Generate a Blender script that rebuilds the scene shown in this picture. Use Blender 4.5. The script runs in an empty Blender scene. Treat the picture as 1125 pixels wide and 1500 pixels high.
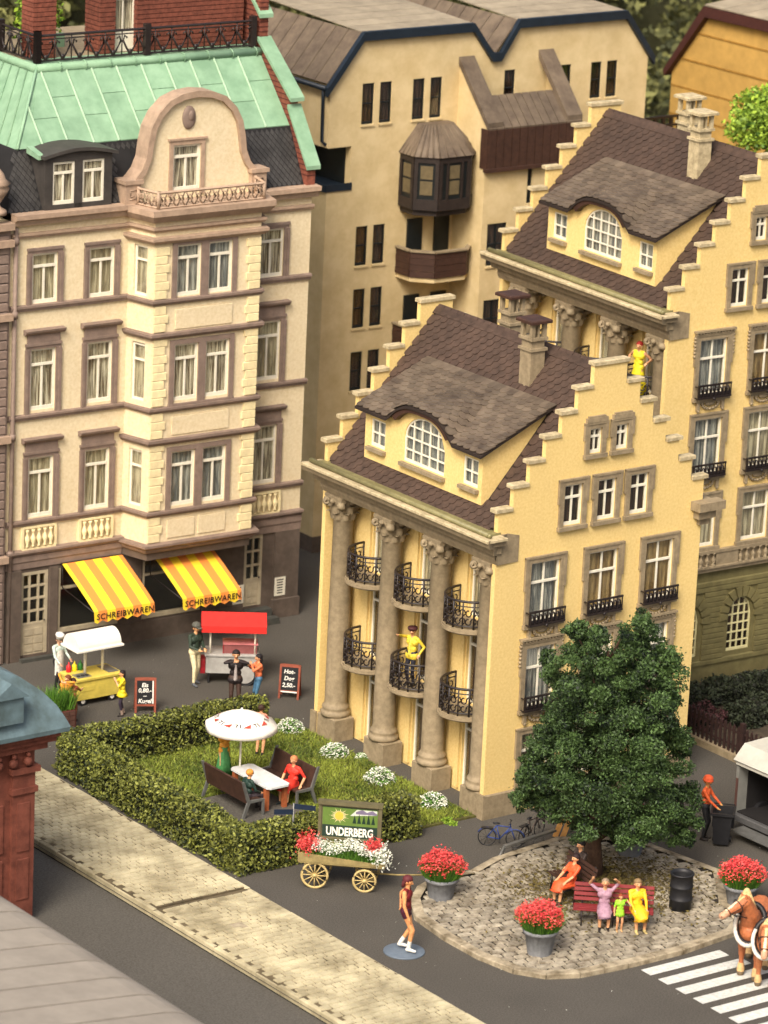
import bpy, bmesh, math, random
import numpy as np
from mathutils import Vector, Matrix
from math import pi, sin, cos, radians as R
random.seed(7); rng = np.random.default_rng(7)
scene = bpy.context.scene
# ------------------------------------------------------------------ camera
CF, CYAW, CPIT, CROL = 6000.0, 0.9238392, 0.2900765, 0.0462138
CPOS = np.array([-65.471662, -81.606046, 39.815809])
_f = np.array([cos(CPIT)*cos(CYAW), cos(CPIT)*sin(CYAW), -sin(CPIT)])
_r = np.array([sin(CYAW), -cos(CYAW), 0.0]); _u = np.cross(_r, _f)
_r, _u = _r*cos(CROL)+_u*sin(CROL), -_r*sin(CROL)+_u*cos(CROL)
cd = bpy.data.cameras.new('camera'); cam = bpy.data.objects.new('camera', cd)
scene.collection.objects.link(cam); scene.camera = cam
cd.sensor_fit = 'VERTICAL'; cd.sensor_height = 36; cd.lens = CF/1500*36
cd.clip_start = 1; cd.clip_end = 1000
cam.matrix_world = Matrix(((_r[0], _u[0], -_f[0], CPOS[0]), (_r[1], _u[1], -_f[1], CPOS[1]), (_r[2], _u[2], -_f[2], CPOS[2]), (0, 0, 0, 1)))
cd.dof.use_dof = True; cd.dof.focus_distance = 111; cd.dof.aperture_fstop = 0.55
def onp(px, py, axis, val):
    d = _f+_r*(px-562.5)/CF-_u*(py-750)/CF
    return CPOS+d*(val-CPOS[axis])/d[axis]
def G(px, py, z=0.0):                       # the point of the ground seen there
    p = onp(px, py, 2, z); return Vector((p[0], p[1], z))
# ------------------------------------------------------------------ light
SUN_EL, SUN_AZ = R(46), R(180+34)           # direction towards the sun, azimuth in the xy plane
w = bpy.data.worlds.new('World'); scene.world = w; w.use_nodes = True
nt = w.node_tree; bg = nt.nodes['Background']
sky = nt.nodes.new('ShaderNodeTexSky'); sky.sky_type = 'NISHITA'; sky.sun_disc = False
sky.sun_elevation = SUN_EL; sky.sun_rotation = pi/2-SUN_AZ; sky.air_density = 1.0; sky.dust_density = 8.0; sky.ozone_density = .3
nt.links.new(sky.outputs[0], bg.inputs[0]); bg.inputs[1].default_value = 0.15; sky.altitude = 0
sl = bpy.data.lights.new('sun', 'SUN'); so = bpy.data.objects.new('sun', sl); scene.collection.objects.link(so)
sl.energy = 2.35; sl.angle = R(22); sl.color = (1.0, .955, .89)
so.rotation_euler = Vector((cos(SUN_EL)*cos(SUN_AZ), cos(SUN_EL)*sin(SUN_AZ), sin(SUN_EL))).to_track_quat('Z', 'Y').to_euler()
scene.view_settings.view_transform = 'Standard'; scene.view_settings.look = 'None'
scene.view_settings.exposure = 0.40; scene.view_settings.gamma = 1
# ------------------------------------------------------------------ materials
def lin(c): return tuple(((v/255)/12.92 if v/255 <= .04045 else ((v/255+.055)/1.055)**2.4) for v in c)
MATS = {}
def M(name, rgb, rough=.65, var=.10, vs=2.5, bump=0.0, bs=40, metal=0.0, rgb2=None, gs=.5, attr=False, spec=.35, oi=0.0):
    if name in MATS: return MATS[name]
    m = bpy.data.materials.new(name); m.use_nodes = True; N = m.node_tree.nodes; Lk = m.node_tree.links
    b = N['Principled BSDF']; c = lin(rgb)
    b.inputs['Roughness'].default_value = rough; b.inputs['Metallic'].default_value = metal; b.inputs['Specular IOR Level'].default_value = spec
    g = N.new('ShaderNodeNewGeometry')
    n1 = N.new('ShaderNodeTexNoise'); n1.inputs['Scale'].default_value = vs; n1.inputs['Detail'].default_value = 7; n1.inputs['Roughness'].default_value = .65
    Lk.new(g.outputs['Position'], n1.inputs['Vector'])
    mx = N.new('ShaderNodeMix'); mx.data_type = 'RGBA'
    c2 = lin(rgb2) if rgb2 else tuple(v*(1-2.2*var) for v in c)
    mx.inputs[6].default_value = (*[min(1, v*(1+var)) for v in c], 1); mx.inputs[7].default_value = (*c2, 1)
    rp = N.new('ShaderNodeMapRange'); rp.inputs[1].default_value = .36; rp.inputs[2].default_value = .66
    Lk.new(n1.outputs[0], rp.inputs[0])
    fac = rp.outputs[0]
    if attr:
        at = N.new('ShaderNodeAttribute'); at.attribute_name = 'var'; fac = at.outputs['Fac']
    Lk.new(fac, mx.inputs[0])
    out = mx.outputs[2]
    n2 = N.new('ShaderNodeTexNoise'); n2.inputs['Scale'].default_value = gs; n2.inputs['Detail'].default_value = 4
    Lk.new(g.outputs['Position'], n2.inputs['Vector'])
    r2 = N.new('ShaderNodeMapRange'); r2.inputs[1].default_value = .3; r2.inputs[2].default_value = .7; r2.inputs[3].default_value = 1-var*1.1; r2.inputs[4].default_value = 1+var*.6
    Lk.new(n2.outputs[0], r2.inputs[0])
    hv = N.new('ShaderNodeHueSaturation'); Lk.new(out, hv.inputs['Color']); Lk.new(r2.outputs[0], hv.inputs['Value'])
    if oi:
        ob = N.new('ShaderNodeObjectInfo'); r3 = N.new('ShaderNodeMapRange'); r3.inputs[3].default_value = 1-oi; r3.inputs[4].default_value = 1+oi
        Lk.new(ob.outputs['Random'], r3.inputs[0]); mu = N.new('ShaderNodeMath'); mu.operation = 'MULTIPLY'
        Lk.new(r2.outputs[0], mu.inputs[0]); Lk.new(r3.outputs[0], mu.inputs[1]); Lk.new(mu.outputs[0], hv.inputs['Value'])
    Lk.new(hv.outputs[0], b.inputs['Base Color'])
    if bump:
        n3 = N.new('ShaderNodeTexNoise'); n3.inputs['Scale'].default_value = bs; n3.inputs['Detail'].default_value = 3
        Lk.new(g.outputs['Position'], n3.inputs['Vector'])
        bp = N.new('ShaderNodeBump'); bp.inputs['Strength'].default_value = bump; bp.inputs['Distance'].default_value = .03
        Lk.new(n3.outputs[0], bp.inputs['Height']); Lk.new(bp.outputs[0], b.inputs['Normal'])
    MATS[name] = m; return m
def glass_mat(name, tint=(.75, .85, .9), refl=.10):
    m = bpy.data.materials.new(name); m.use_nodes = True; N = m.node_tree.nodes; Lk = m.node_tree.links
    N.remove(N['Principled BSDF']); o = N['Material Output']
    t = N.new('ShaderNodeBsdfTransparent'); t.inputs[0].default_value = (*tint, 1)
    g = N.new('ShaderNodeBsdfGlossy'); g.inputs['Roughness'].default_value = .12
    fr = N.new('ShaderNodeLayerWeight'); fr.inputs[0].default_value = .35
    ad = N.new('ShaderNodeMath'); ad.operation = 'MULTIPLY_ADD'; ad.inputs[1].default_value = .35; ad.inputs[2].default_value = refl*.5; Lk.new(fr.outputs['Facing'], ad.inputs[0])
    mx = N.new('ShaderNodeMixShader'); Lk.new(ad.outputs[0], mx.inputs[0]); Lk.new(t.outputs[0], mx.inputs[1]); Lk.new(g.outputs[0], mx.inputs[2]); Lk.new(mx.outputs[0], o.inputs[0])
    return m
GLASS = glass_mat('window_glass', (.93, .93, .9), .06)
def curtain_mat(name, a, b_, sc=22):
    m = bpy.data.materials.new(name); m.use_nodes = True; N = m.node_tree.nodes; Lk = m.node_tree.links
    b = N['Principled BSDF']; b.inputs['Roughness'].default_value = .9
    tc = N.new('ShaderNodeTexCoord'); mp = N.new('ShaderNodeMapping'); mp.inputs['Scale'].default_value = (sc, sc, 1.2)
    n = N.new('ShaderNodeTexNoise'); n.inputs['Scale'].default_value = 1; n.inputs['Detail'].default_value = 3
    ob = N.new('ShaderNodeObjectInfo'); va = N.new('ShaderNodeVectorMath'); va.operation = 'ADD'
    Lk.new(tc.outputs['Object'], va.inputs[0]); Lk.new(ob.outputs['Location'], va.inputs[1])
    Lk.new(va.outputs[0], mp.inputs[0]); Lk.new(mp.outputs[0], n.inputs['Vector'])
    r = N.new('ShaderNodeValToRGB'); r.color_ramp.elements[0].position = .42; r.color_ramp.elements[1].position = .58
    r.color_ramp.elements[0].color = (*lin(a), 1); r.color_ramp.elements[1].color = (*lin(b_), 1)
    Lk.new(n.outputs[0], r.inputs[0]); Lk.new(r.outputs[0], b.inputs['Base Color']); return m
def stripe_mat(name, a, b_, period):        # printed cloth stripes along local x
    m = bpy.data.materials.new(name); m.use_nodes = True; N = m.node_tree.nodes; Lk = m.node_tree.links
    b = N['Principled BSDF']; b.inputs['Roughness'].default_value = .75
    tc = N.new('ShaderNodeTexCoord'); s = N.new('ShaderNodeSeparateXYZ'); Lk.new(tc.outputs['Object'], s.inputs[0])
    d = N.new('ShaderNodeMath'); d.operation = 'DIVIDE'; d.inputs[1].default_value = period; Lk.new(s.outputs[0], d.inputs[0])
    f = N.new('ShaderNodeMath'); f.operation = 'FRACT'; Lk.new(d.outputs[0], f.inputs[0])
    g = N.new('ShaderNodeMath'); g.operation = 'GREATER_THAN'; g.inputs[1].default_value = .5; Lk.new(f.outputs[0], g.inputs[0])
    mx = N.new('ShaderNodeMix'); mx.data_type = 'RGBA'; mx.inputs[6].default_value = (*lin(a), 1); mx.inputs[7].default_value = (*lin(b_), 1)
    Lk.new(g.outputs[0], mx.inputs[0]); Lk.new(mx.outputs[2], b.inputs['Base Color']); return m
YEL = M('yellow_render', (226, 199, 134), .8, .03, 14, .4, 50, rgb2=(216, 186, 116), gs=.8)
STONE = M('grey_brown_stone', (146, 131, 104), .7, .08, 5, .12, 45, rgb2=(126, 112, 88))
CAPST = M('pale_coping_stone', (188, 173, 138), .8, .1, 6, .3, 50, rgb2=(150, 136, 104))
ROOFB = M('brown_roof_tile', (72, 56, 46), .75, .16, 4, .3, 40, oi=.18)
ROOFG = M('grey_brown_dormer_tile', (100, 88, 73), .6, .1, 2.2, .3, 40, rgb2=(78, 66, 54), oi=.2)
WHITE = M('white_window_paint', (226, 220, 200), .5, .04, 8)
IRON = M('black_brown_iron', (38, 30, 28), .45, .15, 9, .15, 60, spec=.5)
GUTTER = M('green_grey_gutter', (126, 120, 82), .5, .12, 4)
CREAM = M('cream_render', (220, 205, 172), .8, .04, 10, .35, 60, rgb2=(210, 192, 152), gs=.7)
CREAMY = M('yellow_cream_quoin', (232, 216, 168), .8, .07, 5, .4, 50)
TRIM = M('dusty_brown_trim', (132, 114, 102), .7, .1, 4, .2, 45)
TRIML = M('rose_beige_trim', (168, 144, 122), .7, .1, 4, .2, 45)
DARKB = M('dark_brown_ground_floor', (92, 80, 70), .75, .12, 3, .25, 45)
COPPER = M('pale_green_copper', (132, 164, 134), .75, .08, 1.6, .12, 30, rgb2=(114, 148, 118), oi=.06)
SLATE = M('dark_slate', (58, 56, 54), .6, .2, 3, .2, 40)
DORMD = M('dark_grey_lead', (66, 62, 58), .6, .12, 3)
BRICK = M('red_brick', (124, 70, 54), .8, .18, 7, .2, 50, oi=.12)
MORTAR = M('dark_red_mortar', (84, 42, 34), .9, .1, 7)
OCHRE = M('sand_yellow_render', (202, 182, 138), .85, .06, 1.5, .3, 45, rgb2=(190, 168, 122))
NAVY = M('navy_trim', (28, 38, 48), .5, .12, 4)
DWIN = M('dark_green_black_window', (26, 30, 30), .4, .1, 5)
ROOFP = M('brown_sheet_roof', (104, 91, 75), .7, .14, 2, .2, 30, rgb2=(82, 70, 58), oi=.07)
DKBR = M('dark_brown_panel', (66, 44, 34), .6, .14, 5, .15, 40)
MUST = M('mustard_wall', (178, 142, 74), .85, .08, 2, .3, 30)
ASPH = M('asphalt', (88, 84, 77), .9, .10, 26, .5, 45, rgb2=(66, 63, 58), spec=.15, gs=.45)
ROADM = M('road_asphalt', (90, 87, 80), .85, .08, 20, .4, 45, rgb2=(72, 68, 62), spec=.2, gs=.3)
PAVE = M('sand_paver', (184, 174, 142), .88, .2, .9, .4, 40, rgb2=(138, 128, 100), oi=.08, gs=.35)
PAVEJ = M('paver_joint', (96, 84, 62), .95, .2, 5)
COB = M('weathered_cobble', (156, 148, 130), .85, .2, 4.2, .5, 30, rgb2=(104, 94, 78), oi=.22)
KERB = M('kerb_stone', (166, 154, 130), .85, .2, 2.5, .35, 35, rgb2=(104, 92, 70), oi=.08)
COBJ = M('cobble_joint', (46, 40, 32), .95, .2, 6, .4, 30)
LEAFT = M('tree_leaf', (74, 98, 50), .6, .2, attr=True, rgb2=(10, 26, 14))
LEAFH = M('hedge_leaf', (126, 130, 58), .6, .2, attr=True, rgb2=(34, 44, 20))
LEAFD = M('dark_hedge_leaf', (52, 60, 40), .7, .2, attr=True, rgb2=(28, 30, 22))
LEAFB = M('bright_leaf', (146, 172, 56), .6, .2, attr=True, rgb2=(58, 92, 26))
LEAFW = M('olive_wood_leaf', (124, 124, 72), .8, .2, attr=True, rgb2=(58, 62, 38))
GRASS = M('grass_blade', (132, 142, 52), .7, .2, attr=True, rgb2=(66, 84, 28))
GRASSP = M('pot_grass_blade', (96, 138, 44), .6, .2, attr=True, rgb2=(44, 84, 24))
TURF = M('turf_soil', (96, 96, 44), .95, .2, 3, .5, 25, rgb2=(66, 60, 32))
LITTER = M('leaf_litter', (108, 96, 46), .9, .2, attr=True, rgb2=(46, 32, 18))
REDF = M('red_petal', (232, 96, 90), .6, .15, attr=True, rgb2=(186, 34, 44))
WHF = M('white_petal', (236, 236, 222), .6, .05, attr=True, rgb2=(206, 210, 190))
BARK = M('bark', (74, 54, 40), .9, .2, 8, .6, 20)
POTM = M('grey_pot', (122, 124, 126), .8, .12, 6, .4, 30)
WOOD = M('wagon_wood', (146, 130, 84), .7, .14, 5, .2, 40)
BLACKP = M('black_plastic', (34, 34, 36), .5, .1, 6, .1, 30)
GREYM = M('grey_metal', (112, 112, 108), .4, .12, 5, metal=.3)
SIDEW = M('white_plastic', (232, 228, 214), .5, .03, 5, .2, 60)
# ------------------------------------------------------------------ mesh builder
class MB:
    def __init__(s): s.v = []; s.f = []; s.sm = []
    def add(s, vs, fs, smooth=False):
        o = len(s.v); s.v += [tuple(p) for p in vs]; s.f += [tuple(i+o for i in f) for f in fs]; s.sm += [smooth]*len(fs); return s
    def box(s, a, b, bev=0):
        x0, y0, z0 = [min(p, q) for p, q in zip(a, b)]; x1, y1, z1 = [max(p, q) for p, q in zip(a, b)]
        if bev:
            e = bev; P = []
            for (z, k) in ((z0, 0), (z1-e, 0), (z1, e)):
                P += [(x0+k, y0+k, z), (x1-k, y0+k, z), (x1-k, y1-k, z), (x0+k, y1-k, z)]
            F = [(3, 2, 1, 0), (8, 9, 10, 11)]
            for l in (0, 4):
                for i in range(4): j = (i+1) % 4; F.append((l+i, l+j, l+4+j, l+4+i))
            return s.add(P, F)
        return s.add([(x0,y0,z0),(x1,y0,z0),(x1,y1,z0),(x0,y1,z0),(x0,y0,z1),(x1,y0,z1),(x1,y1,z1),(x0,y1,z1)],
                     [(0,3,2,1),(4,5,6,7),(0,1,5,4),(1,2,6,5),(2,3,7,6),(3,0,4,7)])
    def prism(s, poly, ax, a, b):           # polygon in the plane across axis ax (0,1,2), extruded a..b
        def P(p, t): q = list(p); q.insert(ax, t); return q
        n = len(poly); A = [P(p, a) for p in poly]; B = [P(p, b) for p in poly]
        return s.add(A+B, [tuple(range(n-1, -1, -1)), tuple(range(n, 2*n))]+[(i, (i+1) % n, n+(i+1) % n, n+i) for i in range(n)])
    def tube(s, pts, r, n=6, smooth=True, closed=False):
        pts = [Vector(p) for p in pts]; m = len(pts); V = []
        rr = r if hasattr(r, '__len__') else [r]*m
        ref = Vector((0, 0, 1))
        for i, p in enumerate(pts):
            t = (pts[(i+1) % m]-pts[i-1]) if closed else (pts[min(i+1, m-1)]-pts[max(i-1, 0)])
            t.normalize()
            rf = ref if abs(t.z) < .95 else Vector((1, 0, 0))
            a = t.cross(rf).normalized(); b = t.cross(a)
            for k in range(n): an = 2*pi*k/n; V.append(p+(a*cos(an)+b*sin(an))*rr[i])
        F = []
        for i in range(m if closed else m-1):
            for k in range(n): F.append((i*n+k, i*n+(k+1) % n, ((i+1) % m)*n+(k+1) % n, ((i+1) % m)*n+k))
        if not closed: F += [tuple(range(n)), tuple(range((m-1)*n, m*n))]
        return s.add(V, F, smooth)
    def lathe(s, prof, c=(0, 0, 0), n=20, smooth=True, a0=0, a1=2*pi, cap=True):
        full = abs(a1-a0-2*pi) < 1e-6; k = n if full else n+1; V = []; F = []
        for (r, z) in prof:
            for i in range(k): an = a0+(a1-a0)*i/n; V.append((c[0]+r*cos(an), c[1]+r*sin(an), c[2]+z))
        for j in range(len(prof)-1):
            for i in range(n): F.append((j*k+i, j*k+(i+1) % k, (j+1)*k+(i+1) % k, (j+1)*k+i))
        if cap: F += [tuple(range(k)), tuple(range((len(prof)-1)*k, len(prof)*k))]
        return s.add(V, F, smooth)
    def ell(s, c, r, n=10, m=7, smooth=True):
        V = []; F = []
        for j in range(m+1):
            ph = pi*j/m
            for i in range(n): an = 2*pi*i/n; V.append((c[0]+r[0]*sin(ph)*cos(an), c[1]+r[1]*sin(ph)*sin(an), c[2]+r[2]*cos(ph)))
        for j in range(m):
            for i in range(n): F.append((j*n+i, j*n+(i+1) % n, (j+1)*n+(i+1) % n, (j+1)*n+i))
        return s.add(V, F, smooth)
    def quad(s, a, b, c, d): return s.add([a, b, c, d], [(0, 1, 2, 3)])
    def xf(s, fn): s.v = [tuple(fn(*p)) for p in s.v]; return s
    def mesh(s, name, mat):
        me = bpy.data.meshes.new(name); me.from_pydata(s.v, [], s.f)
        if any(s.sm): me.polygons.foreach_set('use_smooth', s.sm)
        me.update()
        bm = bmesh.new(); bm.from_mesh(me); bmesh.ops.recalc_face_normals(bm, faces=bm.faces); bm.to_mesh(me); bm.free()
        if mat: me.materials.append(mat)
        return me
    def build(s, name, mat, parent=None, loc=(0, 0, 0), rz=0):
        return ob(name, s.mesh(name, mat), parent, loc, rz)
def ob(name, me, parent=None, loc=(0, 0, 0), rz=0, rot=None, sc=None):
    o = bpy.data.objects.new(name, me); scene.collection.objects.link(o)
    o.parent = parent; o.location = loc; o.rotation_euler = rot if rot else (0, 0, rz)
    if sc: o.scale = sc
    return o
def tag(o, label=None, cat=None, group=None, kind=None):
    if label: o['label'] = label
    if cat: o['category'] = cat
    if group: o['group'] = group
    if kind: o['kind'] = kind
    return o
def thing(name, label, cat, loc=(0, 0, 0), rz=0, group=None, kind=None):
    return tag(ob(name, None, None, loc, rz), label, cat, group, kind)
def copy_tree(o, parent=None):
    c = o.copy(); scene.collection.objects.link(c); c.parent = parent
    for ch in o.children: copy_tree(ch, c)
    return c
def kit_place(kit, parent, loc, rz=0, name=None):   # kit: list of (name, mesh, material-carrying) ; first is the part, others its sub-parts
    r = ob(kit[0][0], kit[0][1], parent, loc, rz)
    for nm, me in kit[1:]: ob(nm, me, r)
    return r
def wall(name, mat, parent, bps, zb, top, holes=(), th=.3, face='y', at=0.0, arc=10):
    # a wall with real openings: strips between break points; holes (u0,u1,z0,z1[,arch rise]); top(u)-> z ; face: outward -y ('y') or -x ('x')
    us = set(round(b, 4) for b in bps)
    for h in holes:
        us |= {round(h[0], 4), round(h[1], 4)}
        if len(h) > 4 and h[4]:
            for i in range(1, arc): us.add(round(h[0]+(h[1]-h[0])*i/arc, 4))
    us = sorted(us); m = MB(); e = 1e-4
    def arch(h, u):
        if len(h) > 4 and h[4]:
            t = (u-(h[0]+h[1])/2)/((h[1]-h[0])/2); return h[3]+h[4]*math.sqrt(max(0, 1-t*t))
        return h[3]
    for a, b in zip(us[:-1], us[1:]):
        A, B = top(a+e), top(b-e); mid = (a+b)/2
        hs = sorted([h for h in holes if h[0] < mid < h[1]], key=lambda h: h[2])
        lo = [(zb, zb)]; iv = []
        cur = (zb, zb)
        for h in hs: iv.append((cur, (h[2], h[2]))); cur = (arch(h, a), arch(h, b))
        iv.append((cur, (A, B)))
        for (p0, p1), (q0, q1) in iv:
            if q0 <= p0+1e-5 and q1 <= p1+1e-5: continue
            vs = []
            for d in (0, th):
                for (u, z) in ((a, p0), (b, p1), (b, q1), (a, q0)):
                    vs.append((u, at+d, z) if face == 'y' else (at+d, u, z))
            m.add(vs, [(0, 1, 2, 3), (7, 6, 5, 4), (0, 4, 5, 1), (2, 6, 7, 3), (1, 5, 6, 2), (3, 7, 4, 0)])
    return m.build(name, mat, parent)
# window kits in local space: x across (centred), z up from the sill, outward = -y
CUR_W = curtain_mat('lace_curtain', (112, 100, 86), (238, 232, 212), 30)
CUR_G = curtain_mat('grey_curtain', (150, 142, 122), (214, 206, 180), 16)
CUR_B = curtain_mat('blue_grey_curtain', (112, 118, 122), (184, 186, 182), 14)
CUR_K = curtain_mat('dark_curtain', (34, 24, 20), (70, 46, 36), 14)
CUR_T = curtain_mat('tan_marbled_curtain', (128, 104, 66), (176, 152, 106), 5)
KITS = {}
def winkit(w, h, cur='W', cols=2, trans=.68, rows=0, bar=.055, arch=0, fm=None, depth=.06, halfcur=False, tee=False):
    key = ('win', tee, w, h, cur, cols, trans, rows, arch, fm.name if fm else '', halfcur)
    if key in KITS: return KITS[key]
    f = MB(); H = h+arch; fm = fm or WHITE
    f.box((-w/2, 0, 0), (-w/2+bar, depth, h)); f.box((w/2-bar, 0, 0), (w/2, depth, h))
    f.box((-w/2+bar, -.012, 0), (w/2-bar, depth, bar*1.5))
    if not arch: f.box((-w/2+bar, 0, h-bar), (w/2-bar, depth, h))
    else:
        n = 14; P = []; Q = []
        for i in range(n+1):
            a = pi*i/n; P.append((-w/2*cos(a), h+arch*sin(a))); Q.append((-(w/2-bar)*cos(a), h+(arch-bar)*sin(a)))
        for i in range(n): f.prism([P[i], P[i+1], Q[i+1], Q[i]], 1, 0, depth)
    def topz(x): return h-bar if not arch else h+(arch-bar)*math.sqrt(max(0, 1-(x/(w/2))**2))
    zt = h*trans if trans else None
    for i in range(1, cols):
        x = -w/2+w*i/cols
        f.box((x-bar*.45, .006, bar), (x+bar*.45, depth-.006, zt if tee else topz(x)))
    if zt: f.box((-w/2+bar, -.01, zt-bar*.55), (w/2-bar, depth-.003, zt+bar*.55))
    if rows:
        tot = H
        for j in range(1, rows):
            z = tot*j/rows; hw = w/2-bar if z < h else (w/2-bar)*math.sqrt(max(0, 1-((z-h)/max(arch, .01))**2))
            f.box((-hw, .003, z-bar*.4), (hw, depth-.003, z+bar*.4))
    g = MB()
    if arch:
        n = 14; pl = [(-w/2+.02, .02)]+[(-(w/2-.02)*cos(pi*i/n), h+(arch-.02)*sin(pi*i/n)) for i in range(n+1)]+[(w/2-.02, .02)]
        g.prism(pl, 1, .028, .034)
    else: g.box((-w/2+.02, .028, .02), (w/2-.02, .034, h-.02))
    c = MB(); n = max(8, int(w*16)); zz = H-.02
    for side in ((-1, 1) if halfcur else (0,)):
        x0, x1 = (-w/2+.01, w/2-.01) if side == 0 else ((-w/2+.01, -w*.12) if side < 0 else (w*.12, w/2-.01))
        pts = [(x0+(x1-x0)*i/n, .10+.022*math.sin(i*2.1)+.01*math.sin(i*.9)) for i in range(n+1)]
        for i in range(n):
            (xa, ya), (xb, yb) = pts[i], pts[i+1]
            za = topz(xa) if arch else zz; zb_ = topz(xb) if arch else zz
            c.add([(xa, ya, .01), (xb, yb, .01), (xb, yb, zb_), (xa, ya, za)], [(0, 1, 2, 3)], True)
    cm = dict(W=CUR_W, G=CUR_G, B=CUR_B, K=CUR_K, T=CUR_T)[cur]
    d = MB().box((-w/2+.005, .30, .005), (w/2-.005, .32, H-.005))  # added dark sheet behind the pane, its colour stands in for the unlit interior
    KITS[key] = [('window', f.mesh('window', fm)), ('pane', g.mesh('pane', GLASS)), ('curtain', c.mesh('curtain', cm)), ('dark_backing', d.mesh('dark_backing', DWIN))]
    return KITS[key]
FX = -pi/2                                   # kit turned to face -x
def leafmesh(name, pts, size, mat, parent=None, up=None, var=None, jit=.5, long=1.0):
    pts = np.asarray(pts, float); n = len(pts)
    a = rng.normal(size=(n, 3)); a /= np.linalg.norm(a, axis=1)[:, None]
    if up is not None: a = a*jit+np.asarray(up); a /= np.linalg.norm(a, axis=1)[:, None]
    b = np.cross(a, rng.normal(size=(n, 3))); b /= np.linalg.norm(b, axis=1)[:, None]; c = np.cross(a, b)
    s = size*rng.uniform(.6, 1.3, (n, 1))
    V = np.empty((n, 4, 3)); V[:, 0] = pts-b*s*long; V[:, 1] = pts+c*s*.55; V[:, 2] = pts+b*s*long; V[:, 3] = pts-c*s*.55
    me = bpy.data.meshes.new(name); me.vertices.add(n*4); me.vertices.foreach_set('co', V.ravel())
    me.loops.add(n*4); me.loops.foreach_set('vertex_index', np.arange(n*4)); me.polygons.add(n)
    me.polygons.foreach_set('loop_start', np.arange(n)*4); me.polygons.foreach_set('loop_total', np.full(n, 4))
    at = me.attributes.new('var', 'FLOAT', 'FACE'); at.data.foreach_set('value', (rng.random(n) if var is None else np.clip(var, 0, 1)).astype(np.float32))
    me.update(calc_edges=True); me.materials.append(mat)
    return ob(name, me, parent)
def blades(name, roots, h, mat, parent=None, spread=.35, wd=.012, var=None):
    roots = np.asarray(roots, float); n = len(roots); hh = h*rng.uniform(.55, 1.25, (n, 1))
    lean = rng.normal(size=(n, 2))*spread
    V = np.empty((n, 3, 3)); an = rng.uniform(0, 2*pi, n); d = np.stack([np.cos(an), np.sin(an), 0*an], 1)*wd
    V[:, 0] = roots-d; V[:, 1] = roots+d; V[:, 2] = roots+np.concatenate([lean*hh, hh], 1)
    me = bpy.data.meshes.new(name); me.vertices.add(n*3); me.vertices.foreach_set('co', V.ravel())
    me.loops.add(n*3); me.loops.foreach_set('vertex_index', np.arange(n*3)); me.polygons.add(n)
    me.polygons.foreach_set('loop_start', np.arange(n)*3); me.polygons.foreach_set('loop_total', np.full(n, 3))
    at = me.attributes.new('var', 'FLOAT', 'FACE'); at.data.foreach_set('value', (rng.random(n) if var is None else var).astype(np.float32))
    me.update(calc_edges=True); me.materials.append(mat)
    return ob(name, me, parent)
def textmesh(txt, size, ext=.003, align='CENTER', offset=0.0, shear=0.0, sp=1.0):
    cu = bpy.data.curves.new('lettering', 'FONT'); cu.body = txt; cu.size = size; cu.extrude = ext; cu.align_x = align; cu.offset = offset; cu.shear = shear; cu.space_character = sp; cu.resolution_u = 3
    o = bpy.data.objects.new('lettering', cu); scene.collection.objects.link(o); bpy.context.view_layer.update()
    me = bpy.data.meshes.new_from_object(o.evaluated_get(bpy.context.evaluated_depsgraph_get()))
    bpy.data.objects.remove(o); bpy.data.curves.remove(cu); return me
def text(txt, size, mat, parent, loc, rot, **k):
    me = textmesh(txt, size, **k); me.materials.clear(); me.materials.append(mat); me.name = 'lettering'
    return ob('lettering', me, parent, loc, rot=rot)
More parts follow.
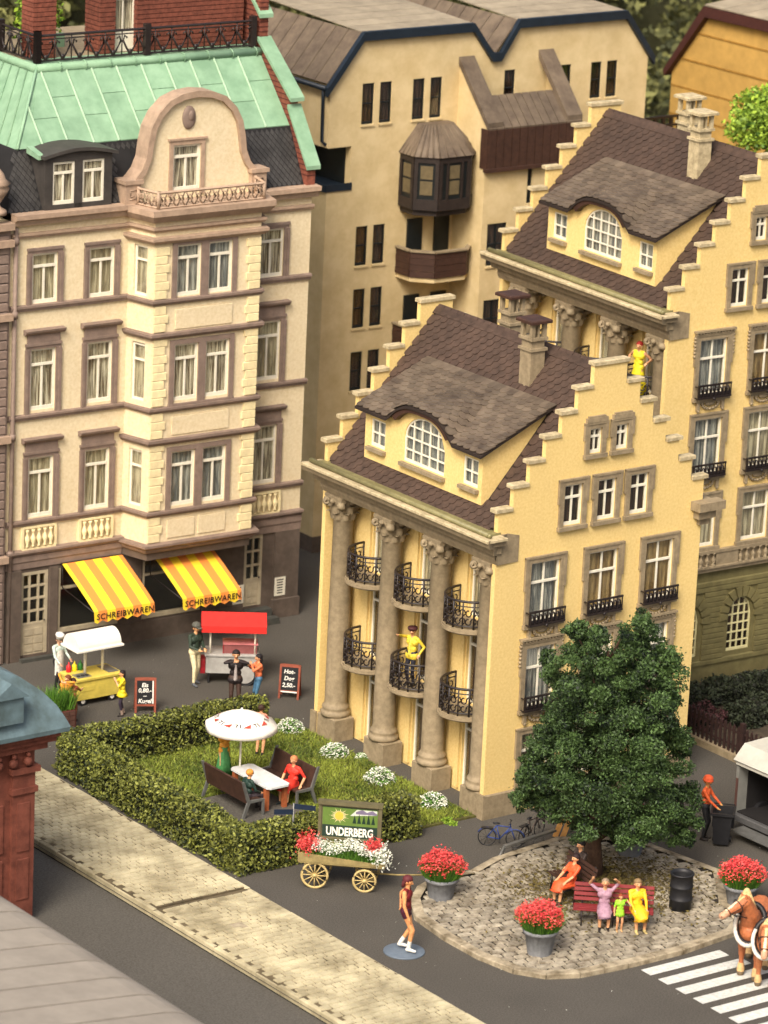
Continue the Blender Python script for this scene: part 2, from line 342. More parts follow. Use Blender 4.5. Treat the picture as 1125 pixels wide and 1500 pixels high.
# ------------------------------------------------------------------ yellow column house
def shingle_mesh(w, l, t, mat):
    m = MB(); n = 6; P = [(-w/2, l*.5), (-w/2, -l*.2)]+[(-w/2*cos(pi*i/n), -l*.2-l*.33*sin(pi*i/n)) for i in range(1, n)]+[(w/2, -l*.2), (w/2, l*.5)]
    m.prism(P, 2, 0, t); return m.mesh('shingle', mat)
def frame_rot(u, v, nrm):                     # columns: local x, y, z
    return Matrix((u, v, nrm)).transposed()
def column_house(root, Z, L, lower=False):
    W = 7.2; ZT = 12.508; S0, SS, HH = .316, .509, .616
    def bd(m, name, mat, par=root): return m.build(name, mat, par, (0, 0, Z) if par is root else (0, 0, 0))
    xs = [3.6-(S0+SS*k) for k in range(1, 7)]
    def top(x):
        d = abs(x-3.6); k = 0 if d < S0+SS-.255 else int(math.ceil((d-(S0+SS-.255))/SS-1e-6))
        return ZT-HH*min(k, 6)-.1
    edges = [0, W]+[3.6+sg*(S0+SS*k-.255) for k in range(1, 7) for sg in (-1, 1)]
    big = [(1.70, 5.42, 1.02, 1.72), (3.72, 5.42, 1.02, 1.72), (5.72, 5.42, 1.0, 1.72)]
    wins = [(c, z, w_, h) for c, z, w_, h in big]+[(c, 2.98, w_, 1.74) for c, z, w_, h in big]+[(c, .75, w_, 1.5) for c, z, w_, h in big]
    small = [(2.52, 8.04, .64, 1.14), (3.69, 8.04, .64, 1.14), (4.83, 8.04, .64, 1.14)]
    att = [(3.18, 9.97, .42, .7), (4.10, 9.97, .42, .7)]
    holes = [(c-w_/2, c+w_/2, z, z+h) for c, z, w_, h in wins+small+att]
    zb = 0 if not lower else -.0
    o = wall('gable_wall', YEL, root, edges, zb, top, holes, .16); o.location.z = Z
    o = wall('gable_wall', YEL, root, edges, zb, top, (), .16, at=L-.16); o.location.z = Z
    # coping stones, one per step
    for yy in (-.05, L-.21):
        for k in range(0, 7):
            for sg in ((0,) if k == 0 else (-1, 1)):
                c = 3.6 if k == 0 else 3.6+sg*(S0+SS*k)
                a, b = (c-.64, c+.64) if k == 0 else ((c-.37, c+.25) if sg < 0 else (c-.25, c+.37))
                bd(MB().box((a+.03, yy, ZT-HH*k-.098+rng.uniform(-.006, .006)), (b-.02, yy+.28, ZT-HH*k+.015), .02), 'coping_stone', CAPST)
    # windows with stone surrounds
    def surround(c, z, w_, h, kind):
        m = MB(); e = .15; t = .07
        m.box((c-w_/2-e, -t, z-.1), (c-w_/2-.003, -.002, z+h+e)); m.box((c+w_/2+.003, -t, z-.1), (c+w_/2+e, -.002, z+h+e))
        m.box((c-w_/2-e+.001, -t+.004, z+h), (c+w_/2+e-.001, -.002, z+h+e-.002)); m.box((c-w_/2-e-.03, -t-.05, z-.13), (c+w_/2+e+.03, -.002, z-.02))
        m.box((c-w_/2-e-.05, -t-.02, z+h+e-.03), (c+w_/2+e+.05, -.002, z+h+e+.03))
        m.box((c-w_/2-e-.05, -t-.01, z+h*.55), (c-w_/2-e+.05, -.002, z+h+e)); m.box((c+w_/2+e-.05, -t-.01, z+h*.55), (c+w_/2+e+.05, -.002, z+h+e))
        if kind in ('big', 'hood'):          # carved apron under the sill
            m.box((c-w_/2-.02, -.08, z-.19), (c+w_/2+.02, -.002, z-.131))
            for i in range(9):
                t0 = pi*i/8; m.ell((c-.30*cos(t0), -.05, z-.22-.17*sin(t0)), (.06, .06, .05), 6, 4)
            m.ell((c, -.04, z-.24), (.2, .05, .07), 8, 5)
            for sg in (-1, 1): m.box((c+sg*(w_/2-.05)-.05, -.09, z-.42), (c+sg*(w_/2-.05)+.05, -.002, z-.19)); m.ell((c+sg*(w_/2-.05), -.07, z-.43), (.05, .05, .05), 6, 4)
        if kind == 'hood':                   # beaded frame round the top
            n = 13
            for i in range(n): m.box((c-w_/2-.17+(w_+.34)*i/(n-1)-.03, -.12, z+h+e+.03), (c-w_/2-.17+(w_+.34)*i/(n-1)+.03, -.002, z+h+e+.09))
            m.box((c-w_/2-.24, -.14, z+h+e+.09), (c+w_/2+.24, -.002, z+h+e+.15))
            for sg in (-1, 1):
                for i in range(6): m.ell((c+sg*(w_/2+e+.06), -.05, z+h+.08-i*.11), (.045, .06, .045), 6, 4)
        if kind == 'att': m.box((c-w_/2-e-.0, -.1, z+h+e+.03), (c+w_/2+e+.0, -.002, z+h+e+.15)); m.box((c-w_/2-.08, -.085, z+h+e+.15), (c+w_/2+.08, -.002, z+h+e+.2))
        return m
    def railing(c, z, w_):
        m = MB(); y = -.2; a, b = c-w_/2-.12, c+w_/2+.12
        for zz in (z-.03, z+.35): m.box((a, y-.04, zz), (b, y+.0005, zz+.055))
        for x in (a, b-.035): m.box((x, y+.001, z-.018), (x+.033, -.07, z+.012)); m.box((x, y+.001, z+.332), (x+.033, -.07, z+.36)); m.box((x+.002, y-.025, z), (x+.033, y-.005, z+.35))
        n = 8
        for i in range(n):
            x = a+.05+(b-a-.1)*(i+.5)/n
            m.tube([(x+.055*cos(t)*.9, y-.015, z+.17+.11*sin(t)) for t in np.linspace(0, 2*pi, 9)[:-1]], .026, 4, closed=True)
            m.box((x-.075, y-.03, z), (x-.045, y-.005, z+.36))
        m.box((a, y-.012, z-.02), (b, y-.006, z+.14)); m.ell((c, y-.03, z-.05), (.06, .03, .05), 6, 4)
        return m
    kinds = {}
    for i, (c, z, w_, h) in enumerate(wins):
        cur = ['B', 'T', 'T', 'B', 'G', 'B', 'G', 'G', 'G'][i]
        kt = winkit(w_, h, cur, 2, .66); wo = kit_place(kt, root, (c, .025, z+Z), 0)
        hood = (i//3 == 1 and not lower) or (i//3 == 0 and lower)
        surround(c, z, w_, h, 'hood' if hood else ('big' if i//3 < 2 else 'none')).build('window_surround', STONE, root, (0, 0, Z))
        if i//3 < 2: railing(c, z, w_).build('window_railing', IRON, root, (0, 0, Z))
    for c, z, w_, h in small: kit_place(winkit(w_, h, 'K', 2, .68), root, (c, .02, z+Z)); surround(c, z, w_, h, 'small').build('window_surround', STONE, root, (0, 0, Z))
    for c, z, w_, h in att: kit_place(winkit(w_, h, 'K', 2, .66), root, (c, .02, z+Z)); surround(c, z, w_, h, 'att').build('window_surround', STONE, root, (0, 0, Z))
    # base course of the gable, back and far walls
    if not lower:
        MB().box((-.07, -.10, 0), (-.002, .16, .70)).build('base_course', STONE, root); MB().box((-.07, L-.16, 0), (-.002, L+.09, .70)).build('base_course', STONE, root)
        m = MB(); m.box((-.07, -.10, 0), (1.12, -.1005, .70)) if False else None; m.box((.0, -.10, 0), (1.12, -.002, .70), .03); m.box((2.28, -.10, 0), (3.14, -.002, .70), .03); m.box((4.3, -.10, 0), (5.14, -.002, .70), .03); m.box((6.3, -.10, 0), (W+.1, -.002, .70), .03)
        m.box((W+.002, -.002, 0), (W+.1, 1.2, .7)); bd(m, 'base_course', STONE)
    bd(MB().box((W-.3, .162, 0), (W, L-.162, 7.9)), 'back_wall', YEL)
    # recessed front between the columns, outward -x
    cy = [.55, 2.80, 5.07, 7.28]; bays = [1.62, 3.9, 6.12]
    zs = [(.12, 2.3), (2.66, 4.75), (5.16, 7.0)]
    hl = [(b-.42, b+.42, z0, z1) for b in bays for z0, z1 in zs]
    o = wall('front_wall', YEL, root, [.162, L-.162], 0, lambda u: 7.3, hl, .25, face='x', at=.78); o.location.z = Z
    for b in bays:
        for j, (z0, z1) in enumerate(zs): kit_place(winkit(.84, z1-z0, 'K' if j < 2 else 'G', 2, .8), root, (.86, b, z0+Z), FX)
        m = MB()
        for s2 in (-1, 1):                    # fluted yellow jambs
            for q in range(3): m.box((.70+.02*q, b+s2*(.47+.09*q), .1), (.777, b+s2*(.53+.09*q), 7.1))
        bd(m, 'jamb_moulding', YEL)
    # columns
    def leafy(m, c, r, z, ang, s):           # one acanthus leaf: a curved tongue whose tip rolls outwards
        V = []; F = []; nu, nv = 4, 5
        for j in range(nv+1):
            t = j/nv; rad = r+.02+.05*t+(.14*max(0, t-.6)/.4)*s/ .35; zz = z+s*min(t, .88)-(.04 if t > .95 else 0)
            wd = .135*sin(pi*min(.2+t*.75, .96))+.02
            for i in range(nu+1):
                q = i/nu-.5; a = ang+q*2*wd/rad; bul = (.03 if i in (1, 3) else (.055 if i == 2 else 0)); V.append((c[0]+(rad+bul)*cos(a), c[1]+(rad+bul)*sin(a), zz))
        for j in range(nv):
            for i in range(nu): k = j*(nu+1)+i; F.append((k, k+1, k+nu+2, k+nu+1))
        m.add(V, F, True)
    def colmesh():
        m = MB(); m.box((-.335, -.46, 0), (.335, .46, .68), .03)
        m.lathe([(.41, .68), (.43, .73), (.43, .79), (.39, .83), (.365, .87), (.39, .92), (.385, .96), (.33, 1.02), (.318, 1.1), (.315, 3.4), (.285, 6.5), (.31, 6.53), (.31, 6.58), (.28, 6.6)], n=28)
        return m
    def capmesh():
        m = MB(); m.lathe([(.28, 6.59), (.29, 6.8), (.34, 7.0), (.42, 7.14), (.40, 7.16)], n=20)
        for i in range(8): leafy(m, (0, 0), .30, 6.56, 2*pi*i/8+pi/8, .30)
        for i in range(8): leafy(m, (0, 0), .32, 6.72, 2*pi*i/8, .36)
        for i in range(4):                   # corner scrolls
            a = pi/4+pi/2*i; d = Vector((cos(a), sin(a), 0)); p = Vector((-sin(a), cos(a), 0))
            for sp in (-.075, .075):
                pts = [d*(.48+.15*(1-t/9)*cos(t)+.03)+p*sp+Vector((0, 0, 7.03+.15*(1-t/9)*sin(t))) for t in np.linspace(pi*.6, 2*pi+pi*.9, 16)]
                m.tube(pts, [.045]*16, 6)
            m.tube([d*.50-p*.09+Vector((0, 0, 7.03)), d*.50+p*.09+Vector((0, 0, 7.03))], .11, 10); m.tube([d*.3+Vector((0, 0, 6.8)), d*.4+Vector((0, 0, 6.95)), d*.5+Vector((0, 0, 7.16))], [.05, .09, .07], 8)
        for i in range(4):
            a = pi/2*i; m.ell((.40*cos(a), .40*sin(a), 7.1), (.09, .09, .08), 8, 5)
        m.box((-.4, -.4, 7.161), (.4, .4, 7.26), .02)
        return m
    cm, km = colmesh().mesh('column', STONE), capmesh().mesh('capital', STONE)
    for k, y in enumerate(cy):
        yy = y+(.04 if k == 0 else (.12 if k == 3 else 0)); c = ob('column', cm, root, (.345, yy, Z)); ob('capital', km, c)
    # entablature: stepped profile swept along the front
    prof = [(.74, 7.262), (.0, 7.262), (-.05, 7.40), (-.05, 7.55), (-.22, 7.60), (-.26, 7.78), (-.5, 7.86), (-.56, 8.02), (-.56, 8.10), (.34, 8.10), (.74, 8.0)]
    m = MB(); y0, y1 = -.02, L+.02
    n = len(prof)
    def yo(x): return max(0, min(.30, (0.0-x)*.55)+.04)
    V = [(x, y0-yo(x), z) for x, z in prof]+[(x, y1+yo(x), z) for x, z in prof]
    m.add(V, [tuple(range(n-1, -1, -1)), tuple(range(n, 2*n))]+[(i, (i+1) % n, n+(i+1) % n, n+i) for i in range(n)])
    bd(m, 'cornice', STONE)
    m = MB()
    for sx in (1,):
        for (x0_, x1_, z0_, z1_, d_) in ((-.05, .05, 7.40, 7.6, .05), (-.2, .08, 7.6, 7.84, .10), (-.5, .12, 7.86, 8.01, .22)):
            m.box((x0_, -d_-.015, z0_), (x1_, -.0225, z1_))
        for (x0_, x1_, z0_, z1_, d_) in ((W-.16, W+.2, 7.40, 7.6, .12), (W-.3, W+.32, 7.6, 7.84, .24), (W-.42, W+.52, 7.86, 8.1, .40)):
            m.box((x0_, -d_, z0_), (x1_, -.0025, z1_))
        m.box((W+.002, .0, 7.4), (W+.3, L, 8.1))
    bd(m, 'cornice_return', STONE)
    bd(MB().box((-.60, -.34, 8.02), (.1, L+.3, 8.101), .02), 'cornice_slab', CAPST)
    g = MB(); g.tube([(-.38, -.12, 8.17), (-.38, L+.12, 8.17)], .075, 8); g.tube([(-.38, -.13, 8.17), (-.38, -.2, 8.17)], [.08, .05], 8); g.box((-.33, -.02, 8.102), (.1, L+.02, 8.16))
    bd(g, 'gutter', GUTTER)
    # roof
    sl = 1.126; zr = lambda x: 8.34+(x-.1)*sl; XR = 3.6; nrm = Vector((-sl, 0, 1)).normalized()
    m = MB(); ya, yb = .162, L-.162
    m.prism([(-.08, zr(-.08)-.12), (XR, zr(XR)-.14), (W+.08, zr(-.08)-.12), (W+.08, zr(-.08)-.3), (-.08, zr(-.08)-.3)], 1, ya, yb)
    roof = bd(m, 'roof', M('dark_roof_bed', (44, 34, 28), .9, .1, 5))
    sw = (yb-ya)/25; cs = .185; nrow = int((XR+.06)*math.sqrt(1+sl*sl)/cs)
    ux, uy = Vector((0, -1, 0)), Vector((1, 0, sl)).normalized()
    pitch = -math.radians(5)
    sm_ = shingle_mesh(sw*.93, .33, .026, ROOFB); smg = shingle_mesh(sw*.93, .32, .022, ROOFG)
    big_ = MB(); Rm = frame_rot(ux, uy, nrm)
    tri = [Vector(v.co) for v in sm_.vertices]; tf = [tuple(p.vertices) for p in sm_.polygons]
    def indorm(x, y): return x > .36 and x < 2.5 and 1.0 < y < 6.75
    for r in range(nrow+1):
        s = r*cs+.1; x = -.08+s*uy.x; z = zr(-.08)+s*uy.z
        for c in range(26):
            y = ya+sw*(c+(.5 if r % 2 else 0))
            if y > yb-.02 or y < ya+.02 or indorm(x, y): continue
            tilt = Matrix.Rotation(math.radians(-7+rng.uniform(-1.5, 1.5)), 3, 'X') @ Matrix.Rotation(rng.uniform(-.03, .03), 3, 'Z')
            base = Vector((x, y, z))+nrm*(-.05+rng.uniform(-.004, .004))
            big_.add([Rm@(tilt@v)+base for v in tri], tf)
    o = big_.build('shingles', ROOFB, roof); tag(o, kind='stuff')
    # ridge tiles
    m = MB()
    for i in range(22):
        y = ya+(yb-ya)*i/22; zz = zr(XR)-.06
        m.prism([(XR-.15, zz-.13), (XR, zz+.03+(i % 2)*.012), (XR+.15, zz-.13), (XR+.13, zz-.16), (XR, zz-.02), (XR-.13, zz-.16)], 1, y, y+(yb-ya)/22*1.06)
    m.build('ridge_tiles', ROOFB, roof)
    # dormer
    D0, D1 = 1.16, 6.5; YC = 3.76
    def bul(y): t = (y-YC)/1.32; return .60*math.sqrt(max(0, 1-t*t)) if abs(t) < .80 else .60*max(0, (1.12-abs(t)))**2*5.2*.35*1.0
    def bulge(y):
        return bulge2(y, 0)
    def bulge2(y, s):
        t = abs(y-YC)/(1.5*(1-.5*s)); return .60*(1-t**3.2)**1.15 if t < 1 else 0.0
    def dz(x, y):
        s = min(1, (x-.06)/1.9); return 10.05+(x-.06)*.445+bulge2(y, s)*max(0, 1-s)**.85
    holes_d = [(D0+.18, D0+.18+.66, 9.0, 9.78), (D1-.94, D1-.28, 9.0, 9.78), (YC-.92, YC+.92, 8.95, 9.62, .70)]
    bps = list(np.linspace(D0, D1, 21))
    o = wall('dormer_wall', YEL, root, bps, 8.58, lambda y: dz(.3, y)-.05, holes_d, .2, face='x', at=.3); o.location.z = Z; dorm = o
    for yy in (D0, D1-.14):
        MB().prism([(.502, 8.6), (.502, dz(.5, 1)-.06), (2.45, dz(2.45, 1)-.05), (2.38, zr(2.38)-.1)], 1, yy, yy+.14).build('cheek_wall', YEL, dorm)
    for (a, b, z0, z1, *ar) in holes_d:
        c = (a+b)/2
        if ar: kt = winkit(b-a, z1-z0, 'B', 5, 0, 4, .045, arch=ar[0])
        else: kt = winkit(b-a, z1-z0, 'B', 2, 0, 2, .05)
        kit_place(kt, root, (.33, c, z0+Z), FX)
        MB().box((.16, a-.07, z0-.13), (.299, b+.07, z0-.03)).build('window_sill', STONE, root, (0, 0, Z))
    m = MB(); n = 16                          # arch moulding under the eyebrow
    P = [(YC-1.3+2.6*i/n, dz(.1, YC-1.3+2.6*i/n)-.09) for i in range(n+1)]; Q = [(YC-1.16+2.32*i/n, dz(.1, YC-1.3+2.6*i/n)-.19-.02*sin(pi*i/n)) for i in range(n+1)]
    for i in range(n): m.prism([P[i], P[i+1], Q[i+1], Q[i]], 0, .10, .298)
    m.build('arch_moulding', DKBR, dorm)
    # dormer roof skin + its single shingles
    m = MB(); nx, ny = 8, 40; V = []; F = []
    ys = np.linspace(.96, 6.72, ny+1); xs_ = np.linspace(.06, 2.56, nx+1)
    for t in (-.02, -.10):
        for x in xs_:
            for y in ys: V.append((x, y, dz(x, y)+t))
    k = (nx+1)*(ny+1)
    for l in (0, k):
        for i in range(nx):
            for j in range(ny): a = l+i*(ny+1)+j; F.append((a, a+1, a+ny+2, a+ny+1))
    for j in range(ny): F.append((j, j+1, k+j+1, k+j)); a = nx*(ny+1)+j; F.append((a, a+1, k+a+1, k+a))
    for i in range(nx): a = i*(ny+1); F.append((a, a+ny+1, k+a+ny+1, k+a)); a += ny; F.append((a, a+ny+1, k+a+ny+1, k+a))
    m.add(V, F); dr = bd(m, 'dormer_roof', MATS['dark_roof_bed'])
    nr = 14; nc = 20; sw2 = 5.74/nc; cnt = 0
    for r in range(nr):
        x = .22+r*(2.36/nr)
        for c in range(nc+(r % 2)):
            y = .97+sw2*(c+(0 if r % 2 else .5))
            y = min(max(y, 1.08), 6.6)
            e = .05; gx = (dz(x+e, y)-dz(x-e, y))/(2*e); gy = (dz(x, y+e)-dz(x, y-e))/(2*e)
            nn = Vector((-gx, -gy, 1)).normalized(); up = Vector((1, 0, gx)).normalized(); side = up.cross(nn).normalized()
            mt = Matrix((side, up, nn)).transposed() @ Matrix.Rotation(math.radians(-5+rng.uniform(-.7, .7)), 3, 'X')
            cnt += 1
            o = ob('shingle', smg, dr); mm = mt.to_4x4(); mm.translation = Vector((x, y, dz(x, y)))+nn*.004; o.matrix_local = mm
    # chimneys
    def chimney(x, y, zt, capm):
        m = MB(); b = .24
        m.box((x-b, y-b, zr(x)-.9 if x < 3.6 else 11.0), (x+b, y+b, zt-.78)); m.box((x-b-.05, y-b-.05, zt-.78), (x+b+.05, y+b+.05, zt-.7)); m.box((x-b+.02, y-b+.02, zt-.7), (x+b-.02, y+b-.02, zt-.48)); m.box((x-b-.05, y-b-.05, zt-.48), (x+b+.05, y+b+.05, zt-.4))
        for sx in (-1, 1):
            for sy in (-1, 1): m.box((x+sx*.2-.055, y+sy*.2-.055, zt-.4), (x+sx*.2+.055, y+sy*.2+.055, zt))
        for sx in (-1, 0, 1): m.box((x+sx*.2-.025, y-.24, zt-.4), (x+sx*.2+.025, y-.2, zt))
        m.box((x-.08, y-.08, zt-.4), (x+.08, y+.08, zt-.02))
        c = bd(m, 'chimney', STONE if capm else CAPST)
        MB().box((x-.36, y-.36, zt), (x+.36, y+.36, zt+.1), .03).build('chimney_cap', DKBR if capm else CAPST, c)
    if not lower: chimney(2.98, 2.62, 13.05, True); chimney(4.5, 5.5, 12.95, True)
    else: chimney(2.98, 2.8, 13.2, False); chimney(4.5, 5.3, 13.1, False)
    # half round balconies with wrought railings
    def balcony(b, zf):
        m = MB(); n = 18; ry, rx = .86, 1.02
        pts = lambda k, x0=.76: [(x0-rx*k*sin(pi*i/n), b-ry*k*cos(pi*i/n)) for i in range(n+1)]
        for k, z0, z1 in ((1.0, zf-.05, zf), (1.03, zf-.12, zf-.052), (.93, zf-.18, zf-.122)): m.prism(pts(k), 2, z0, z1)
        sl_ = bd(m, 'balcony', STONE)
        r = MB(); P = pts(.95)
        r.tube([(x, y, zf+.78) for x, y in P], .036, 6); r.tube([(x, y, zf+.08) for x, y in P], .024, 5)
        r.tube([(x, y, zf+.64) for x, y in P], .018, 5)
        for i in range(0, n+1, 2):
            x, y = P[i]; r.tube([(x, y, zf), (x, y, zf+.79)], .022 if i % 4 else .03, 5)
        for i in range(1, n, 1):
            x, y = P[i]; x2, y2 = P[i+1 if i < n else i]
            tx, ty = (P[min(i+1, n)][0]-P[i-1][0]), (P[min(i+1, n)][1]-P[i-1][1]); ln = math.hypot(tx, ty); tx /= ln; ty /= ln
            for zc_, rr in ((zf+.22, .085), (zf+.46, .085)):
                aa = np.linspace(0, 1.6*pi, 8)+(pi if i % 2 else 0)
                r.tube([(x+tx*rr*(1-.35*k/7)*cos(t), y+ty*rr*(1-.35*k/7)*cos(t), zc_+rr*1.3*(1-.35*k/7)*sin(t)) for k, t in enumerate(aa)], .021, 4)
        r.tube([(P[0][0], P[0][1], zf+.8), (P[0][0]-.06, P[0][1]-.02, zf+.9)], .035, 6)
        r.build('balcony_railing', IRON, sl_)
    for b in bays:
        balcony(b, 5.12); balcony(b, 2.62)
HG = 'yellow stepped gable houses'
fh = thing('column_house', 'yellow stepped-gable house with four grey columns, standing right behind the tall green tree', 'house', (0, 0, 0), 0, HG)
column_house(fh, 0, 7.954)
bh = thing('column_house', 'farther yellow stepped-gable house raised on a dark olive ground floor, at the right edge', 'house', (10.5825, 5.7783, 0), R(-2.23), HG)
column_house(bh, 3.653, 8.395, True)
# olive rusticated ground floor of the far house
OLIVE = M('olive_plaster', (112, 104, 66), .8, .1, 3, .3, 40)
def lower_floor(root):
    W = 7.2; L = 8.395; ws = [1.7, 3.72, 5.72]
    ws = [1.42, 3.45, 5.5]
    PW = M('cream_window_paint', (206, 198, 150), .6, .05, 5)
    o = wall('ground_floor_wall', OLIVE, root, [-.05, W+.05], 0, lambda u: 3.62, [(c-.45, c+.45, .92, 2.05, .56) for c in ws], .3, at=.0)
    o = wall('ground_floor_wall', OLIVE, root, [.302, L], 0, lambda u: 3.62, (), .3, face='x', at=-.05)
    m = MB(); k = 0                           # rusticated courses, interrupted at the windows
    for r in range(16):
        z0 = .62+r*.165; segs = []; x = -.05
        for c in ws:
            if z0 < 2.8 and z0 > .75: segs.append((x, c-.60)); x = c+.60
        segs.append((x, W+.05))
        for a, b in segs:
            z_ = z0+.01; m.prism([(-.055, z_), (-.055-.0, z_+.12), (-.015, z_+.145), (-.002, z_+.145), (-.002, z_-.01), (-.015, z_-.01)], 0, a, b)
    m.build('rusticated_course', OLIVE, root)
    for c in ws:
        n = 9; m = MB()
        for i in range(n+1):                   # radiating arch stones
            a = pi*i/n; r0, r1 = .52, .84
            m.prism([(c-cos(a-.13)*r0, 2.05+sin(a-.13)*(r0+.06)), (c-cos(a+.13)*r0, 2.05+sin(a+.13)*(r0+.06)), (c-cos(a+.13)*r1, 2.05+sin(a+.13)*(r1+.06)), (c-cos(a-.13)*r1, 2.05+sin(a-.13)*(r1+.06))], 1, -.085, -.004)
        tag(m.build('arch_stones', OLIVE, root), kind='stuff')
    for c in ws: kit_place(winkit(.9, 1.13, 'K', 4, 0, 6, .045, arch=.56, fm=PW), root, (c, .05, .92))
    m = MB().box((-.12, -.14, 3.60), (W+.12, -.002, 3.72)); m.box((-.16, -.2, 3.72), (W+.16, -.003, 3.78)); m.box((-.12, -.16, 4.18), (W+.12, -.003, 4.27))
    for c in (.75, 2.7, 4.72, 6.8): m.box((c-.42, -.13, 3.78), (c+.42, -.004, 4.18))
    m.box((0, -.05, 3.78), (W, -.003, 4.18))
    m.build('belt_cornice', STONE, root)
    for c0 in (1.05, 3.05, 5.08):
        for i in range(8):
            x = c0+.18+i*.24
            if x > c0+1.2 or x > W: continue
            MB().lathe([(.07, 0), (.07, .03), (.035, .06), (.075, .15), (.07, .2), (.03, .27), (.035, .34), (.065, .37), (.065, .4)], n=10).build('baluster', STONE, root, (x, -.11, 3.78))
lower_floor(bh)
# ------------------------------------------------------------------ cream town house on the left
lh = thing('town_house', 'tall cream and brown town house with a pale green mansard roof and a shop below', 'house', (5.876, 17.204, 0), R(-1.86))
def left_house(root):
    XL, XR = -10.45, 0.0; DEP = 4.2; ZB = 3.2
    cols = [(-9.30, .86), (-7.37, .86), (-1.42, .90)]
    rows = [(4.42, 1.86), (7.72, 1.86), (10.95, 1.50)]
    holes = [(c-w_/2, c+w_/2, z, z+h) for c, w_ in cols for z, h in rows]
    wall('upper_wall', CREAM, root, [XL, XR], ZB, lambda u: 13.35, holes, .3)
    dk = [(-9.42, .92, .12, 2.72), (-7.55, 2.1, .66, 2.7), (-4.6, 2.1, .66, 2.5), (-1.65, .66, .5, 2.78)]
    wall('ground_floor_wall', DARKB, root, [XL, XR], -.15, lambda u: ZB-.002, [(c-w_/2, c+w_/2, a, b) for c, w_, a, b in dk], .3)
    MB().box((XR-.3, .302, 0), (XR, DEP, 13.35)).build('side_wall', DARKB, root); MB().box((XL, .302, 0), (XL+.3, DEP, 13.35)).build('side_wall', CREAM, root)
    MB().box((XL, DEP, 0), (XR, DEP+.3, 16)).build('back_wall', CREAM, root)
    def band(x0, x1, z, h, d, mat=TRIM, nm='string_course'):
        m = MB(); m.prism([(-.002, z), (-d*.55, z), (-d*.7, z+h*.45), (-d, z+h*.6), (-d, z+h), (-.002, z+h+.02)], 0, x0, x1); m.build(nm, mat, root)
    BL, BR = -6.45, -2.15
    for z, h, d in ((3.28, .16, .2), (4.20, .16, .13), (7.45, .16, .13), (10.76, .17, .13), (12.95, .14, .13), (13.36, .34, .34)):
        ml = TRIML if z > 12 else TRIM
        band(XL, BL, z, h, d, ml); band(BR, XR+(.12 if z > 13 else .04), z, h, d, ml)
    band(XL, BL, 2.86, .40, .10, TRIM, 'fascia'); band(BR, XR+.03, 2.80, .46, .10, TRIM, 'fascia')
    # windows on the flat wall
    def surround(c, w_, z, h, head):
        m = MB(); e = .16
        for sg in (-1, 1):
            m.box((c+sg*(w_/2+.003), -.05, z-.1), (c+sg*(w_/2+e), -.002, z+h+.002)); m.box((c+sg*(w_/2+e*.55), -.085, z-.1), (c+sg*(w_/2+e+.02), -.0025, z+h+.0))
        m.box((c-w_/2-e, -.05, z+h+.003), (c+w_/2+e, -.002, z+h+.16)); m.box((c-w_/2-e-.02, -.085, z+h+.1), (c+w_/2+e+.02, -.0025, z+h+.18))
        if head:
            m.box((c-w_/2-.12, -.07, z+h+.181), (c+w_/2+.12, -.002, z+h+.46))
            m.prism([(-.002, z+h+.461), (-.12, z+h+.461), (-.2, z+h+.54), (-.22, z+h+.6), (-.002, z+h+.62)], 0, c-w_/2-.24, c+w_/2+.24)
        return m
    for i, (c, w_) in enumerate(cols):
        for j, (z, h) in enumerate(rows):
            kit_place(winkit(w_, h, ['G', 'W', 'G'][j] if i < 2 else ['W', 'G', 'W'][j], 2, .74, 0, .07, tee=True), root, (c, .03, z))
            surround(c, w_, z, h, j < 2).build('window_surround', TRIM, root)
    # balusters in panels under the first floor windows
    bal = MB().lathe([(.05, 0), (.05, .04), (.03, .08), (.085, .2), (.085, .28), (.035, .38), (.03, .44), (.06, .5), (.06, .54)], n=10).mesh('baluster', CREAMY)
    for c in (-9.34, -7.38, -1.37):
        m = MB(); m.box((c-.58, -.10, 3.44), (c+.58, -.0025, 3.50)); m.box((c-.58, -.10, 4.1), (c+.58, -.0025, 4.16)); m.box((c-.6, -.1, 3.501), (c-.52, -.0025, 4.099)); m.box((c+.52, -.1, 3.501), (c+.6, -.0025, 4.099))
        p = m.build('baluster_panel', CREAMY, root)
        for i in range(5): ob('baluster', bal, p, (c-.4+.2*i, -.08, 3.53))
    # bay, one metre proud
    FL, FR, D = -6.15, -2.45, 1.0
    bw = [(-4.97, .84), (-3.87, .84)]; bh_ = [(4.48, 1.72), (7.76, 1.74), (10.97, 1.56)]
    wall('bay_front_wall', CREAM, root, [FL, FR], ZB, lambda u: 13.35, [(c-w_/2, c+w_/2, z, z+h) for c, w_ in bw for z, h in bh_], .2, at=-D)
    for (xa, xb) in ((BL, FL), (BR, FR)):
        m = MB()
        s = 1 if xa < xb else -1
        for z0, z1 in ((ZB, 4.5), (6.25, 7.78), (9.55, 10.98), (12.5, 13.35)): m.prism([(xa, 0), (xb, -D+.002), (xb+s*.2, -D+.002), (xa+s*.2, 0)], 2, z0, z1)
        for z0, z1 in ((4.5, 6.25), (7.78, 9.55), (10.98, 12.5)):
            m.prism([(xa, 0), (xa+(xb-xa)*.22, -.22), (xa+(xb-xa)*.22+s*.2, -.22), (xa+s*.2, 0)], 2, z0, z1)
            m.prism([(xa+(xb-xa)*.72, -.72), (xb, -D+.002), (xb+s*.2, -D+.002), (xa+(xb-xa)*.72+s*.2, -.72)], 2, z0, z1)
        m.build('bay_side_wall', CREAM, root)
    for z, h in bh_:
        k = kit_place(winkit(.52, 1.75 if h > 1.6 else 1.52, 'G', 1, .72), root, ((BL+FL)/2+.05, -.47, z), -pi/2+.28)
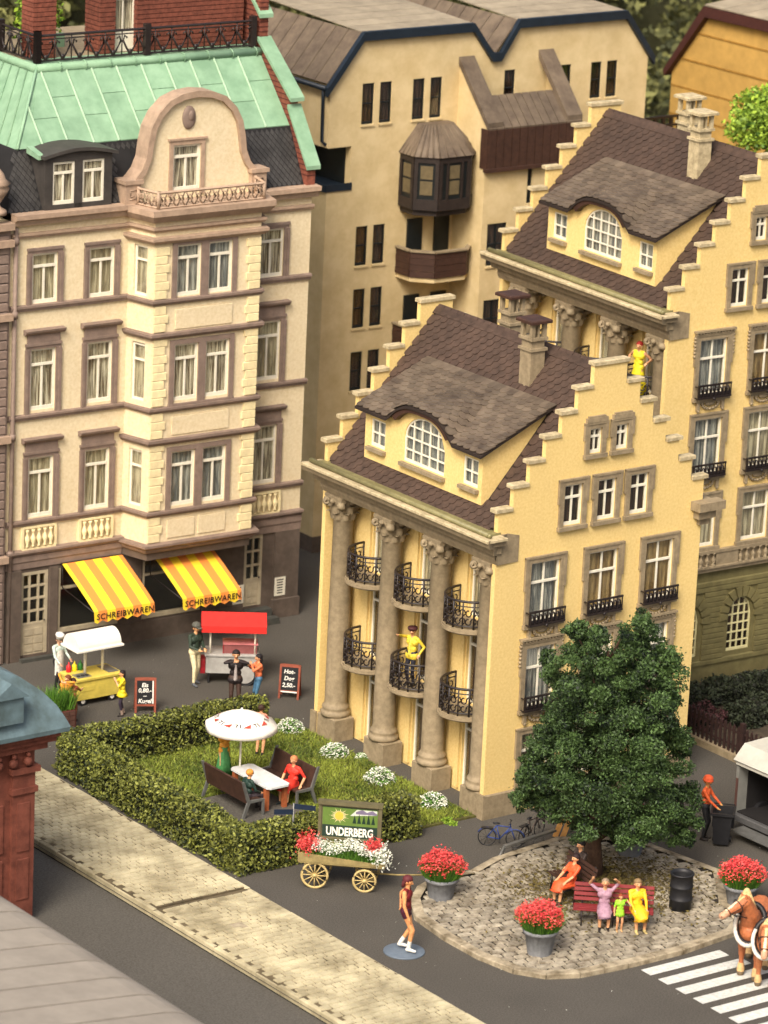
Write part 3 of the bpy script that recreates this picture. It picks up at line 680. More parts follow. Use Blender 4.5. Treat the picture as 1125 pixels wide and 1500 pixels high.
    # bay mouldings follow front and both sides
    def bayband(z, h, d, mat, nm='bay_moulding'):
        m = MB(); P = [(BL, 0), (FL, -D), (FR, -D), (BR, 0)]
        O = [(BL-d, 0), (FL-d*.85, -D-d), (FR+d*.85, -D-d), (BR+d, 0)]; O2 = [(BL-d*.5, 0), (FL-d*.45, -D-d*.5), (FR+d*.45, -D-d*.5), (BR+d*.5, 0)]
        for i in range(3):
            a, b, oa, ob_, pa, pb = P[i], P[i+1], O[i], O[i+1], O2[i], O2[i+1]
            m.add([(*a, z), (*pa, z), (*oa, z+h*.55), (*oa, z+h), (*a, z+h+.01), (*b, z), (*pb, z), (*ob_, z+h*.55), (*ob_, z+h), (*b, z+h+.01)],
                  [(0, 1, 6, 5), (1, 2, 7, 6), (2, 3, 8, 7), (3, 4, 9, 8), (0, 4, 3, 2, 1), (5, 6, 7, 8, 9), (0, 5, 9, 4)])
        m.build(nm, mat, root)
    for z, h, d in ((3.1, .12, .08), (3.22, .16, .22), (4.22, .16, .13), (6.45, .18, .16), (7.45, .16, .13), (9.72, .18, .16), (10.76, .16, .13), (12.62, .2, .2), (12.98, .14, .14), (13.30, .38, .34)):
        bayband(z, h, d, TRIML if z > 12 else TRIM)
    q = MB().box((-.24, -.05, .01), (.24, 0, .255), .025); qm = q.mesh('quoin', CREAMY); qs = MB().box((-.20, -.05, .01), (.20, 0, .255), .025).mesh('quoin', CREAMY)
    for x in (FL+.25, FR-.25):
        for z0, n in ((3.42, 3), (4.42, 8), (6.66, 3), (7.66, 8), (9.94, 3), (10.95, 6)):
            for i in range(n): ob('quoin', qm if i % 2 else qs, root, (x+(0 if i % 2 else (-.04 if x < -4 else .04)), -D-.002, z0+i*.262))
    for z0, n in ((3.42, 3), (6.66, 3), (9.94, 3)):
        for i in range(n): ob('quoin', qs, root, ((BL+FL)/2+.17, -.72, z0+i*.262), -pi/2+.25)
    for z, h in bh_:
        m = MB(); a, b = -4.97-.42, -3.87+.42
        for x0, x1 in ((a-.16, a-.003), (b+.003, b+.16), (-4.97+.423, -3.87-.423)): m.box((x0, -D-.06, z-.08), (x1, -D-.002, z+h+.001))
        m.box((a-.16, -D-.06, z+h+.002), (b+.16, -D-.002, z+h+.14)); m.box((a-.18, -D-.08, z-.14), (b+.18, -D-.002, z-.08))
        m.build('window_surround', TRIM, root)
        for c, w_ in bw: kit_place(winkit(w_, h, 'W' if z > 7 and z < 9 else 'B', 2, .74, 0, .07, tee=True), root, (c, -D+.03, z))
    for z0, z1, xs_ in ((9.98, 10.6, [(-5.38, -3.4)]), (6.72, 7.3, [(-5.4, -3.4)]), (3.5, 4.08, [(-5.45, -4.5), (-4.35, -3.4)])):
        for a, b in xs_: MB().box((a, -D-.035, z0), (b, -D-.001, z1), .03).build('wall_panel', CREAM, root)
    MB().prism([(BL+.02, .0), (FL+.02, -D+.02), (FR-.02, -D+.02), (BR-.02, 0)], 2, 2.86, 3.1).build('bay_soffit', DARKB, root)
    # terrace slab over the bay, scroll gable and its window
    MB().prism([(BL, 0), (FL, -D), (FR, -D), (BR, 0)], 2, 13.352, 13.69).build('bay_terrace', TRIML, root)
    GZ = 13.7; pr = [(-6.55, 0), (-6.55, .55), (-6.35, .72), (-6.15, .95), (-6.0, 1.3), (-5.94, 1.75), (-5.84, 2.2), (-5.62, 2.6), (-5.25, 2.95), (-4.8, 3.12), (-4.3, 3.17)]
    half = [(x, GZ+z) for x, z in pr]; c0 = -4.3; full = half+[(2*c0-x, z) for x, z in reversed(half[:-1])]
    us = sorted(set(x for x, _ in full)|set(np.round(np.linspace(-6.55, -2.05, 46), 3)))
    def gt(u):
        for (xa, za), (xb, zb_) in zip(full[:-1], full[1:]):
            if xa <= u <= xb and xb > xa: return za+(zb_-za)*(u-xa)/(xb-xa)
        return GZ
    gw = (-4.62, -3.72, GZ+.3, GZ+1.5)
    gf = wall('scroll_gable', CREAM, root, us, GZ-.3, gt, [(-5.07, -4.1, GZ+.22, GZ+1.62)], .4, at=-.08)
    m = MB(); n = len(full)
    for i in range(n-1):
        (xa, za), (xb, zb_) = full[i], full[i+1]; dx, dz_ = xb-xa, zb_-za; ln = math.hypot(dx, dz_); nx_, nz_ = -dz_/ln, dx/ln
        def nrm_(j):
            a = full[max(j-1, 0)]; b = full[min(j+1, n-1)]; l = math.hypot(b[0]-a[0], b[1]-a[1]); return -(b[1]-a[1])/l, (b[0]-a[0])/l
        n0, n1 = nrm_(i), nrm_(i+1); t0, t1 = -.14, .05
        A = [(full[i][0]+n0[0]*t0, full[i][1]+n0[1]*t0), (full[i+1][0]+n1[0]*t0, full[i+1][1]+n1[1]*t0), (full[i+1][0]+n1[0]*t1, full[i+1][1]+n1[1]*t1), (full[i][0]+n0[0]*t1, full[i][1]+n0[1]*t1)]
        m.prism(A, 1, -.22, .42)
    m.build('gable_moulding', TRIML, gf)
    for x in (-6.5, -2.1):
        m = MB().box((x-.26, -.26, GZ), (x+.26, .3, GZ+.6)); m.box((x-.32, -.32, GZ+.6), (x+.32, .3, GZ+.72)); m.tube([(x-.12, -.27, GZ+.15), (x+.12, -.27, GZ+.15), (x+.12, -.27, GZ+.42), (x-.1, -.27, GZ+.42), (x-.1, -.27, GZ+.24), (x+.03, -.27, GZ+.24)], .02, 4)
        m.build('scroll_foot', TRIML, gf)
    m = MB().ell((-4.55, -.1, GZ+2.42), (.24, .07, .36), 18, 8); m.ell((-4.5, -.16, GZ+2.48), (.1, .05, .16), 10, 6); m.build('oval_medallion', TRIM, gf)
    m = MB()
    for x in (-5.2, -4.1): m.box((x, -.14, GZ+.1), (x+.13, -.082, GZ+1.62))
    m.box((-5.2, -.14, GZ+1.621), (-3.97, -.082, GZ+1.76)); m.box((-5.26, -.18, GZ+1.76), (-3.91, -.082, GZ+1.82)); m.build('window_surround', TRIML, gf)
    kit_place(winkit(.97, 1.4, 'W', 2, .74, 0, .08, tee=True), root, (-4.585, -.05, GZ+.22))
    # pierced balustrade on the bay
    def balu(p, q, nm, mat, h=.5, n=10):
        p, q = Vector(p), Vector(q); d = (q-p); L = d.length; d.normalize(); m = MB(); zz = Vector((0, 0, 1))
        for z, r in ((.03, .035), (h, .045)): m.tube([p+zz*z, q+zz*z], r, 4, False)
        for i in range(n):
            c = p+d*L*(i+.5)/n; s = L/n*.5
            for a0 in (-1, 1): m.tube([c+d*a0*s*.85+zz*.05, c+d*a0*s*.15+zz*h*.5, c+d*a0*s*.85+zz*(h-.03)], .026, 4)
            m.tube([c+d*.6*s*cos(t)+zz*(h*.5+.12*sin(t)) for t in np.linspace(0, 2*pi, 9)[:-1]], .022, 4, closed=True)
        for e in (p, q): m.tube([e, e+zz*(h+.06)], .05, 4)
        return m.build(nm, mat, root)
    zt = 13.69
    balu((FL+.02, -D-.1, zt), (FR-.02, -D-.1, zt), 'pierced_balustrade', TRIML, .48, 12); balu((FL+.0, -D-.1, zt), (BL+.1, -.3, zt), 'pierced_balustrade', TRIML, .48, 3); balu((FR, -D-.1, zt), (BR-.1, -.3, zt), 'pierced_balustrade', TRIML, .48, 3)
    # mansard: slate below, green sheet above
    e1, z1, e2, z2, e0, z0 = .92, 15.36, 2.72, 17.30, .05, 13.72
    hl = [(-10.55, e0, z0), (-9.78, e1, z1), (-8.15, e2, z2)]
    m = MB(); B_ = [(-13.5, z0), (-13.5, z1)]
    m.add([(hl[0][0], e0, z0), (XR-.02, e0, z0), (XR-.02, e1, z1), (hl[1][0], e1, z1), (hl[0][0]-.2, e0+4, z0), (hl[1][0], e1+4, z1), (XR-.02, e2+1.2, z0), (hl[0][0]-.2, e2+1.2, z0)], [(0, 1, 2, 3), (0, 3, 5, 4), (0, 1, 6, 7)])
    sl_ = m.build('slate_slope', M('slate_bed', (30, 29, 29), .8, .1, 4), root)
    # diamond slates as relief
    nrm = Vector((0, -(z1-z0), e1-e0)).normalized(); upv = Vector((0, e1-e0, z1-z0)).normalized(); Ls = math.hypot(e1-e0, z1-z0); m = MB()
    for r in range(14):
        for c in range(62):
            x = -10.6+c*.175+(.0875 if r % 2 else 0); s = .06+r*.136
            if s > Ls-.03 or x > -.3 or x < -10.5+s*.3: continue
            if -9.45 < x < -7.0 and s < 1.6: continue
            if -6.6 < x < -2.05 and s < 1.6: continue
            c0_ = Vector((x, e0, z0))+upv*s; a = .078; P = [Vector((a, 0, 0)), upv*.122, Vector((-a, 0, 0)), -upv*.122]
            t = [.006, .0, .006, .022]
            m.add([c0_+p+nrm*k for p, k in zip(P, t)]+[c0_+p*1-nrm*.01 for p in P], [(0, 1, 2, 3), (0, 3, 7, 4), (3, 2, 6, 7), (2, 1, 5, 6), (1, 0, 4, 5)])
    tag(m.build('slates', SLATE, sl_), kind='stuff')
    # green roof: one panel between each pair of standing seams and cross joints
    g = ob('green_roof', MB().add([hl[1], (XR-.3, e1, z1), (XR-.3, e2, z2), hl[2], (hl[1][0], e1+5, z1), (hl[2][0], e2+5, z2)], [(0, 1, 2, 3), (0, 3, 5, 4)]).mesh('green_roof', COPPER), root)
    nrm = Vector((0, -(z2-z1), e2-e1)).normalized(); upv = Vector((0, e2-e1, z2-z1)).normalized(); Lg = math.hypot(e2-e1, z2-z1)
    c1 = .86; nC = 12
    def gp(x, s, k=0): return Vector((x, e1, z1))+upv*s+nrm*k
    def hipx(s): return hl[1][0]+(hl[2][0]-hl[1][0])*s/Lg
    for i in range(nC):
        xb = XR-.3-c1*i; xa = xb-c1
        cut = [0, Lg*(.36 if i % 2 else .62), Lg]
        for a, b in zip(cut[:-1], cut[1:]):
            P = [(max(xa, hipx(a)), a), (xb, a), (xb, b), (max(xa, hipx(b)), b)]
            if xb <= hipx(b): P = [(max(xa, hipx(a)), a), (xb, a), (xb, a+(xb-hipx(a))/(hipx(Lg)-hipx(0))*Lg if xb > hipx(a) else a)]
            if P[1][0]-P[0][0] < .05: continue
            P = [(x+(.012 if k in (0, 3) else -.012), s+(.012 if k < 2 else -.012)) for k, (x, s) in enumerate(P)] if len(P) == 4 else P
            m = MB(); n = len(P); m.add([gp(x, s, -.01) for x, s in P]+[gp(x, s, .022) for x, s in P], [tuple(range(n)), tuple(range(n, 2*n))]+[(k, (k+1) % n, n+(k+1) % n, n+k) for k in range(n)])
            m.build('roof_panel', COPPER, g)
        s1 = Lg if xa > hipx(Lg) else max(0, (xa-hipx(0))/(hipx(Lg)-hipx(0))*Lg)
        if s1 > .1: MB().tube([gp(xa, 0, .04), gp(xa, s1, .04)], .036, 4, False).build('standing_seam', M('seam_copper', (150, 178, 148), .65, .06, 4), g)
    m = MB().tube([gp(hl[1][0], 0, .03), gp(hipx(Lg), Lg, .03)], .05, 6); m.build('hip_seam', COPPER, g)
    for i in range(5):                          # seams of the turned side
        t = (i+1)/5.5; a = Vector((hl[1][0], e1+3.2*t, z1+.03)); b = Vector((hl[2][0], e2+3.2*t*.8, z2+.03)); MB().tube([a, b], .024, 4).build('standing_seam', COPPER, g)
    m = MB(); m.tube([(hl[2][0], e2-.02, z2+.02), (XR-.3, e2-.02, z2+.02)], .13, 10); m.tube([(hl[2][0], e2-.02, z2+.02), (hl[2][0], e2+4, z2+.02)], .13, 10); m.box((hl[2][0], e2, z2+.1), (XR-.3, e2+.8, z2+.14))
    rc = m.build('ridge_roll', COPPER, g)
    for i in range(9): MB().tube([(XR-.5-.86*i, e2-.02+.15*cos(t), z2+.02+.15*sin(t)) for t in np.linspace(pi*.1, pi*1.35, 8)], .022, 4).build('roll_clip', COPPER, g)
    # terrace railing of cast iron
    def rail(p, q, n):
        p, q = Vector(p), Vector(q); d = q-p; L = d.length; d.normalize(); zz = Vector((0, 0, 1)); m = MB(); h = .8
        for z, r in ((.05, .035), (h, .04), (h*.86, .02)): m.tube([p+zz*z, q+zz*z], r, 4, False)
        for i in range(n):
            c = p+d*L*(i+.5)/n; s = L/n*.5
            for a0 in (-1, 1):
                m.tube([c+zz*.08, c+d*a0*s*.4+zz*h*.3, c+d*a0*s*.85+zz*h*.6, c+d*a0*s*.7+zz*h*.8, c+d*a0*s*.4+zz*h*.7], .034, 4)
            m.ell(tuple(c+zz*.14), (.09, .05, .09), 6, 4); m.tube([c+d*s+zz*.05, c+d*s+zz*h], .022, 4)
        r = m.build('terrace_railing', IRON, root)
        for e in (p, q, (p+q)/2): MB().box((e.x-.09, e.y-.09, e.z), (e.x+.09, e.y+.09, e.z+.95)).build('railing_post', IRON, root)
        return r
    zt = z2+.16; rail((-8.05, e2+.12, zt), (XR-.5, e2+.12, zt), 13); rail((-8.05, e2+.12, zt), (-8.05, e2+4.5, zt), 8)
    # brick pavilion on the terrace
    for i, (xa, xb, ya, yb) in enumerate([(-7.85, -7.1, 3.45, 4.1), (-5.55, -5.05, 3.45, 4.3), (-4.25, -.5, 3.45, 4.9), (-8.7, -8.1, 6.1, 6.7)]):
        p = MB().box((xa, ya, z2+.15), (xb, yb, z2+2.6)).build('brick_pier', MORTAR, root)
        m = MB(); rr = 0
        for r in range(17):
            z = z2+.16+r*.14
            m.box((xa-.02, ya-.02, z), (xb+.02, yb+.02, z+.115))
        tag(m.build('brick_course', BRICK, p), kind='stuff')
    kit_place(winkit(.8, 2.2, 'W', 2, .7), root, (-4.65, 3.65, z2+.2)); MB().box((-5.04, 3.63, z2+.15), (-4.26, 3.68, z2+.8)).build('terrace_door', WHITE, root)
    MB().box((-7.34, 5.0, z2+.1), (-5.86, 5.1, z2+.55)).build('planter_wall', COPPER, root)
    leafmesh('terrace_plant', rng.uniform((-7.3, 5.15, z2+.4), (-5.8, 5.7, z2+2.2), (900, 3)), .09, LEAFB, root)
    MB().box((-8.1, 2.76, z2-.1), (XR-.3, 8, z2+.13)).build('terrace_floor', STONE, root)
    # brick party wall with green coping
    m = MB(); Y = [(-.1, 13.5), (-.1, 14.25), (1.0, 15.8), (1.0, 16.2), (2.8, 17.6), (2.8, 20), (6, 20), (6, 13.5)]
    m.prism([(y, z) for y, z in Y], 0, -.28, .02); pw = m.build('party_wall', BRICK, root)
    for r in range(38):
        z = 14.0+r*.15; ys = -.1 if z < 14.25 else ((z-14.25)/1.41-.1 if z < 15.75 else (1.0 if z < 16.15 else min(2.8, 1.0+(z-16.15)*1.28)))
        if z < 19.9: MB().box((-.29, ys-.015, z), (.03, ys+.9, z+.03)).build('brick_joint', MORTAR, pw)
    for (ya, za, yb, zb_) in ((-.2, 14.2, 1.0, 15.88), (.82, 16.1, 2.8, 17.65), (2.7, 18.35, 3.4, 19.0)):
        MB().prism([(ya, za), (ya, za+.12), (yb, zb_+.12), (yb, zb_)], 0, -.36, .14).build('party_wall_coping', COPPER, pw)
    # lead dormer with two windows
    m = MB(); a, b = -9.38, -7.12
    m.box((a, -.06, 13.72), (a+.26, .06, 15.12)); m.box((b-.26, -.06, 13.72), (b, .06, 15.12)); m.box((-8.38, -.06, 13.72), (-8.12, .06, 15.12)); m.box((a+.261, -.06, 13.72), (b-.261, .055, 13.86)); m.box((a, -.062, 15.121), (b, .06, 15.34))
    m.prism([(a, 13.73), (a, 15.3), (a+.12, 15.3), (a+.12, 13.73)], 1, .061, .92); m.prism([(b-.12, 13.73), (b-.12, 15.3), (b, 15.3), (b, 13.73)], 1, .061, .92)
    n = 12; P = [(a-.12+(b-a+.24)*i/n, 15.34+.19*sin(pi*i/n)) for i in range(n+1)]
    m.prism(P+[(x, z-.10) for x, z in reversed(P)], 1, -.2, .98)
    m.prism([(a, 15.32)]+[(x, z-.1) for x, z in P[1:-1]]+[(b, 15.32)], 1, -.055, 0)
    dm = m.build('lead_dormer', DORMD, root)
    for c in (-8.75, -7.75): kit_place(winkit(.74, 1.26, 'W', 2, .74, 0, .07, tee=True), root, (c, -.02, 13.86))
    m = MB().prism([(.0, 15.22), (.0, 15.35), (.7, 15.5), (.7, 15.3)], 0, a-.2, a-.001); m.build('dormer_flashing', COPPER, dm)
    # downpipe
    m = MB(); m.tube([(-10.33, -.1, 0), (-10.33, -.1, 13.3)], .07, 8)
    for z in (3.3, 6.9, 10.6, 12.8): m.lathe([(.1, z), (.1, z+.2)], (-10.33, -.1, 0), 8)
    m.build('downpipe', TRIM, root)
    # shop front details
    GL = MB()
    for c, w_, z0_, z1_ in ((-7.55, 2.1, .66, 2.7), (-4.6, 2.1, .66, 2.5)):
        m = MB(); PF = M('putty_frame', (170, 158, 132), .6, .08, 5); e = .07
        m.box((c-w_/2, -.02, z0_), (c-w_/2+e, .1, z1_)); m.box((c+w_/2-e, -.02, z0_), (c+w_/2, .1, z1_)); m.box((c-w_/2+e, -.021, z0_), (c+w_/2-e, .1, z0_+.13)); m.box((c-w_/2+e, 0, 2.02), (c+w_/2-e, .1, 2.09)); m.box((c-.03, .0, 2.091), (c+.03, .1, z1_))
        f = m.build('shop_window', PF, root); MB().box((c-w_/2+.03, .04, z0_+.02), (c+w_/2-.03, .046, z1_)).build('pane', GLASS, f)
        MB().box((c-w_/2, .28, z0_), (c+w_/2, .29, z1_)).build('dark_backing', DWIN, f)  # dark sheet in place of an unlit shop interior
    PF = MATS['putty_frame']
    def door(c, w_, z0_, z1_, nc, nr):
        m = MB(); h = z1_-z0_; m.box((c-w_/2, .0, z0_), (c-w_/2+.09, .1, z1_)); m.box((c+w_/2-.09, .0, z0_), (c+w_/2, .1, z1_)); m.box((c-w_/2+.09, .001, z1_-.1), (c+w_/2-.09, .1, z1_)); m.box((c-w_/2+.09, .02, z0_), (c+w_/2-.09, .1, z0_+h*.36))
        for i in range(1, nc): x = c-w_/2+w_*i/nc; m.box((x-.03, .01, z0_+h*.36), (x+.03, .09, z1_-.1))
        for j in range(nr): z = z0_+h*(.36+.6*j/nr); m.box((c-w_/2+.09, .012, z), (c+w_/2-.09, .088, z+.06))
        for i in range(2):
            for j in range(3): xa = c-w_/2+.13+(w_-.26)*i/2; m.box((xa+.02, .0, z0_+.08+j*h*.1), (xa+(w_-.26)/2-.02, .02, z0_+.03+(j+1)*h*.1))
        d = m.build('door', PF, root); MB().box((c-w_/2+.05, .05, z0_+h*.36), (c+w_/2-.05, .056, z1_-.05)).build('pane', GLASS, d); MB().box((c-w_/2, .29, z0_), (c+w_/2, .298, z1_)).build('dark_backing', DWIN, d)  # the last box is a dark sheet replacing the unlit hallway
        MB().ell((c+w_/2-.12, -.04, z0_+h*.4), (.03, .03, .03), 6, 4).build('door_handle', IRON, d)
    door(-9.42, .92, .12, 2.72, 3, 4); door(-1.65, .66, .5, 2.78, 2, 3)
    m = MB(); m.box((-9.95, -.16, -.1), (-10.4, -.002, 2.85)); m.box((-8.92, -.08, 0), (-8.64, -.002, 2.8)); m.box((-6.46, -.06, 0), (-5.72, -.002, 2.8)); m.box((-3.5, -.06, 0), (-2.02, -.0021, 2.8)); m.box((-8.635, -.09, -.15), (-2.02, -.061, .60)); m.box((-.95, -.14, -.15), (.04, -.002, .62), .02); m.box((-.9, -.08, .62), (0, -.0022, 2.8)); m.build('shop_pilaster', DARKB, root)
    STEP = M('dark_step_stone', (66, 66, 60), .85, .12, 5); m = MB(); m.box((-2.1, -.34, 0), (-1.1, -.003, .42)); m.box((-2.2, -.62, 0), (-1.0, -.341, .2)); m.build('door_steps', STEP, root); m = MB().box((-10.0, -.34, -.1), (-8.85, -.162, .1)); m.build('door_step', STEP, root)
    # small notices
    PAP = M('white_paper', (214, 208, 188), .8, .04, 5); INK = M('black_ink', (24, 22, 22), .8, .05, 5)
    for x, z, y in ((-.68, .72, -.086), (-2.2, .66, -.066)):
        p = MB().box((x-.2, y-.01, z), (x+.2, y, z+.6)).build('notice', PAP, root)
        for i in range(6):
            wd = rng.uniform(.16, .28); MB().box((x-wd/2, y-.013, z+.5-i*.085), (x+wd/2, y-.0105, z+.5-i*.085+.035)).build('printed_line', INK, p)
    # awnings
    STR = stripe_mat('orange_yellow_stripes', (236, 200, 44), (220, 134, 58), .60)
    for i, c in enumerate((-7.5, -4.42)):
        m = MB(); n = 24; x0, x1 = -1.04, 1.04; V = []; y0 = -.12; P = [(-.0, 0), (-.5, -.23), (-1.0, -.47), (-1.5, -.72), (-1.92, -.95)]
        for (y, z) in P:
            for k in range(n+1): V.append((x0+(x1-x0)*k/n, y, z))
        for k in range(n+1): V.append((x0+(x1-x0)*k/n, -1.97, -1.27-.045*sin(2*pi*k/4)))
        for r in range(len(P)):
            for k in range(n): a = r*(n+1)+k; m.f.append((a, a+1, a+n+2, a+n+1))
        m.v = V; m.sm = [False]*len(m.f)
        me = m.mesh('awning', STR); a = ob('awning', me, root, (c, y0, 2.86 if i == 0 else 2.82))
        md = a.modifiers.new('thick', 'SOLIDIFY'); md.thickness = .015
        tx = textmesh('SCHREIBWAREN', .25, .002, sp=1.10, shear=.12, offset=.003); tx.materials.clear(); tx.materials.append(INK); tx.name = 'lettering'
        ob('lettering', tx, a, (0, -1.985, -1.19), rot=(pi/2-.12, 0, 0))
        m = MB()
        for sx in (x0+.03, x1-.03): m.tube([(sx, .0, -.75), (sx, -1.9, -1.0)], .018, 4); m.tube([(sx, .05, -.02), (sx, -.0, -.8)], .015, 4)
        m.box((x0, .0, -.08), (x1, .12, .02)); m.build('awning_frame', IRON, a)
left_house(lh)
# neighbouring pier with its vase, at the very left edge
nb = thing('corner_house', 'banded brown corner pier with a stone vase on top, at the left edge', 'house', (5.876, 17.204, 0), R(-1.86))
m = MB().box((-12.6, -.12, 0), (-10.52, 4, 13.3)).build('pier_wall', TRIM, nb)
for i in range(46):
    if i*.285 < 13 : MB().box((-11.6, -.2, .05+i*.285), (-10.62, -.121, .29+i*.285), .03).build('rusticated_block', TRIM, nb)
for z in (3.2, 6.9, 10.6, 12.8, 13.3): MB().box((-12.7, -.34, z), (-10.5, -.0, z+.2)).build('moulding', TRIML, nb)
MB().box((-12.6, -.05, 13.5), (-10.9, 1.2, 13.75)).build('pedestal', TRIML, nb)
MB().lathe([(.35, 0), (.35, .12), (.2, .2), (.14, .3), (.3, .55), (.42, .75), (.36, .85), (.45, .92), (.3, 1.05), (.25, 1.2), (.12, 1.35), (.02, 1.4)], n=16).build('vase', TRIML, nb, (-11.0, .0, 13.75))
MB().box((-14, 1.2, 13.4), (-10.9, 5, 15.5)).build('slate_roof', SLATE, nb)
# ------------------------------------------------------------------ sand coloured house behind
be = thing('apartment_house', 'sand coloured apartment house with brown double gambrel roof and dark bay window', 'house', (10.007, 22.148, 0), R(-.27))
def back_house(root):
    O = OCHRE; U1 = 13.05; DEP = 9.0
    tp = [(0, 15.62), (1.15, 17.02), (5.55, 17.02), (6.38, 15.98), (6.72, 15.98), (7.42, 17.02), (11.95, 17.02), (U1, 15.7)]
    def top(u):
        for (a, za), (b, zb) in zip(tp[:-1], tp[1:]):
            if a <= u <= b: return za+(zb-za)*(u-a)/(b-a)
        return 15.6
    wn = []
    for x in (1.26, 1.96, 3.27, 3.97): wn.append((x, x+.47, 14.17, 15.5))
    for x in (6.98, 9.32, 10.62, 11.3): wn.append((x, x+.45, 14.3, 15.52))
    for z in (9.53, 7.45, 5.35, 3.2):
        for x in (1.24, 1.93): wn.append((x, x+.47, z, z+1.3))
    wall('front_wall', O, root, [0, U1]+[u for u, _ in tp]+[.92], .55, top, wn+[(0.0, .92, 12.2, 13.5)], .3)
    for (a, b, z0, z1) in wn:
        kit_place(winkit(b-a, z1-z0, 'K', 1, 0, 2, .05, fm=DWIN), root, ((a+b)/2, .04, z0)); MB().box((a-.03, -.05, z0-.07), (b+.03, -.002, z0-.005)).build('window_sill', O, root)
    MB().box((0, .301, .55), (.3, DEP, 12.2)).build('side_wall', O, root); MB().box((.0, .301, 13.5), (.3, DEP, 15.55)).build('side_wall', O, root); MB().box((0.05, 2.2, 12.2), (.3, DEP, 13.5)).build('side_wall', O, root)
    MB().box((U1-.3, .301, 0), (U1, DEP, 15.6)).build('side_wall', O, root)
    m = MB(); m.box((0.02, .02, 12.1), (.95, 2.2, 12.199)); m.box((-.05, -.04, 12.08), (.97, .0, 12.32)); m.box((-.08, -.0, 12.08), (-.01, 2.2, 12.32)); m.build('loggia_floor', NAVY, root); MB().box((.93, .31, 12.2), (1.0, 2.2, 13.5)).build('loggia_wall', DWIN, root)
    MB().box((.0, .0, -.2), (U1, DEP, .549)).build('base_course', DARKB, root)
    # roof sheets with seams: every sheet is a part
    def slope(p, q, n, nm='roof_sheet'):
        (u0, z0), (u1, z1) = p, q; r = ob('roof', MB().add([(u0, .0, z0+.12), (u1, 0, z1+.12), (u1, DEP, z1+.12), (u0, DEP, z0+.12)], [(0, 1, 2, 3)]).mesh('roof', ROOFP), root)
        L = DEP/n; nv = Vector((-(z1-z0), 0, u1-u0)).normalized()
        for i in range(n):
            A = [Vector((u0, L*i+.02, z0+.12)), Vector((u1, L*i+.02, z1+.12)), Vector((u1, L*(i+1)-.02, z1+.12)), Vector((u0, L*(i+1)-.02, z0+.12))]
            MB().add([a+nv*.002 for a in A]+[a+nv*.03 for a in A], [(0, 1, 2, 3), (4, 5, 6, 7), (0, 1, 5, 4), (1, 2, 6, 5), (2, 3, 7, 6), (3, 0, 4, 7)]).build('roof_sheet', ROOFP, r)
    slope((-.12, 15.47), (1.15, 17.02), 13); slope((6.55, 15.98), (7.42, 17.02), 13); slope((5.55, 17.02), (6.55, 15.98), 13); slope((11.95, 17.02), (13.17, 15.55), 13)
    for (a, b) in ((1.15, 5.55), (7.42, 11.95)):
        r = ob('roof', MB().add([(a, 0, 17.14), (b, 0, 17.14), (b, DEP, 17.5), (a, DEP, 17.5)], [(0, 1, 2, 3)]).mesh('roof', ROOFP), root); n = 11; RL = M('light_sheet_roof', (150, 138, 116), .75, .12, 2, .2, 30, oi=.05)
        for i in range(n):
            y0, y1 = DEP*i/n+.02, DEP*(i+1)/n-.02; MB().add([(a, y0, 17.15+.04*y0), (b, y0, 17.15+.04*y0), (b, y1, 17.15+.04*y1), (a, y1, 17.15+.04*y1), (a, y0, 17.18+.04*y0), (b, y0, 17.18+.04*y0), (b, y1, 17.18+.04*y1), (a, y1, 17.18+.04*y1)], [(4, 5, 6, 7), (0, 1, 5, 4), (2, 3, 7, 6), (1, 2, 6, 5), (3, 0, 4, 7)]).build('roof_sheet', RL, r)
    # navy verge board
    V2 = [(-.2, 15.32)]+tp[1:3]+[(6.38, 15.98), (6.72, 15.98)]+tp[5:7]+[(13.25, 15.4)]
    for (a, za), (b, zb) in zip(V2[:-1], V2[1:]): MB().prism([(a, za-.12), (b, zb-.12), (b, zb+.17), (a, za+.17)], 1, -.16, .02).build('verge_board', NAVY, root)
    m = MB(); m.tube([(-.18, 0, 15.45), (-.18, DEP, 15.45)], .09, 6); m.tube([(-.18, .15, 15.4), (-.1, .25, 15.0), (-.08, .25, 13.7), (-.02, .1, 13.6)], .055, 6); m.build('gutter', NAVY, root)
    # projecting block with sloping brown terrace roof
    a, b, D = 5.12, 8.95, 1.6
    O2 = wall('block_front_wall', O, root, [a, b], .3, lambda u: 12.75, [(5.35, 6.15, 9.45, 10.85), (5.35, 6.15, 7.0, 8.3), (6.9, 7.1, 11.4, 12.6), (7.6, 8.4, 9.45, 10.85), (5.35, 6.15, 4.6, 5.9)], .25, at=-D)
    for (c, z, w_, h) in ((5.75, 9.45, .8, 1.4), (5.75, 7.0, .8, 1.3), (8.0, 9.45, .8, 1.4), (5.75, 4.6, .8, 1.3), (7.0, 11.4, .2, 1.2)): kit_place(winkit(w_, h, 'K', 2, 0, 2, .05, fm=DWIN), root, (c, -D+.05, z)); MB().box((c-w_/2-.03, -D-.05, z-.07), (c+w_/2+.03, -D-.002, z-.005)).build('window_sill', O, root)
    MB().box((a, -D+.251, .3), (a+.25, 0, 14.2)).build('block_side_wall', O, root); MB().box((b-.25, -D+.251, .3), (b, 0, 12.7)).build('block_side_wall', O, root)
    for xx in (a, b-.55): MB().prism([(-D-.1, 14.22), (-.0, 16.1), (0, 15.85), (-D-.1, 14.0)], 0, xx-.05, xx+.58).build('terrace_roof_arm', ROOFP, root)
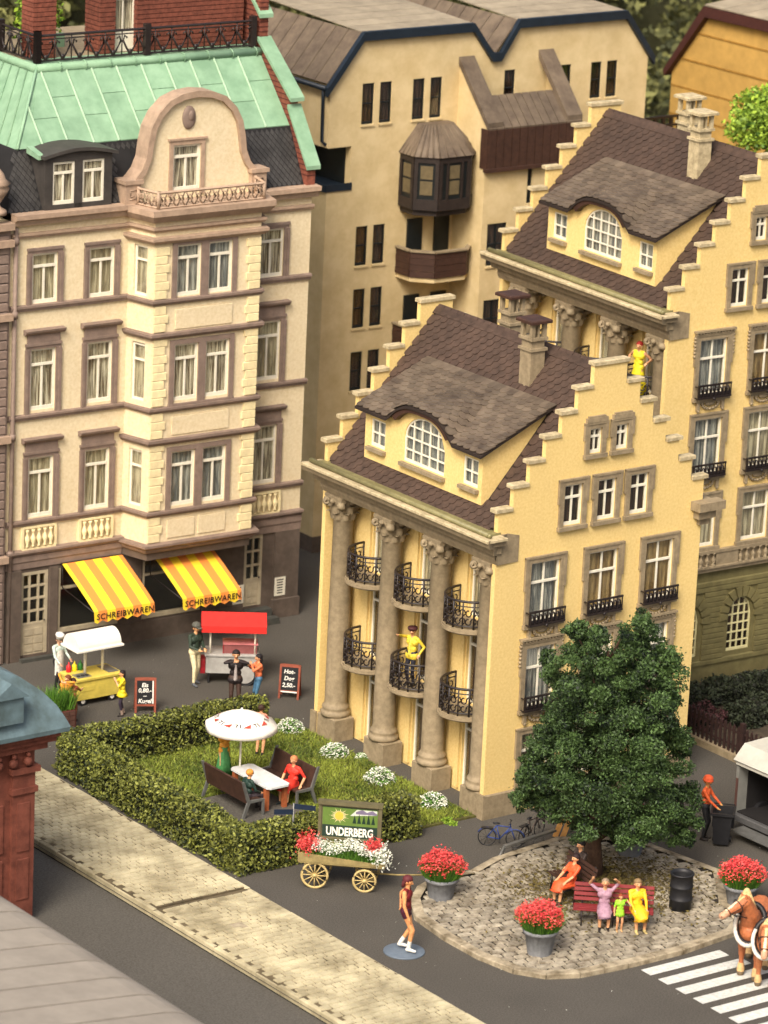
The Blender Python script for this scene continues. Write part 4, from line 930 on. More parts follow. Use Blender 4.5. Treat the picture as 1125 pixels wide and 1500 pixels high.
    MB().prism([(-D+.01, 12.8), (-D+.01, 14.05), (-.001, 15.9), (-.001, 12.8)], 0, a+.003, a+.2).build('terrace_side_wall', O, root); MB().prism([(-D+.01, 12.8), (-D+.01, 14.05), (-.001, 15.9), (-.001, 12.8)], 0, b-.2, b-.003).build('terrace_side_wall', O, root)
    n = 12
    for i in range(n):
        x0 = a+(b-a)*i/n; x1 = a+(b-a)*(i+1)/n
        MB().prism([(-D-.12, 14.03), (-D+.75, 14.93), (-D+.75, 14.85), (-D-.1, 13.9)], 0, x0+.015, x1-.015).build('roof_sheet', ROOFP, root)
        MB().box((x0+.012, -D-.13, 12.72), (x1-.012, -D-.10, 13.98)).build('wood_panel', DKBR, root)
    MB().box((a-.04, -D-.10, 12.7), (b+.04, -D+.25, 14.0)).build('parapet', DKBR, root); MB().box((a-.08, -D-.2, 12.6), (b+.08, -D, 12.72)).build('parapet_rail', DKBR, root)
    # octagonal bay
    cx = 4.12; P = [(cx-1.2, 0), (cx-1.2, -.75), (cx-.62, -1.3), (cx+.62, -1.3), (cx+1.2, -.75), (cx+1.2, 0)]
    MB().prism(P, 2, 11.42, 13.15).build('bay_window', DWIN, root)
    DW2 = M('dark_bay_wood', (44, 36, 32), .55, .12, 5); AP = (cx, -.3, 14.0); k = len(P)
    T = [(cx-.55, 0, 14.05), (cx-.55, -.35, 14.05), (cx-.3, -.6, 14.05), (cx+.3, -.6, 14.05), (cx+.55, -.35, 14.05), (cx+.55, 0, 14.05)]
    E_ = [(x+(x-cx)*.08, y*1.07, 13.15) for x, y in P]
    rf = ob('bay_roof', MB().add(E_+T, [tuple(range(k)), tuple(range(k, 2*k))]+[(i, i+1, k+i+1, k+i) for i in range(k-1)]).mesh('bay_roof', ROOFP), root)
    for i in range(k-1):
        for j in range(4):
            t = j/4; p = Vector(E_[i]).lerp(Vector(E_[i+1]), t); q = Vector(T[i]).lerp(Vector(T[i+1]), t); MB().tube([p, q], .03, 4).build('roof_seam', ROOFP, rf)
    for i in range(k-1):
        p, q = Vector((*P[i], 0)), Vector((*P[i+1], 0)); d = (q-p); L = d.length; d.normalize(); nv = Vector((d.y, -d.x, 0)); nv = nv if nv.y < .01 or i in (0, 4) else -nv
        an = math.atan2(d.y, d.x)
        if L < .5: continue
        m = MB(); m.box((0, -.05, 11.4), (L, .0, 11.75)); m.box((0, -.04, 12.95), (L, 0, 13.14)); m.box((0, -.055, 11.751), (.12, 0, 12.949)); m.box((L-.12, -.055, 11.751), (L, 0, 12.949))
        if L > 1: m.box((L*.5-.32, -.07, 11.751), (L*.5-.26, 0, 12.949)); m.box((L*.5+.26, -.07, 11.751), (L*.5+.32, 0, 12.949))
        m.build('bay_panel', DW2, root, (p.x, p.y, 0), an)
        MB().box((L*.5-.2, -.02, 11.9), (L*.5+.2, -.004, 12.35)).build('bay_curtain', M('cream_blind', (98, 86, 60), .8, .1, 5), root, (p.x, p.y, 0), an); MB().box((L*.5-.2, -.02, 12.42), (L*.5+.2, -.004, 12.85)).build('bay_curtain', MATS['cream_blind'], root, (p.x, p.y, 0), an)
    MB().prism([(x*.96+cx*.04, y*.93) for x, y in P], 2, 11.2, 11.4).build('bay_base', DW2, root)
    # balconies below it
    for zf in (9.15, 6.6):
        sl_ = MB().prism([(x, y) for x, y in P], 2, zf-.14, zf).build('balcony_slab', O, root)
        for i in range(k-1):
            p, q = Vector((*P[i], 0)), Vector((*P[i+1], 0)); L = (q-p).length; an = math.atan2((q-p).y, (q-p).x)
            for j in range(4): MB().box((0, -.05+.012*(j % 2), zf+.02+j*.21), (L, 0, zf+.22+j*.21)).build('balcony_board', DKBR, sl_, (p.x, p.y, 0), an)
            MB().box((0, -.1, zf+.86), (L, .06, zf+.92)).build('balcony_rail', STONE, sl_, (p.x, p.y, 0), an)
    wl = MB()
    for zf in (9.15, 6.6):
        for x in (cx-.85, cx+.25): MB().box((x, -.06, zf+.1), (x+.6, .0, zf+1.75)).build('balcony_door', DWIN, root)
back_house(be)
# ------------------------------------------------------------------ ground
def struct(o): o['kind'] = 'structure'; return o
struct(MB().add([(-11.5, -80, 0), (90, -80, 0), (90, 90, 0), (-11.5, 90, 0)], [(0, 1, 2, 3)]).build('asphalt_square', ASPH))
struct(MB().add([(-90, -90, -.14), (-11.46, -90, -.14), (-11.46, 90, -.14), (-90, 90, -.14)], [(0, 1, 2, 3)]).build('road', ROADM))
struct(MB().box((-11.44, -40, -.3), (-8.5, -1.12, .10)).build('pavement', PAVEJ)); struct(MB().box((-11.44, -1.08, -.3), (-8.5, 40, .12)).build('pavement', PAVEJ))
pvs = [o for o in scene.collection.objects if o.name.startswith('pavement')]
KB = M('black_gap', (26, 26, 28), .9, .05, 4); MB().box((-11.455, -40, -.3), (-11.441, 40, -.02)).build('kerb_gap', KB, pvs[0])
pm = [MB().add([(-.124+a, -.110+b, 0), (.124-c, -.110, 0), (.124, .110-a, 0), (-.124, .110-c, 0), (-.112+a, -.098+b, .035), (.112-c, -.098, .035), (.112, .098-a, .035), (-.112, .098-c, .035)], [(4, 5, 6, 7), (0, 1, 5, 4), (1, 2, 6, 5), (2, 3, 7, 6), (3, 0, 4, 7)]).mesh('paving_stone', PAVE) for a, b, c in ((0, 0, 0), (.01, .006, .004), (.004, .012, .01))]
rest = {0: MB(), 1: MB()}; cnt = 0
cand = []
for r in range(-150, 160):
    y = r*.242+.06
    if abs(y+1.1) < .13 or y > 22 or y < -24: continue
    for c in range(10):
        x = -11.12+c*.268+(.13 if r % 2 else 0)+.02*sin(y*2+c)
        if x > -8.63: continue
        cand.append((x, y+.03*sin(x*2.2+y*.3)))
for r in range(-99, 91):
    y = r*.242+.06
    if abs(y+1.1) > .13 and r % 2: cand += [(-11.25, y), (-8.66, y)]
cand.sort(key=lambda p: abs(p[1]+4.6))
for i, (x, y) in enumerate(cand):
    z = .122 if y > -1.1 else .102; q = 0 if y < -1.1 else 1
    dz = rng.uniform(-.009, .006); rz = rng.uniform(-.05, .05)
    if i < 300: ob('paving_stone', pm[i % 3], pvs[0], (x, y, z-.006+dz), rz)
    else:
        c_, s_ = cos(rz), sin(rz); t = MB(); t.v = [tuple(v.co) for v in pm[i % 3].vertices]
        rest[q].add([(x+a*c_-b*s_, y+a*s_+b*c_, z-.006+dz+(zz)) for a, b, zz in t.v], [tuple(p.vertices) for p in pm[i % 3].polygons])
for q in (0, 1): tag(rest[q].build('paving_stones', PAVE, pvs[q]), kind='stuff')
for x in (-11.40, -8.53):
    for r in range(62):
        y = -26+r*.92
        MB().box((x-.075, y+.01, -.1), (x+.07, y+.905, (.125 if y > -1.6 else .106)+rng.uniform(-.008, .006)), .02).build('kerb_stone', PAVE, pvs[0])
MB().box((-10.35, -3.3, .1), (-10.0, -2.95, .128)).build('drain_cover', KERB, pvs[0])
# zebra crossing
ZM = M('white_road_paint', (206, 206, 198), .75, .06, 9, .3, 50, rgb2=(178, 178, 170))
a0 = G(939, 1421); d0 = G(1054, 1392)-a0; w0 = G(953, 1429)-a0; st = (G(1067, 1491)-a0)/5
zc = struct(ob('zebra_crossing', None)); 
for i in range(9):
    L = d0.length*(1.0+.06*i); a = a0+st*i; u = d0.normalized()*L
    P = [a, a+u, a+u+w0, a+w0]; MB().add([(p.x, p.y, .004) for p in P]+[(p.x, p.y, .009) for p in P], [(4, 5, 6, 7), (0, 1, 5, 4), (1, 2, 6, 5), (2, 3, 7, 6), (3, 0, 4, 7)]).build('painted_stripe', ZM, zc)
# cobbled island under the tree
pxs = [(602, 1317), (608, 1342), (650, 1372), (700, 1400), (752, 1421), (800, 1429), (850, 1427), (920, 1413), (1000, 1393), (1076, 1366), (1088, 1350), (1066, 1322), (1057, 1276), (1025, 1264), (956, 1238), (887, 1228), (813, 1228), (722, 1258), (690, 1276), (640, 1284), (612, 1300)]
poly = [(p.x, p.y) for p in (G(*q, .1) for q in pxs)]
def inside(x, y, P, inset=0):
    c = False; n = len(P); dmin = 9
    for i in range(n):
        (x1, y1), (x2, y2) = P[i], P[(i+1) % n]
        if (y1 > y) != (y2 > y) and x < (x2-x1)*(y-y1)/(y2-y1)+x1: c = not c
        t = max(0, min(1, ((x-x1)*(x2-x1)+(y-y1)*(y2-y1))/((x2-x1)**2+(y2-y1)**2))); dmin = min(dmin, math.hypot(x-x1-t*(x2-x1), y-y1-t*(y2-y1)))
    return c and dmin > inset
isl = struct(MB().prism(poly, 2, -.05, .075).build('tree_island', COBJ))
n = len(poly)                                 # kerb stones round it
for i in range(n):
    a, b = Vector((*poly[i], 0)), Vector((*poly[(i+1) % n], 0)); L = (b-a).length; k = max(1, round(L/.75)); d = (b-a)/L; nv = Vector((-d.y, d.x, 0))
    if not inside(*((a+b)/2+nv*.1).xy, poly): nv = -nv
    for j in range(k):
        p, q = a+d*(L*j/k+.01), a+d*(L*(j+1)/k-.008); z = .145+rng.uniform(-.012, .012)
        e = nv*.24; V = [p-nv*.02, q-nv*.02, q+e, p+e]
        MB().add([(v.x, v.y, -.04) for v in V]+[(v.x, v.y, z-.02) for v in (V[0], V[1])]+[(v.x, v.y, z) for v in V[2:]]+[(v.x+nv.x*.03, v.y+nv.y*.03, z) for v in V[:2]], [(0, 1, 5, 4), (4, 5, 9, 8), (8, 9, 6, 7), (1, 2, 6, 9, 5), (3, 0, 4, 8, 7)]).build('kerb_stone', KERB, isl)
tb = G(866, 1287)
cms = []
for k in range(4):
    j = rng.uniform(-.012, .012, (4, 2)); B0 = [(-.18, -.104), (.18, -.104), (.18, .104), (-.18, .104)]
    V = [(x+a, y+b, 0) for (x, y), (a, b) in zip(B0, j)]+[(x*.88+a, y*.84+b, .05) for (x, y), (a, b) in zip(B0, j)]
    cms.append(MB().add(V, [(4, 5, 6, 7), (0, 1, 5, 4), (1, 2, 6, 5), (2, 3, 7, 6), (3, 0, 4, 7)]).mesh('cobble', COB))
cs_ = []
ang0 = R(-8)
for r in range(-40, 60):
    for c in range(-30, 40):
        u = c*.41+(.2 if r % 2 else 0); v = r*.255
        x = -1.3+u*cos(ang0)-v*sin(ang0); y = -6+u*sin(ang0)+v*cos(ang0)
        plate = (x+2.55 < 0)
        if inside(x, y, poly, .17) and math.hypot(x-tb.x, (y-tb.y)) > .8: cs_.append((x, y))
cs_.sort(key=lambda p: p[0]*.6+p[1]*.8)
big_ = MB()
for i, (x, y) in enumerate(cs_):
    z = .068+rng.uniform(-.014, .010); rz = ang0+rng.uniform(-.08, .08)
    if i < 270: ob('cobble', cms[i % 4], isl, (x, y, z), rot=(rng.uniform(-.05, .05), rng.uniform(-.05, .05), rz))
    else:
        c_, s_ = cos(rz), sin(rz); me = cms[i % 4]; big_.add([(x+v.co.x*c_-v.co.y*s_, y+v.co.x*s_+v.co.y*c_, z+v.co.z) for v in me.vertices], [tuple(p.vertices) for p in me.polygons])
tag(big_.build('cobbles', COB, isl), kind='stuff')
P = []; V_ = []
while len(P) < 9500:
    r_ = abs(rng.normal())*1.25; t_ = rng.uniform(0, 2*pi); x, y = tb.x-.3+r_*cos(t_)*1.25, tb.y-.9+r_*sin(t_)
    if inside(x, y, poly, .2): P.append((x, y, .126+rng.uniform(0, .04))); V_.append(rng.random()*.9)
tag(leafmesh('leaf_litter', P, .048, LITTER, None, up=(0, 0, 1.2), var=np.array(V_)), kind='stuff')
P = rng.uniform((-11, -12, .012), (8, 16, .014), (260, 3)); tag(leafmesh('paper_crumbs', P, .018, WHF, None, up=(0, 0, 3)), kind='stuff')
# ------------------------------------------------------------------ garden in front of the columns
gard = struct(MB().prism([(-8.0, .35), (-.05, .2), (-.05, 8.9), (-1.2, 9.3), (-8.0, 9.3)], 2, -.02, .05).build('garden_soil', TURF))
def inpatch(x, y): return abs(x+5.2) < 1.25 and abs(y-3.5) < 1.5
rt = rng.uniform((-7.9, .3, .05), (-.1, 9.2, .05), (46000, 3)); rt = rt[~((abs(rt[:, 0]+5.2) < 1.2) & (abs(rt[:, 1]-3.5) < 1.45))]
tag(blades('lawn_grass', rt, .10, GRASS, None, .7, .018, np.clip(.5+.35*np.sin(rt[:, 0]*1.9+1)*np.sin(rt[:, 1]*1.6)+rng.normal(size=len(rt))*.3, 0, 1)), kind='stuff')
struct(MB().box((-6.4, 2.05, .0), (-4.0, 4.95, .075)).build('paved_patch', ROADM))
def boxleaves(x0, x1, y0, y1, z1, n, lump=.10):
    c = np.array([(x0+x1)/2, (y0+y1)/2]); s = np.array([(x1-x0)/2, (y1-y0)/2])
    p = rng.uniform(-1, 1, (n, 3)); ax = rng.integers(0, 5, n); areas = [s[1]*z1*2, s[1]*z1*2, s[0]*z1*2, s[0]*z1*2, s[0]*s[1]*4]
    ax = rng.choice(5, n, p=np.array(areas)/sum(areas))
    for k, (i, v) in enumerate(((0, -1), (0, 1), (1, -1), (1, 1))): p[ax == k, i] = v
    q = np.stack([c[0]+p[:, 0]*s[0], c[1]+p[:, 1]*s[1], (p[:, 2]*.5+.5)*z1], 1); q[ax == 4, 2] = z1
    depth = -rng.random(n)**2*.16
    lm = lump*(np.sin(q[:, 0]*5.1+q[:, 2]*4)+np.sin(q[:, 1]*4.3+q[:, 0]*1.7)+np.sin(q[:, 2]*7+q[:, 1]*3))/2+depth+rng.normal(size=n)*.03
    nr = np.zeros((n, 3))
    for k, v in enumerate(((-1, 0, 0), (1, 0, 0), (0, -1, 0), (0, 1, 0), (0, 0, 1))): nr[ax == k] = v
    q = q+nr*lm[:, None]; q[:, 2] = np.maximum(q[:, 2], .03)
    return q, np.clip(.55+.4*rng.normal(size=n)-depth*-1.5, 0, 1)
hd = thing('hedge', 'clipped olive green hedge running round the lawn in a U', 'hedge', (-8, 4, 0))
hd.location = (0, 0, 0)
Q = []; VV = []
for (a, b, c, d, n) in ((-8.2, -7.35, .3, 8.6, 17000), (-8.15, -2.3, -.22, .62, 13000), (-8.0, -1.3, 8.35, 9.1, 11000)):
    q, v = boxleaves(a, b, c, d, 1.10, n, .06); Q.append(q); VV.append(v)
    MB().box((a+.14, c+.14, 0), (b-.14, d-.14, .9)).build('hedge_core', M('hedge_twigs', (30, 32, 18), .95, .2, 9), hd)
leafmesh('foliage', np.concatenate(Q), .055, LEAFH, hd, var=np.concatenate(VV))
def bush(name, label, cat, c, r, n, size, mat, group=None, flat=.8, fl=None, nf=0):
    t = thing(name, label, cat, c, 0, group)
    p = rng.normal(size=(n, 3)); p /= np.linalg.norm(p, axis=1)[:, None]; p *= (rng.random((n, 1))**.4)*np.array([r, r, r*flat]); p[:, 2] = abs(p[:, 2])
    leafmesh('foliage', p, size, mat, t)
    if fl:
        p = rng.normal(size=(nf, 3)); p /= np.linalg.norm(p, axis=1)[:, None]; p *= np.array([r, r, r*flat])*1.02*rng.uniform(.8, 1.05, (nf, 1)); p[:, 2] = abs(p[:, 2]); leafmesh('blossom', p, .035, fl, t, up=(0, 0, 1.0))
    return t
WG = 'white flowering clumps along the column bases'
for i, (px, py, r, lab) in enumerate(((425, 1072, .42, 'white flowering clump at the far end of the lawn by the first column'), (490, 1108, .42, 'white flowering clump between the first and second column bases'), (556, 1146, .46, 'white flowering clump before the third column base'), (634, 1182, .44, 'white flowering clump at the hedge end by the nearest column'), (530, 1112, .2, 'small sparse white clump close to the second column base'))):
    bush('flower_clump', lab, 'flowers', tuple(G(px, py)), r, 700, .05, GRASSP, WG, .9, WHF, int(800*(r/.44)))
for px, py, lab in ((655, 1205, 'yellow green weed tuft growing right of the hedge end'), (664, 1208, 'tiny yellow green weed tuft out on the asphalt')): bush('weed_tuft', lab, 'plant', tuple(G(px, py)), .2 if px == 655 else .12, 260, .04, LEAFB, 'weed tufts')
# ------------------------------------------------------------------ big tree
tr = thing('tree', 'tall bushy dark green tree growing from the cobbled island', 'tree', tuple(tb))
m = MB(); m.tube([(0, 0, 0), (.03, .0, .5), (-.02, .02, 1.1), (.04, .03, 2.4), (.05, .0, 4.4), (.1, 0, 6.3)], [.34, .25, .22, .17, .11, .03], 9)
for i in range(9):
    a = i*.7; m.tube([(0, 0, .02), (.45*cos(a), .45*sin(a), .02)], [.14, .02], 5)
for i in range(16):
    a = i*2.4; z = 1.0+i*.33; l = 1.7-.07*i; m.tube([(0, 0, z), (l*.5*cos(a), l*.5*sin(a), z+.35), (l*cos(a), l*sin(a), z+.9)], [.08, .05, .02], 5)
m.build('trunk', BARK, tr)
rt_, upv_, fw = Vector(_r), Vector(_u), Vector(_f)
hr = Vector((rt_.x, rt_.y, 0)).normalized(); hf = Vector((_f[0], _f[1], 0)).normalized()
out = [(935, 912, 14), (925, 940, 24), (950, 945, 20), (835, 930, 16), (862, 940, 22), (845, 965, 28), (880, 985, 34), (920, 980, 34), (955, 985, 28), (970, 960, 14), (800, 975, 12), (815, 995, 24), (845, 1015, 34), (890, 1030, 40), (940, 1030, 38), (975, 1020, 22), (815, 1050, 26), (850, 1065, 38), (900, 1080, 40), (955, 1075, 34), (985, 1065, 22), (790, 1085, 28), (825, 1110, 40), (880, 1130, 42), (935, 1130, 38), (975, 1110, 26), (997, 1080, 14), (775, 1115, 22), (785, 1150, 34), (830, 1165, 40), (885, 1185, 40), (940, 1180, 40), (985, 1160, 30), (998, 1180, 20), (765, 1168, 16), (800, 1175, 20), (850, 1200, 22), (905, 1208, 20), (950, 1205, 22), (990, 1200, 24), (1002, 1220, 14), (775, 1140, 14)]
C_ = []; S = 52.5
for (px, py, r) in out:
    dx = .95*(px-866-(1285-py)*.049)/S; z = (1287-py)/50.5-.2
    rr = r/S; dep = 0
    wid = 1.9*math.sqrt(max(.05, 1-((z-2.6)/5.3)**2))
    lim = math.sqrt(max(0, wid*wid-dx*dx))
    for dd in ((-.8, 0, .8) if lim > .6 else (-.4, .4)):
        C_.append((dx+rng.normal()*.08, dd*lim+rng.normal()*.1, z-dd*lim*.30+rng.normal()*.06, rr*rng.uniform(.8, 1.05)))
P = []; VV = []
for (dx, dd, z, r) in C_:
    for sub in range(7):
        o_ = rng.normal(size=3); o_ /= np.linalg.norm(o_); o_ *= r*rng.uniform(.55, 1.0); rs = r*rng.uniform(.24, .52); k = int(300*(rs/.25)**2)+50
        q = rng.normal(size=(k, 3)); q /= np.linalg.norm(q, axis=1)[:, None]; q = q*rs*(.45+.75*rng.random((k, 1))**.8)*np.array([1, 1, .8])*(1+.35*(rng.random((k, 1)) < .1))+o_
        b = hr*dx+hf*dd; q += np.array([b.x, b.y, max(1.3, z)]); P.append(q); VV.append(np.clip(rng.normal(size=k)*.28+.5+rng.normal()*.16, 0, 1))
leafmesh('crown', np.concatenate(P), .04, LEAFT, tr, var=np.concatenate(VV), long=1.15)
# bright tree and woods behind, olive garden on the right
def crown(t, cen, R3, n, size, mat, sub=14, nm='crown'):
    P = []; VV = []
    for s in range(sub):
        o_ = rng.normal(size=3); o_ /= np.linalg.norm(o_); o_ *= np.array(R3)*.62*rng.random()**.3; rs = min(R3)*rng.uniform(.32, .5); k = n//sub
        q = rng.normal(size=(k, 3)); q /= np.linalg.norm(q, axis=1)[:, None]; q = q*rs*rng.uniform(.6, 1.1, (k, 1))+o_+np.array(cen); P.append(q); VV.append(np.clip(rng.normal(size=k)*.3+.5+rng.normal()*.15, 0, 1))
    return leafmesh(nm, np.concatenate(P), size, mat, t, var=np.concatenate(VV))
p = onp(1130, 175, 1, 17.0); bt = thing('tree', 'bright yellow-green leafy tree at the right edge in front of the mustard wall', 'tree', (p[0], p[1], 0))
MB().tube([(0, 0, 0), (.1, 0, 4), (0, 0, p[2])], [.3, .2, .1], 8).build('trunk', BARK, bt); crown(bt, (0, 0, p[2]), (1.7, 1.7, 1.5), 9000, .085, LEAFB, 22)
struct(MB().add([(-20, 46, -2), (140, 46, -2), (140, 60, 30), (-20, 60, 30), (-20, 90, 34), (140, 90, 34)], [(0, 1, 2, 3), (3, 2, 5, 4)]).build('wooded_hill', M('olive_undergrowth', (72, 72, 46), .95, .25, .5)))
P = []; VV = []
for i in range(760):
    c = np.array([rng.uniform(0, 75), 0, rng.uniform(1, 27)]); c[1] = 45+c[2]*.42+rng.uniform(-2, 1); r = rng.uniform(.7, 1.6); k = 120
    q = rng.normal(size=(k, 3)); q /= np.linalg.norm(q, axis=1)[:, None]; P.append(q*r*rng.uniform(.6, 1.05, (k, 1))+c); VV.append(np.clip(rng.normal(size=k)*.25+rng.uniform(.2, .8), 0, 1))
tag(leafmesh('woods', np.concatenate(P), .22, LEAFW, None, var=np.concatenate(VV)), kind='stuff')
# mustard house, top right
X0 = 27.0; q1, q2, q3, q4 = (onp(*p, 0, X0) for p in ((985, 92), (1038, 12), (1125, 38), (978, 190)))
mh = thing('mustard_house', 'mustard panelled house with a dark brown verge, top right', 'house', (X0, q1[1], 0))
yl, zl = 0, q1[2]; yr, zr_ = q2[1]-q1[1], q2[2]
m = MB(); m.prism([(yl, 0), (yl, zl), (yr, zr_), (yr-9, zr_+.1), (yr-9, 0)], 0, 0, 6); m.build('wall', MUST, mh)
for k in range(5):
    zz = zr_-.95-k*1.0; yy = yl-.02 if zz < zl else yl+(yr-yl)*(zz-zl)/(zr_-zl)
    MB().box((-.03, yr-8.9, zz-.02), (-.001, yy, zz+.04)).build('panel_joint', M('mustard_joint', (150, 112, 46), .9, .1, 4), mh)
    MB().box((-.02, yr-8.9, zz+.045), (-.001, yy-.02, zz+.96)).build('wall_panel', MUST, mh) if zz+.96 < zl else None
VB = M('dark_red_brown_board', (66, 36, 30), .6, .1, 4)
MB().prism([(yl+.22, zl-.28), (yl+.12, zl-.45), (yr-.1, zr_-.28), (yr, zr_+.08)], 0, -.25, .1).build('verge_board', VB, mh); MB().prism([(yr, zr_+.08), (yr-.1, zr_-.28), (yr-9, zr_-.2), (yr-9, zr_+.16)], 0, -.25, .1).build('verge_board', VB, mh)
rf = MB().add([(-.25, yr, zr_+.1), (7, yr, zr_+.9), (7, yr-9, zr_+1.0), (-.25, yr-9, zr_+.18)], [(0, 1, 2, 3)]).build('roof', ROOFP, mh)
for i in range(9): MB().box((-.2, yr-i-.98, zr_+.14), (6.5, yr-i-.02, zr_+.17)).xf(lambda x, y, z: (x, y, z+x*.11)).build('roof_sheet', M('light_sheet_roof', (150, 138, 116)), rf)
# stone fence between sand house and mustard house
p = onp(945, 155, 1, 24.5); q = onp(978, 165, 1, 24.5)
rl = thing('balustrade', 'dark balustrade between the sand house and the mustard house', 'railing', (p[0]-1, 24.5, p[2]-1.6))
MB().box((0, -.2, -9), (5, .2, -.0)).build('wall', MUST, rl); MB().box((0, -.25, 0), (5, .25, .15)).build('base_rail', STONE, rl); MB().box((0, -.06, .8), (5, .06, .88)).build('rail', IRON, rl); MB().box((0, -.06, 1.1), (5, .06, 1.18)).build('rail', IRON, rl)
for i in range(14): MB().box((i*.36, -.05, .15), (i*.36+.12, .05, 1.1)).build('baluster', IRON, rl)
# garden with picket fence right of the yellow house
gx = 9.1
struct(MB().box((gx, -6, -.02), (gx+.3, 5.5, .2)).build('garden_kerb', STONE)); struct(MB().box((gx+.3, -6, -.02), (40, 5.6, .12)).build('garden_bed', M('dark_soil', (70, 60, 46), .95, .2, 5, .5, 20)))
fe = thing('picket_fence', 'dark brown picket fence on a low kerb beside the delivery van', 'fence', (gx+.15, 0, .2))
PF_ = M('dark_picket', (52, 34, 30), .7, .15, 8); pk = MB().prism([(-.045, 0), (-.045, .78), (0, .86), (.045, .78), (.045, 0)], 0, -.015, .015).mesh('picket', PF_)
for i in range(44): ob('picket', pk, fe, (-.02, 5.0-i*.19, .0))
for z in (.18, .6): MB().box((0, -3.4, z), (.04, 5.1, z+.06)).build('rail', PF_, fe)
for y in (5.1, 2.5, -.1, -2.7): MB().box((-.06, y-.07, -.05), (.06, y+.07, .98)).build('post', PF_, fe)
for (x0, x1, y0, y1, z1, n, lab, mt) in ((9.9, 17, 3.5, 4.5, .62, 9000, 'dark clipped hedge at the foot of the olive wall', LEAFD), (10.9, 12.6, 1.7, 2.7, .6, 2600, 'low dark green shrub in the bed behind the picket fence', LEAFD), (9.7, 10.8, 2.3, 3.3, .45, 1500, 'low purplish shrub between fence and dark hedge', M('purple_leaf', (84, 50, 52), .8, .2, attr=True, rgb2=(44, 36, 30)))):
    h = thing('hedge' if x1 > 15 else 'shrub', lab, 'hedge' if x1 > 15 else 'shrub', (0, 0, 0)); q, v = boxleaves(x0, x1, y0, y1, z1, n, .14); q[:, 2] += .1
    leafmesh('foliage', q, .06, mt, h, var=v); MB().box((x0+.2, y0+.2, .1), (x1-.2, y1-.2, z1-.1)).build('hedge_core', MATS['hedge_twigs'], h)
# ------------------------------------------------------------------ foreground: grey roof and brick-red pavilion
FR = M('foreground_grey_roof', (142, 134, 122), .75, .06, 1.5, .1, 20, oi=.04); FRJ = M('roof_seam_dark', (72, 66, 58), .8, .08, 3)
gr = thing('sheet_roof_house', 'grey sheet-metal roof with parallel seams in the near lower left corner', 'house', (-18.0, -8, 0))
def rz_(x):                                   # cross section: steep rounded edge then gentle slope
    return 3.0+(0 if x >= 0 else min(-x*.55, .22)+max(0, (-x-.4))*.13)
xs_ = [0, -.12, -.3, -.5, -.8, -3, -14]; prof_ = [(0, 2.9)]+[(x, 2.93+.30*(1-math.exp(x*3))+(-x)*.10) for x in xs_[1:]]
MB().box((-14, -22, 0), (-.3, 12, 2.85)).build('wall', DARKB, gr)
V = [(x, y, z) for y in (-22, 12) for x, z in prof_]; k = len(prof_)
base_ = MB().add(V, [(i, i+1, k+i+1, k+i) for i in range(k-1)]).build('roof', FRJ, gr)
for i in range(30):
    y0, y1 = -21.5+i*1.12, -21.5+(i+1)*1.12-.07
    V = [(x, y, z+dz) for dz in (.004, .035) for y in (y0, y1) for x, z in prof_]; F = []
    for i2 in range(k-1): F += [(2*k+i2, 2*k+i2+1, 3*k+i2+1, 3*k+i2), (i2, i2+1, 2*k+i2+1, 2*k+i2), (k+i2, k+i2+1, 3*k+i2+1, 3*k+i2)]
    F.append((0, k, 3*k, 2*k)); MB().add(V, F).build('roof_sheet', FR, base_)
pv = thing('pavilion', 'brick-red pavilion with carved frieze and blue-grey mansard roof, near left edge', 'building', (-14.15, .45, 0))
RB = M('brick_red_paint', (112, 62, 48), .75, .14, 3, .25, 25, rgb2=(88, 46, 34)); BG = M('blue_grey_roof', (92, 112, 118), .6, .1, 1.5, .15, 20, rgb2=(70, 84, 84))
m = MB(); m.box((-8, 0, -.2), (-.28, 6, 4.6)); m.build('wall', RB, pv)
m = MB(); m.box((-.62, -.12, -.2), (.02, .5, 3.35)); m.box((-.68, -.18, 3.35), (.08, .56, 3.5)); m.box((-.62, -.12, 3.5), (.02, .5, 3.9)); m.box((-.72, -.22, 3.9), (.12, .6, 4.05)); m.box((-.6, -.1, 4.05), (.0, .48, 4.5)); m.build('corner_pillar', RB, pv)
for z0, z1 in ((.5, 1.6), (1.8, 3.1)):
    MB().box((-.5, -.15, z0), (-.14, -.121, z1), .01).build('pillar_panel', RB, pv); MB().box((-1.7, -.05, z0), (-.85, -.001, z1), .015).build('wall_panel', RB, pv)
m = MB(); m.box((-8, -.26, 4.5), (.28, 6, 4.7)); m.box((-8, -.4, 4.7), (.45, 6, 4.86)); m.box((-8, -.52, 4.86), (.5, 6, 5.0)); m.build('cornice', RB, pv)
for i in range(9): m = MB(); m.ell((-.25-i*.42, -.2, 4.22), (.13, .1, .13), 8, 6); m.ell((-.25-i*.42, -.22, 4.4), (.07, .08, .07), 6, 4); m.build('frieze_boss', RB, pv)
pr = [(.66, 5.0), (.68, 5.12), (.58, 5.35), (.42, 5.65), (.15, 5.98), (-.25, 6.3), (-.8, 6.55), (-1.7, 6.7)]
V = []; F = []
for (d, z) in pr: V += [(-8, -.75-(d-.8), z) if False else (-8, -d+.0, z), (d, -d, z), (d, 6, z)]
for i in range(len(pr)-1): a = i*3; F += [(a, a+1, a+4, a+3), (a+1, a+2, a+5, a+4)]
F.append((len(pr)*3-3, len(pr)*3-2, len(pr)*3-1)); MB().add(V, F, False).build('roof', BG, pv)
m = MB(); m.box((-1.6, -.75, 5.5), (-.75, .2, 6.2)); m.prism([(-1.7, 6.2), (-.65, 6.2), (-1.17, 6.6)], 1, -.85, .2); m.build('roof_dormer', BG, pv)
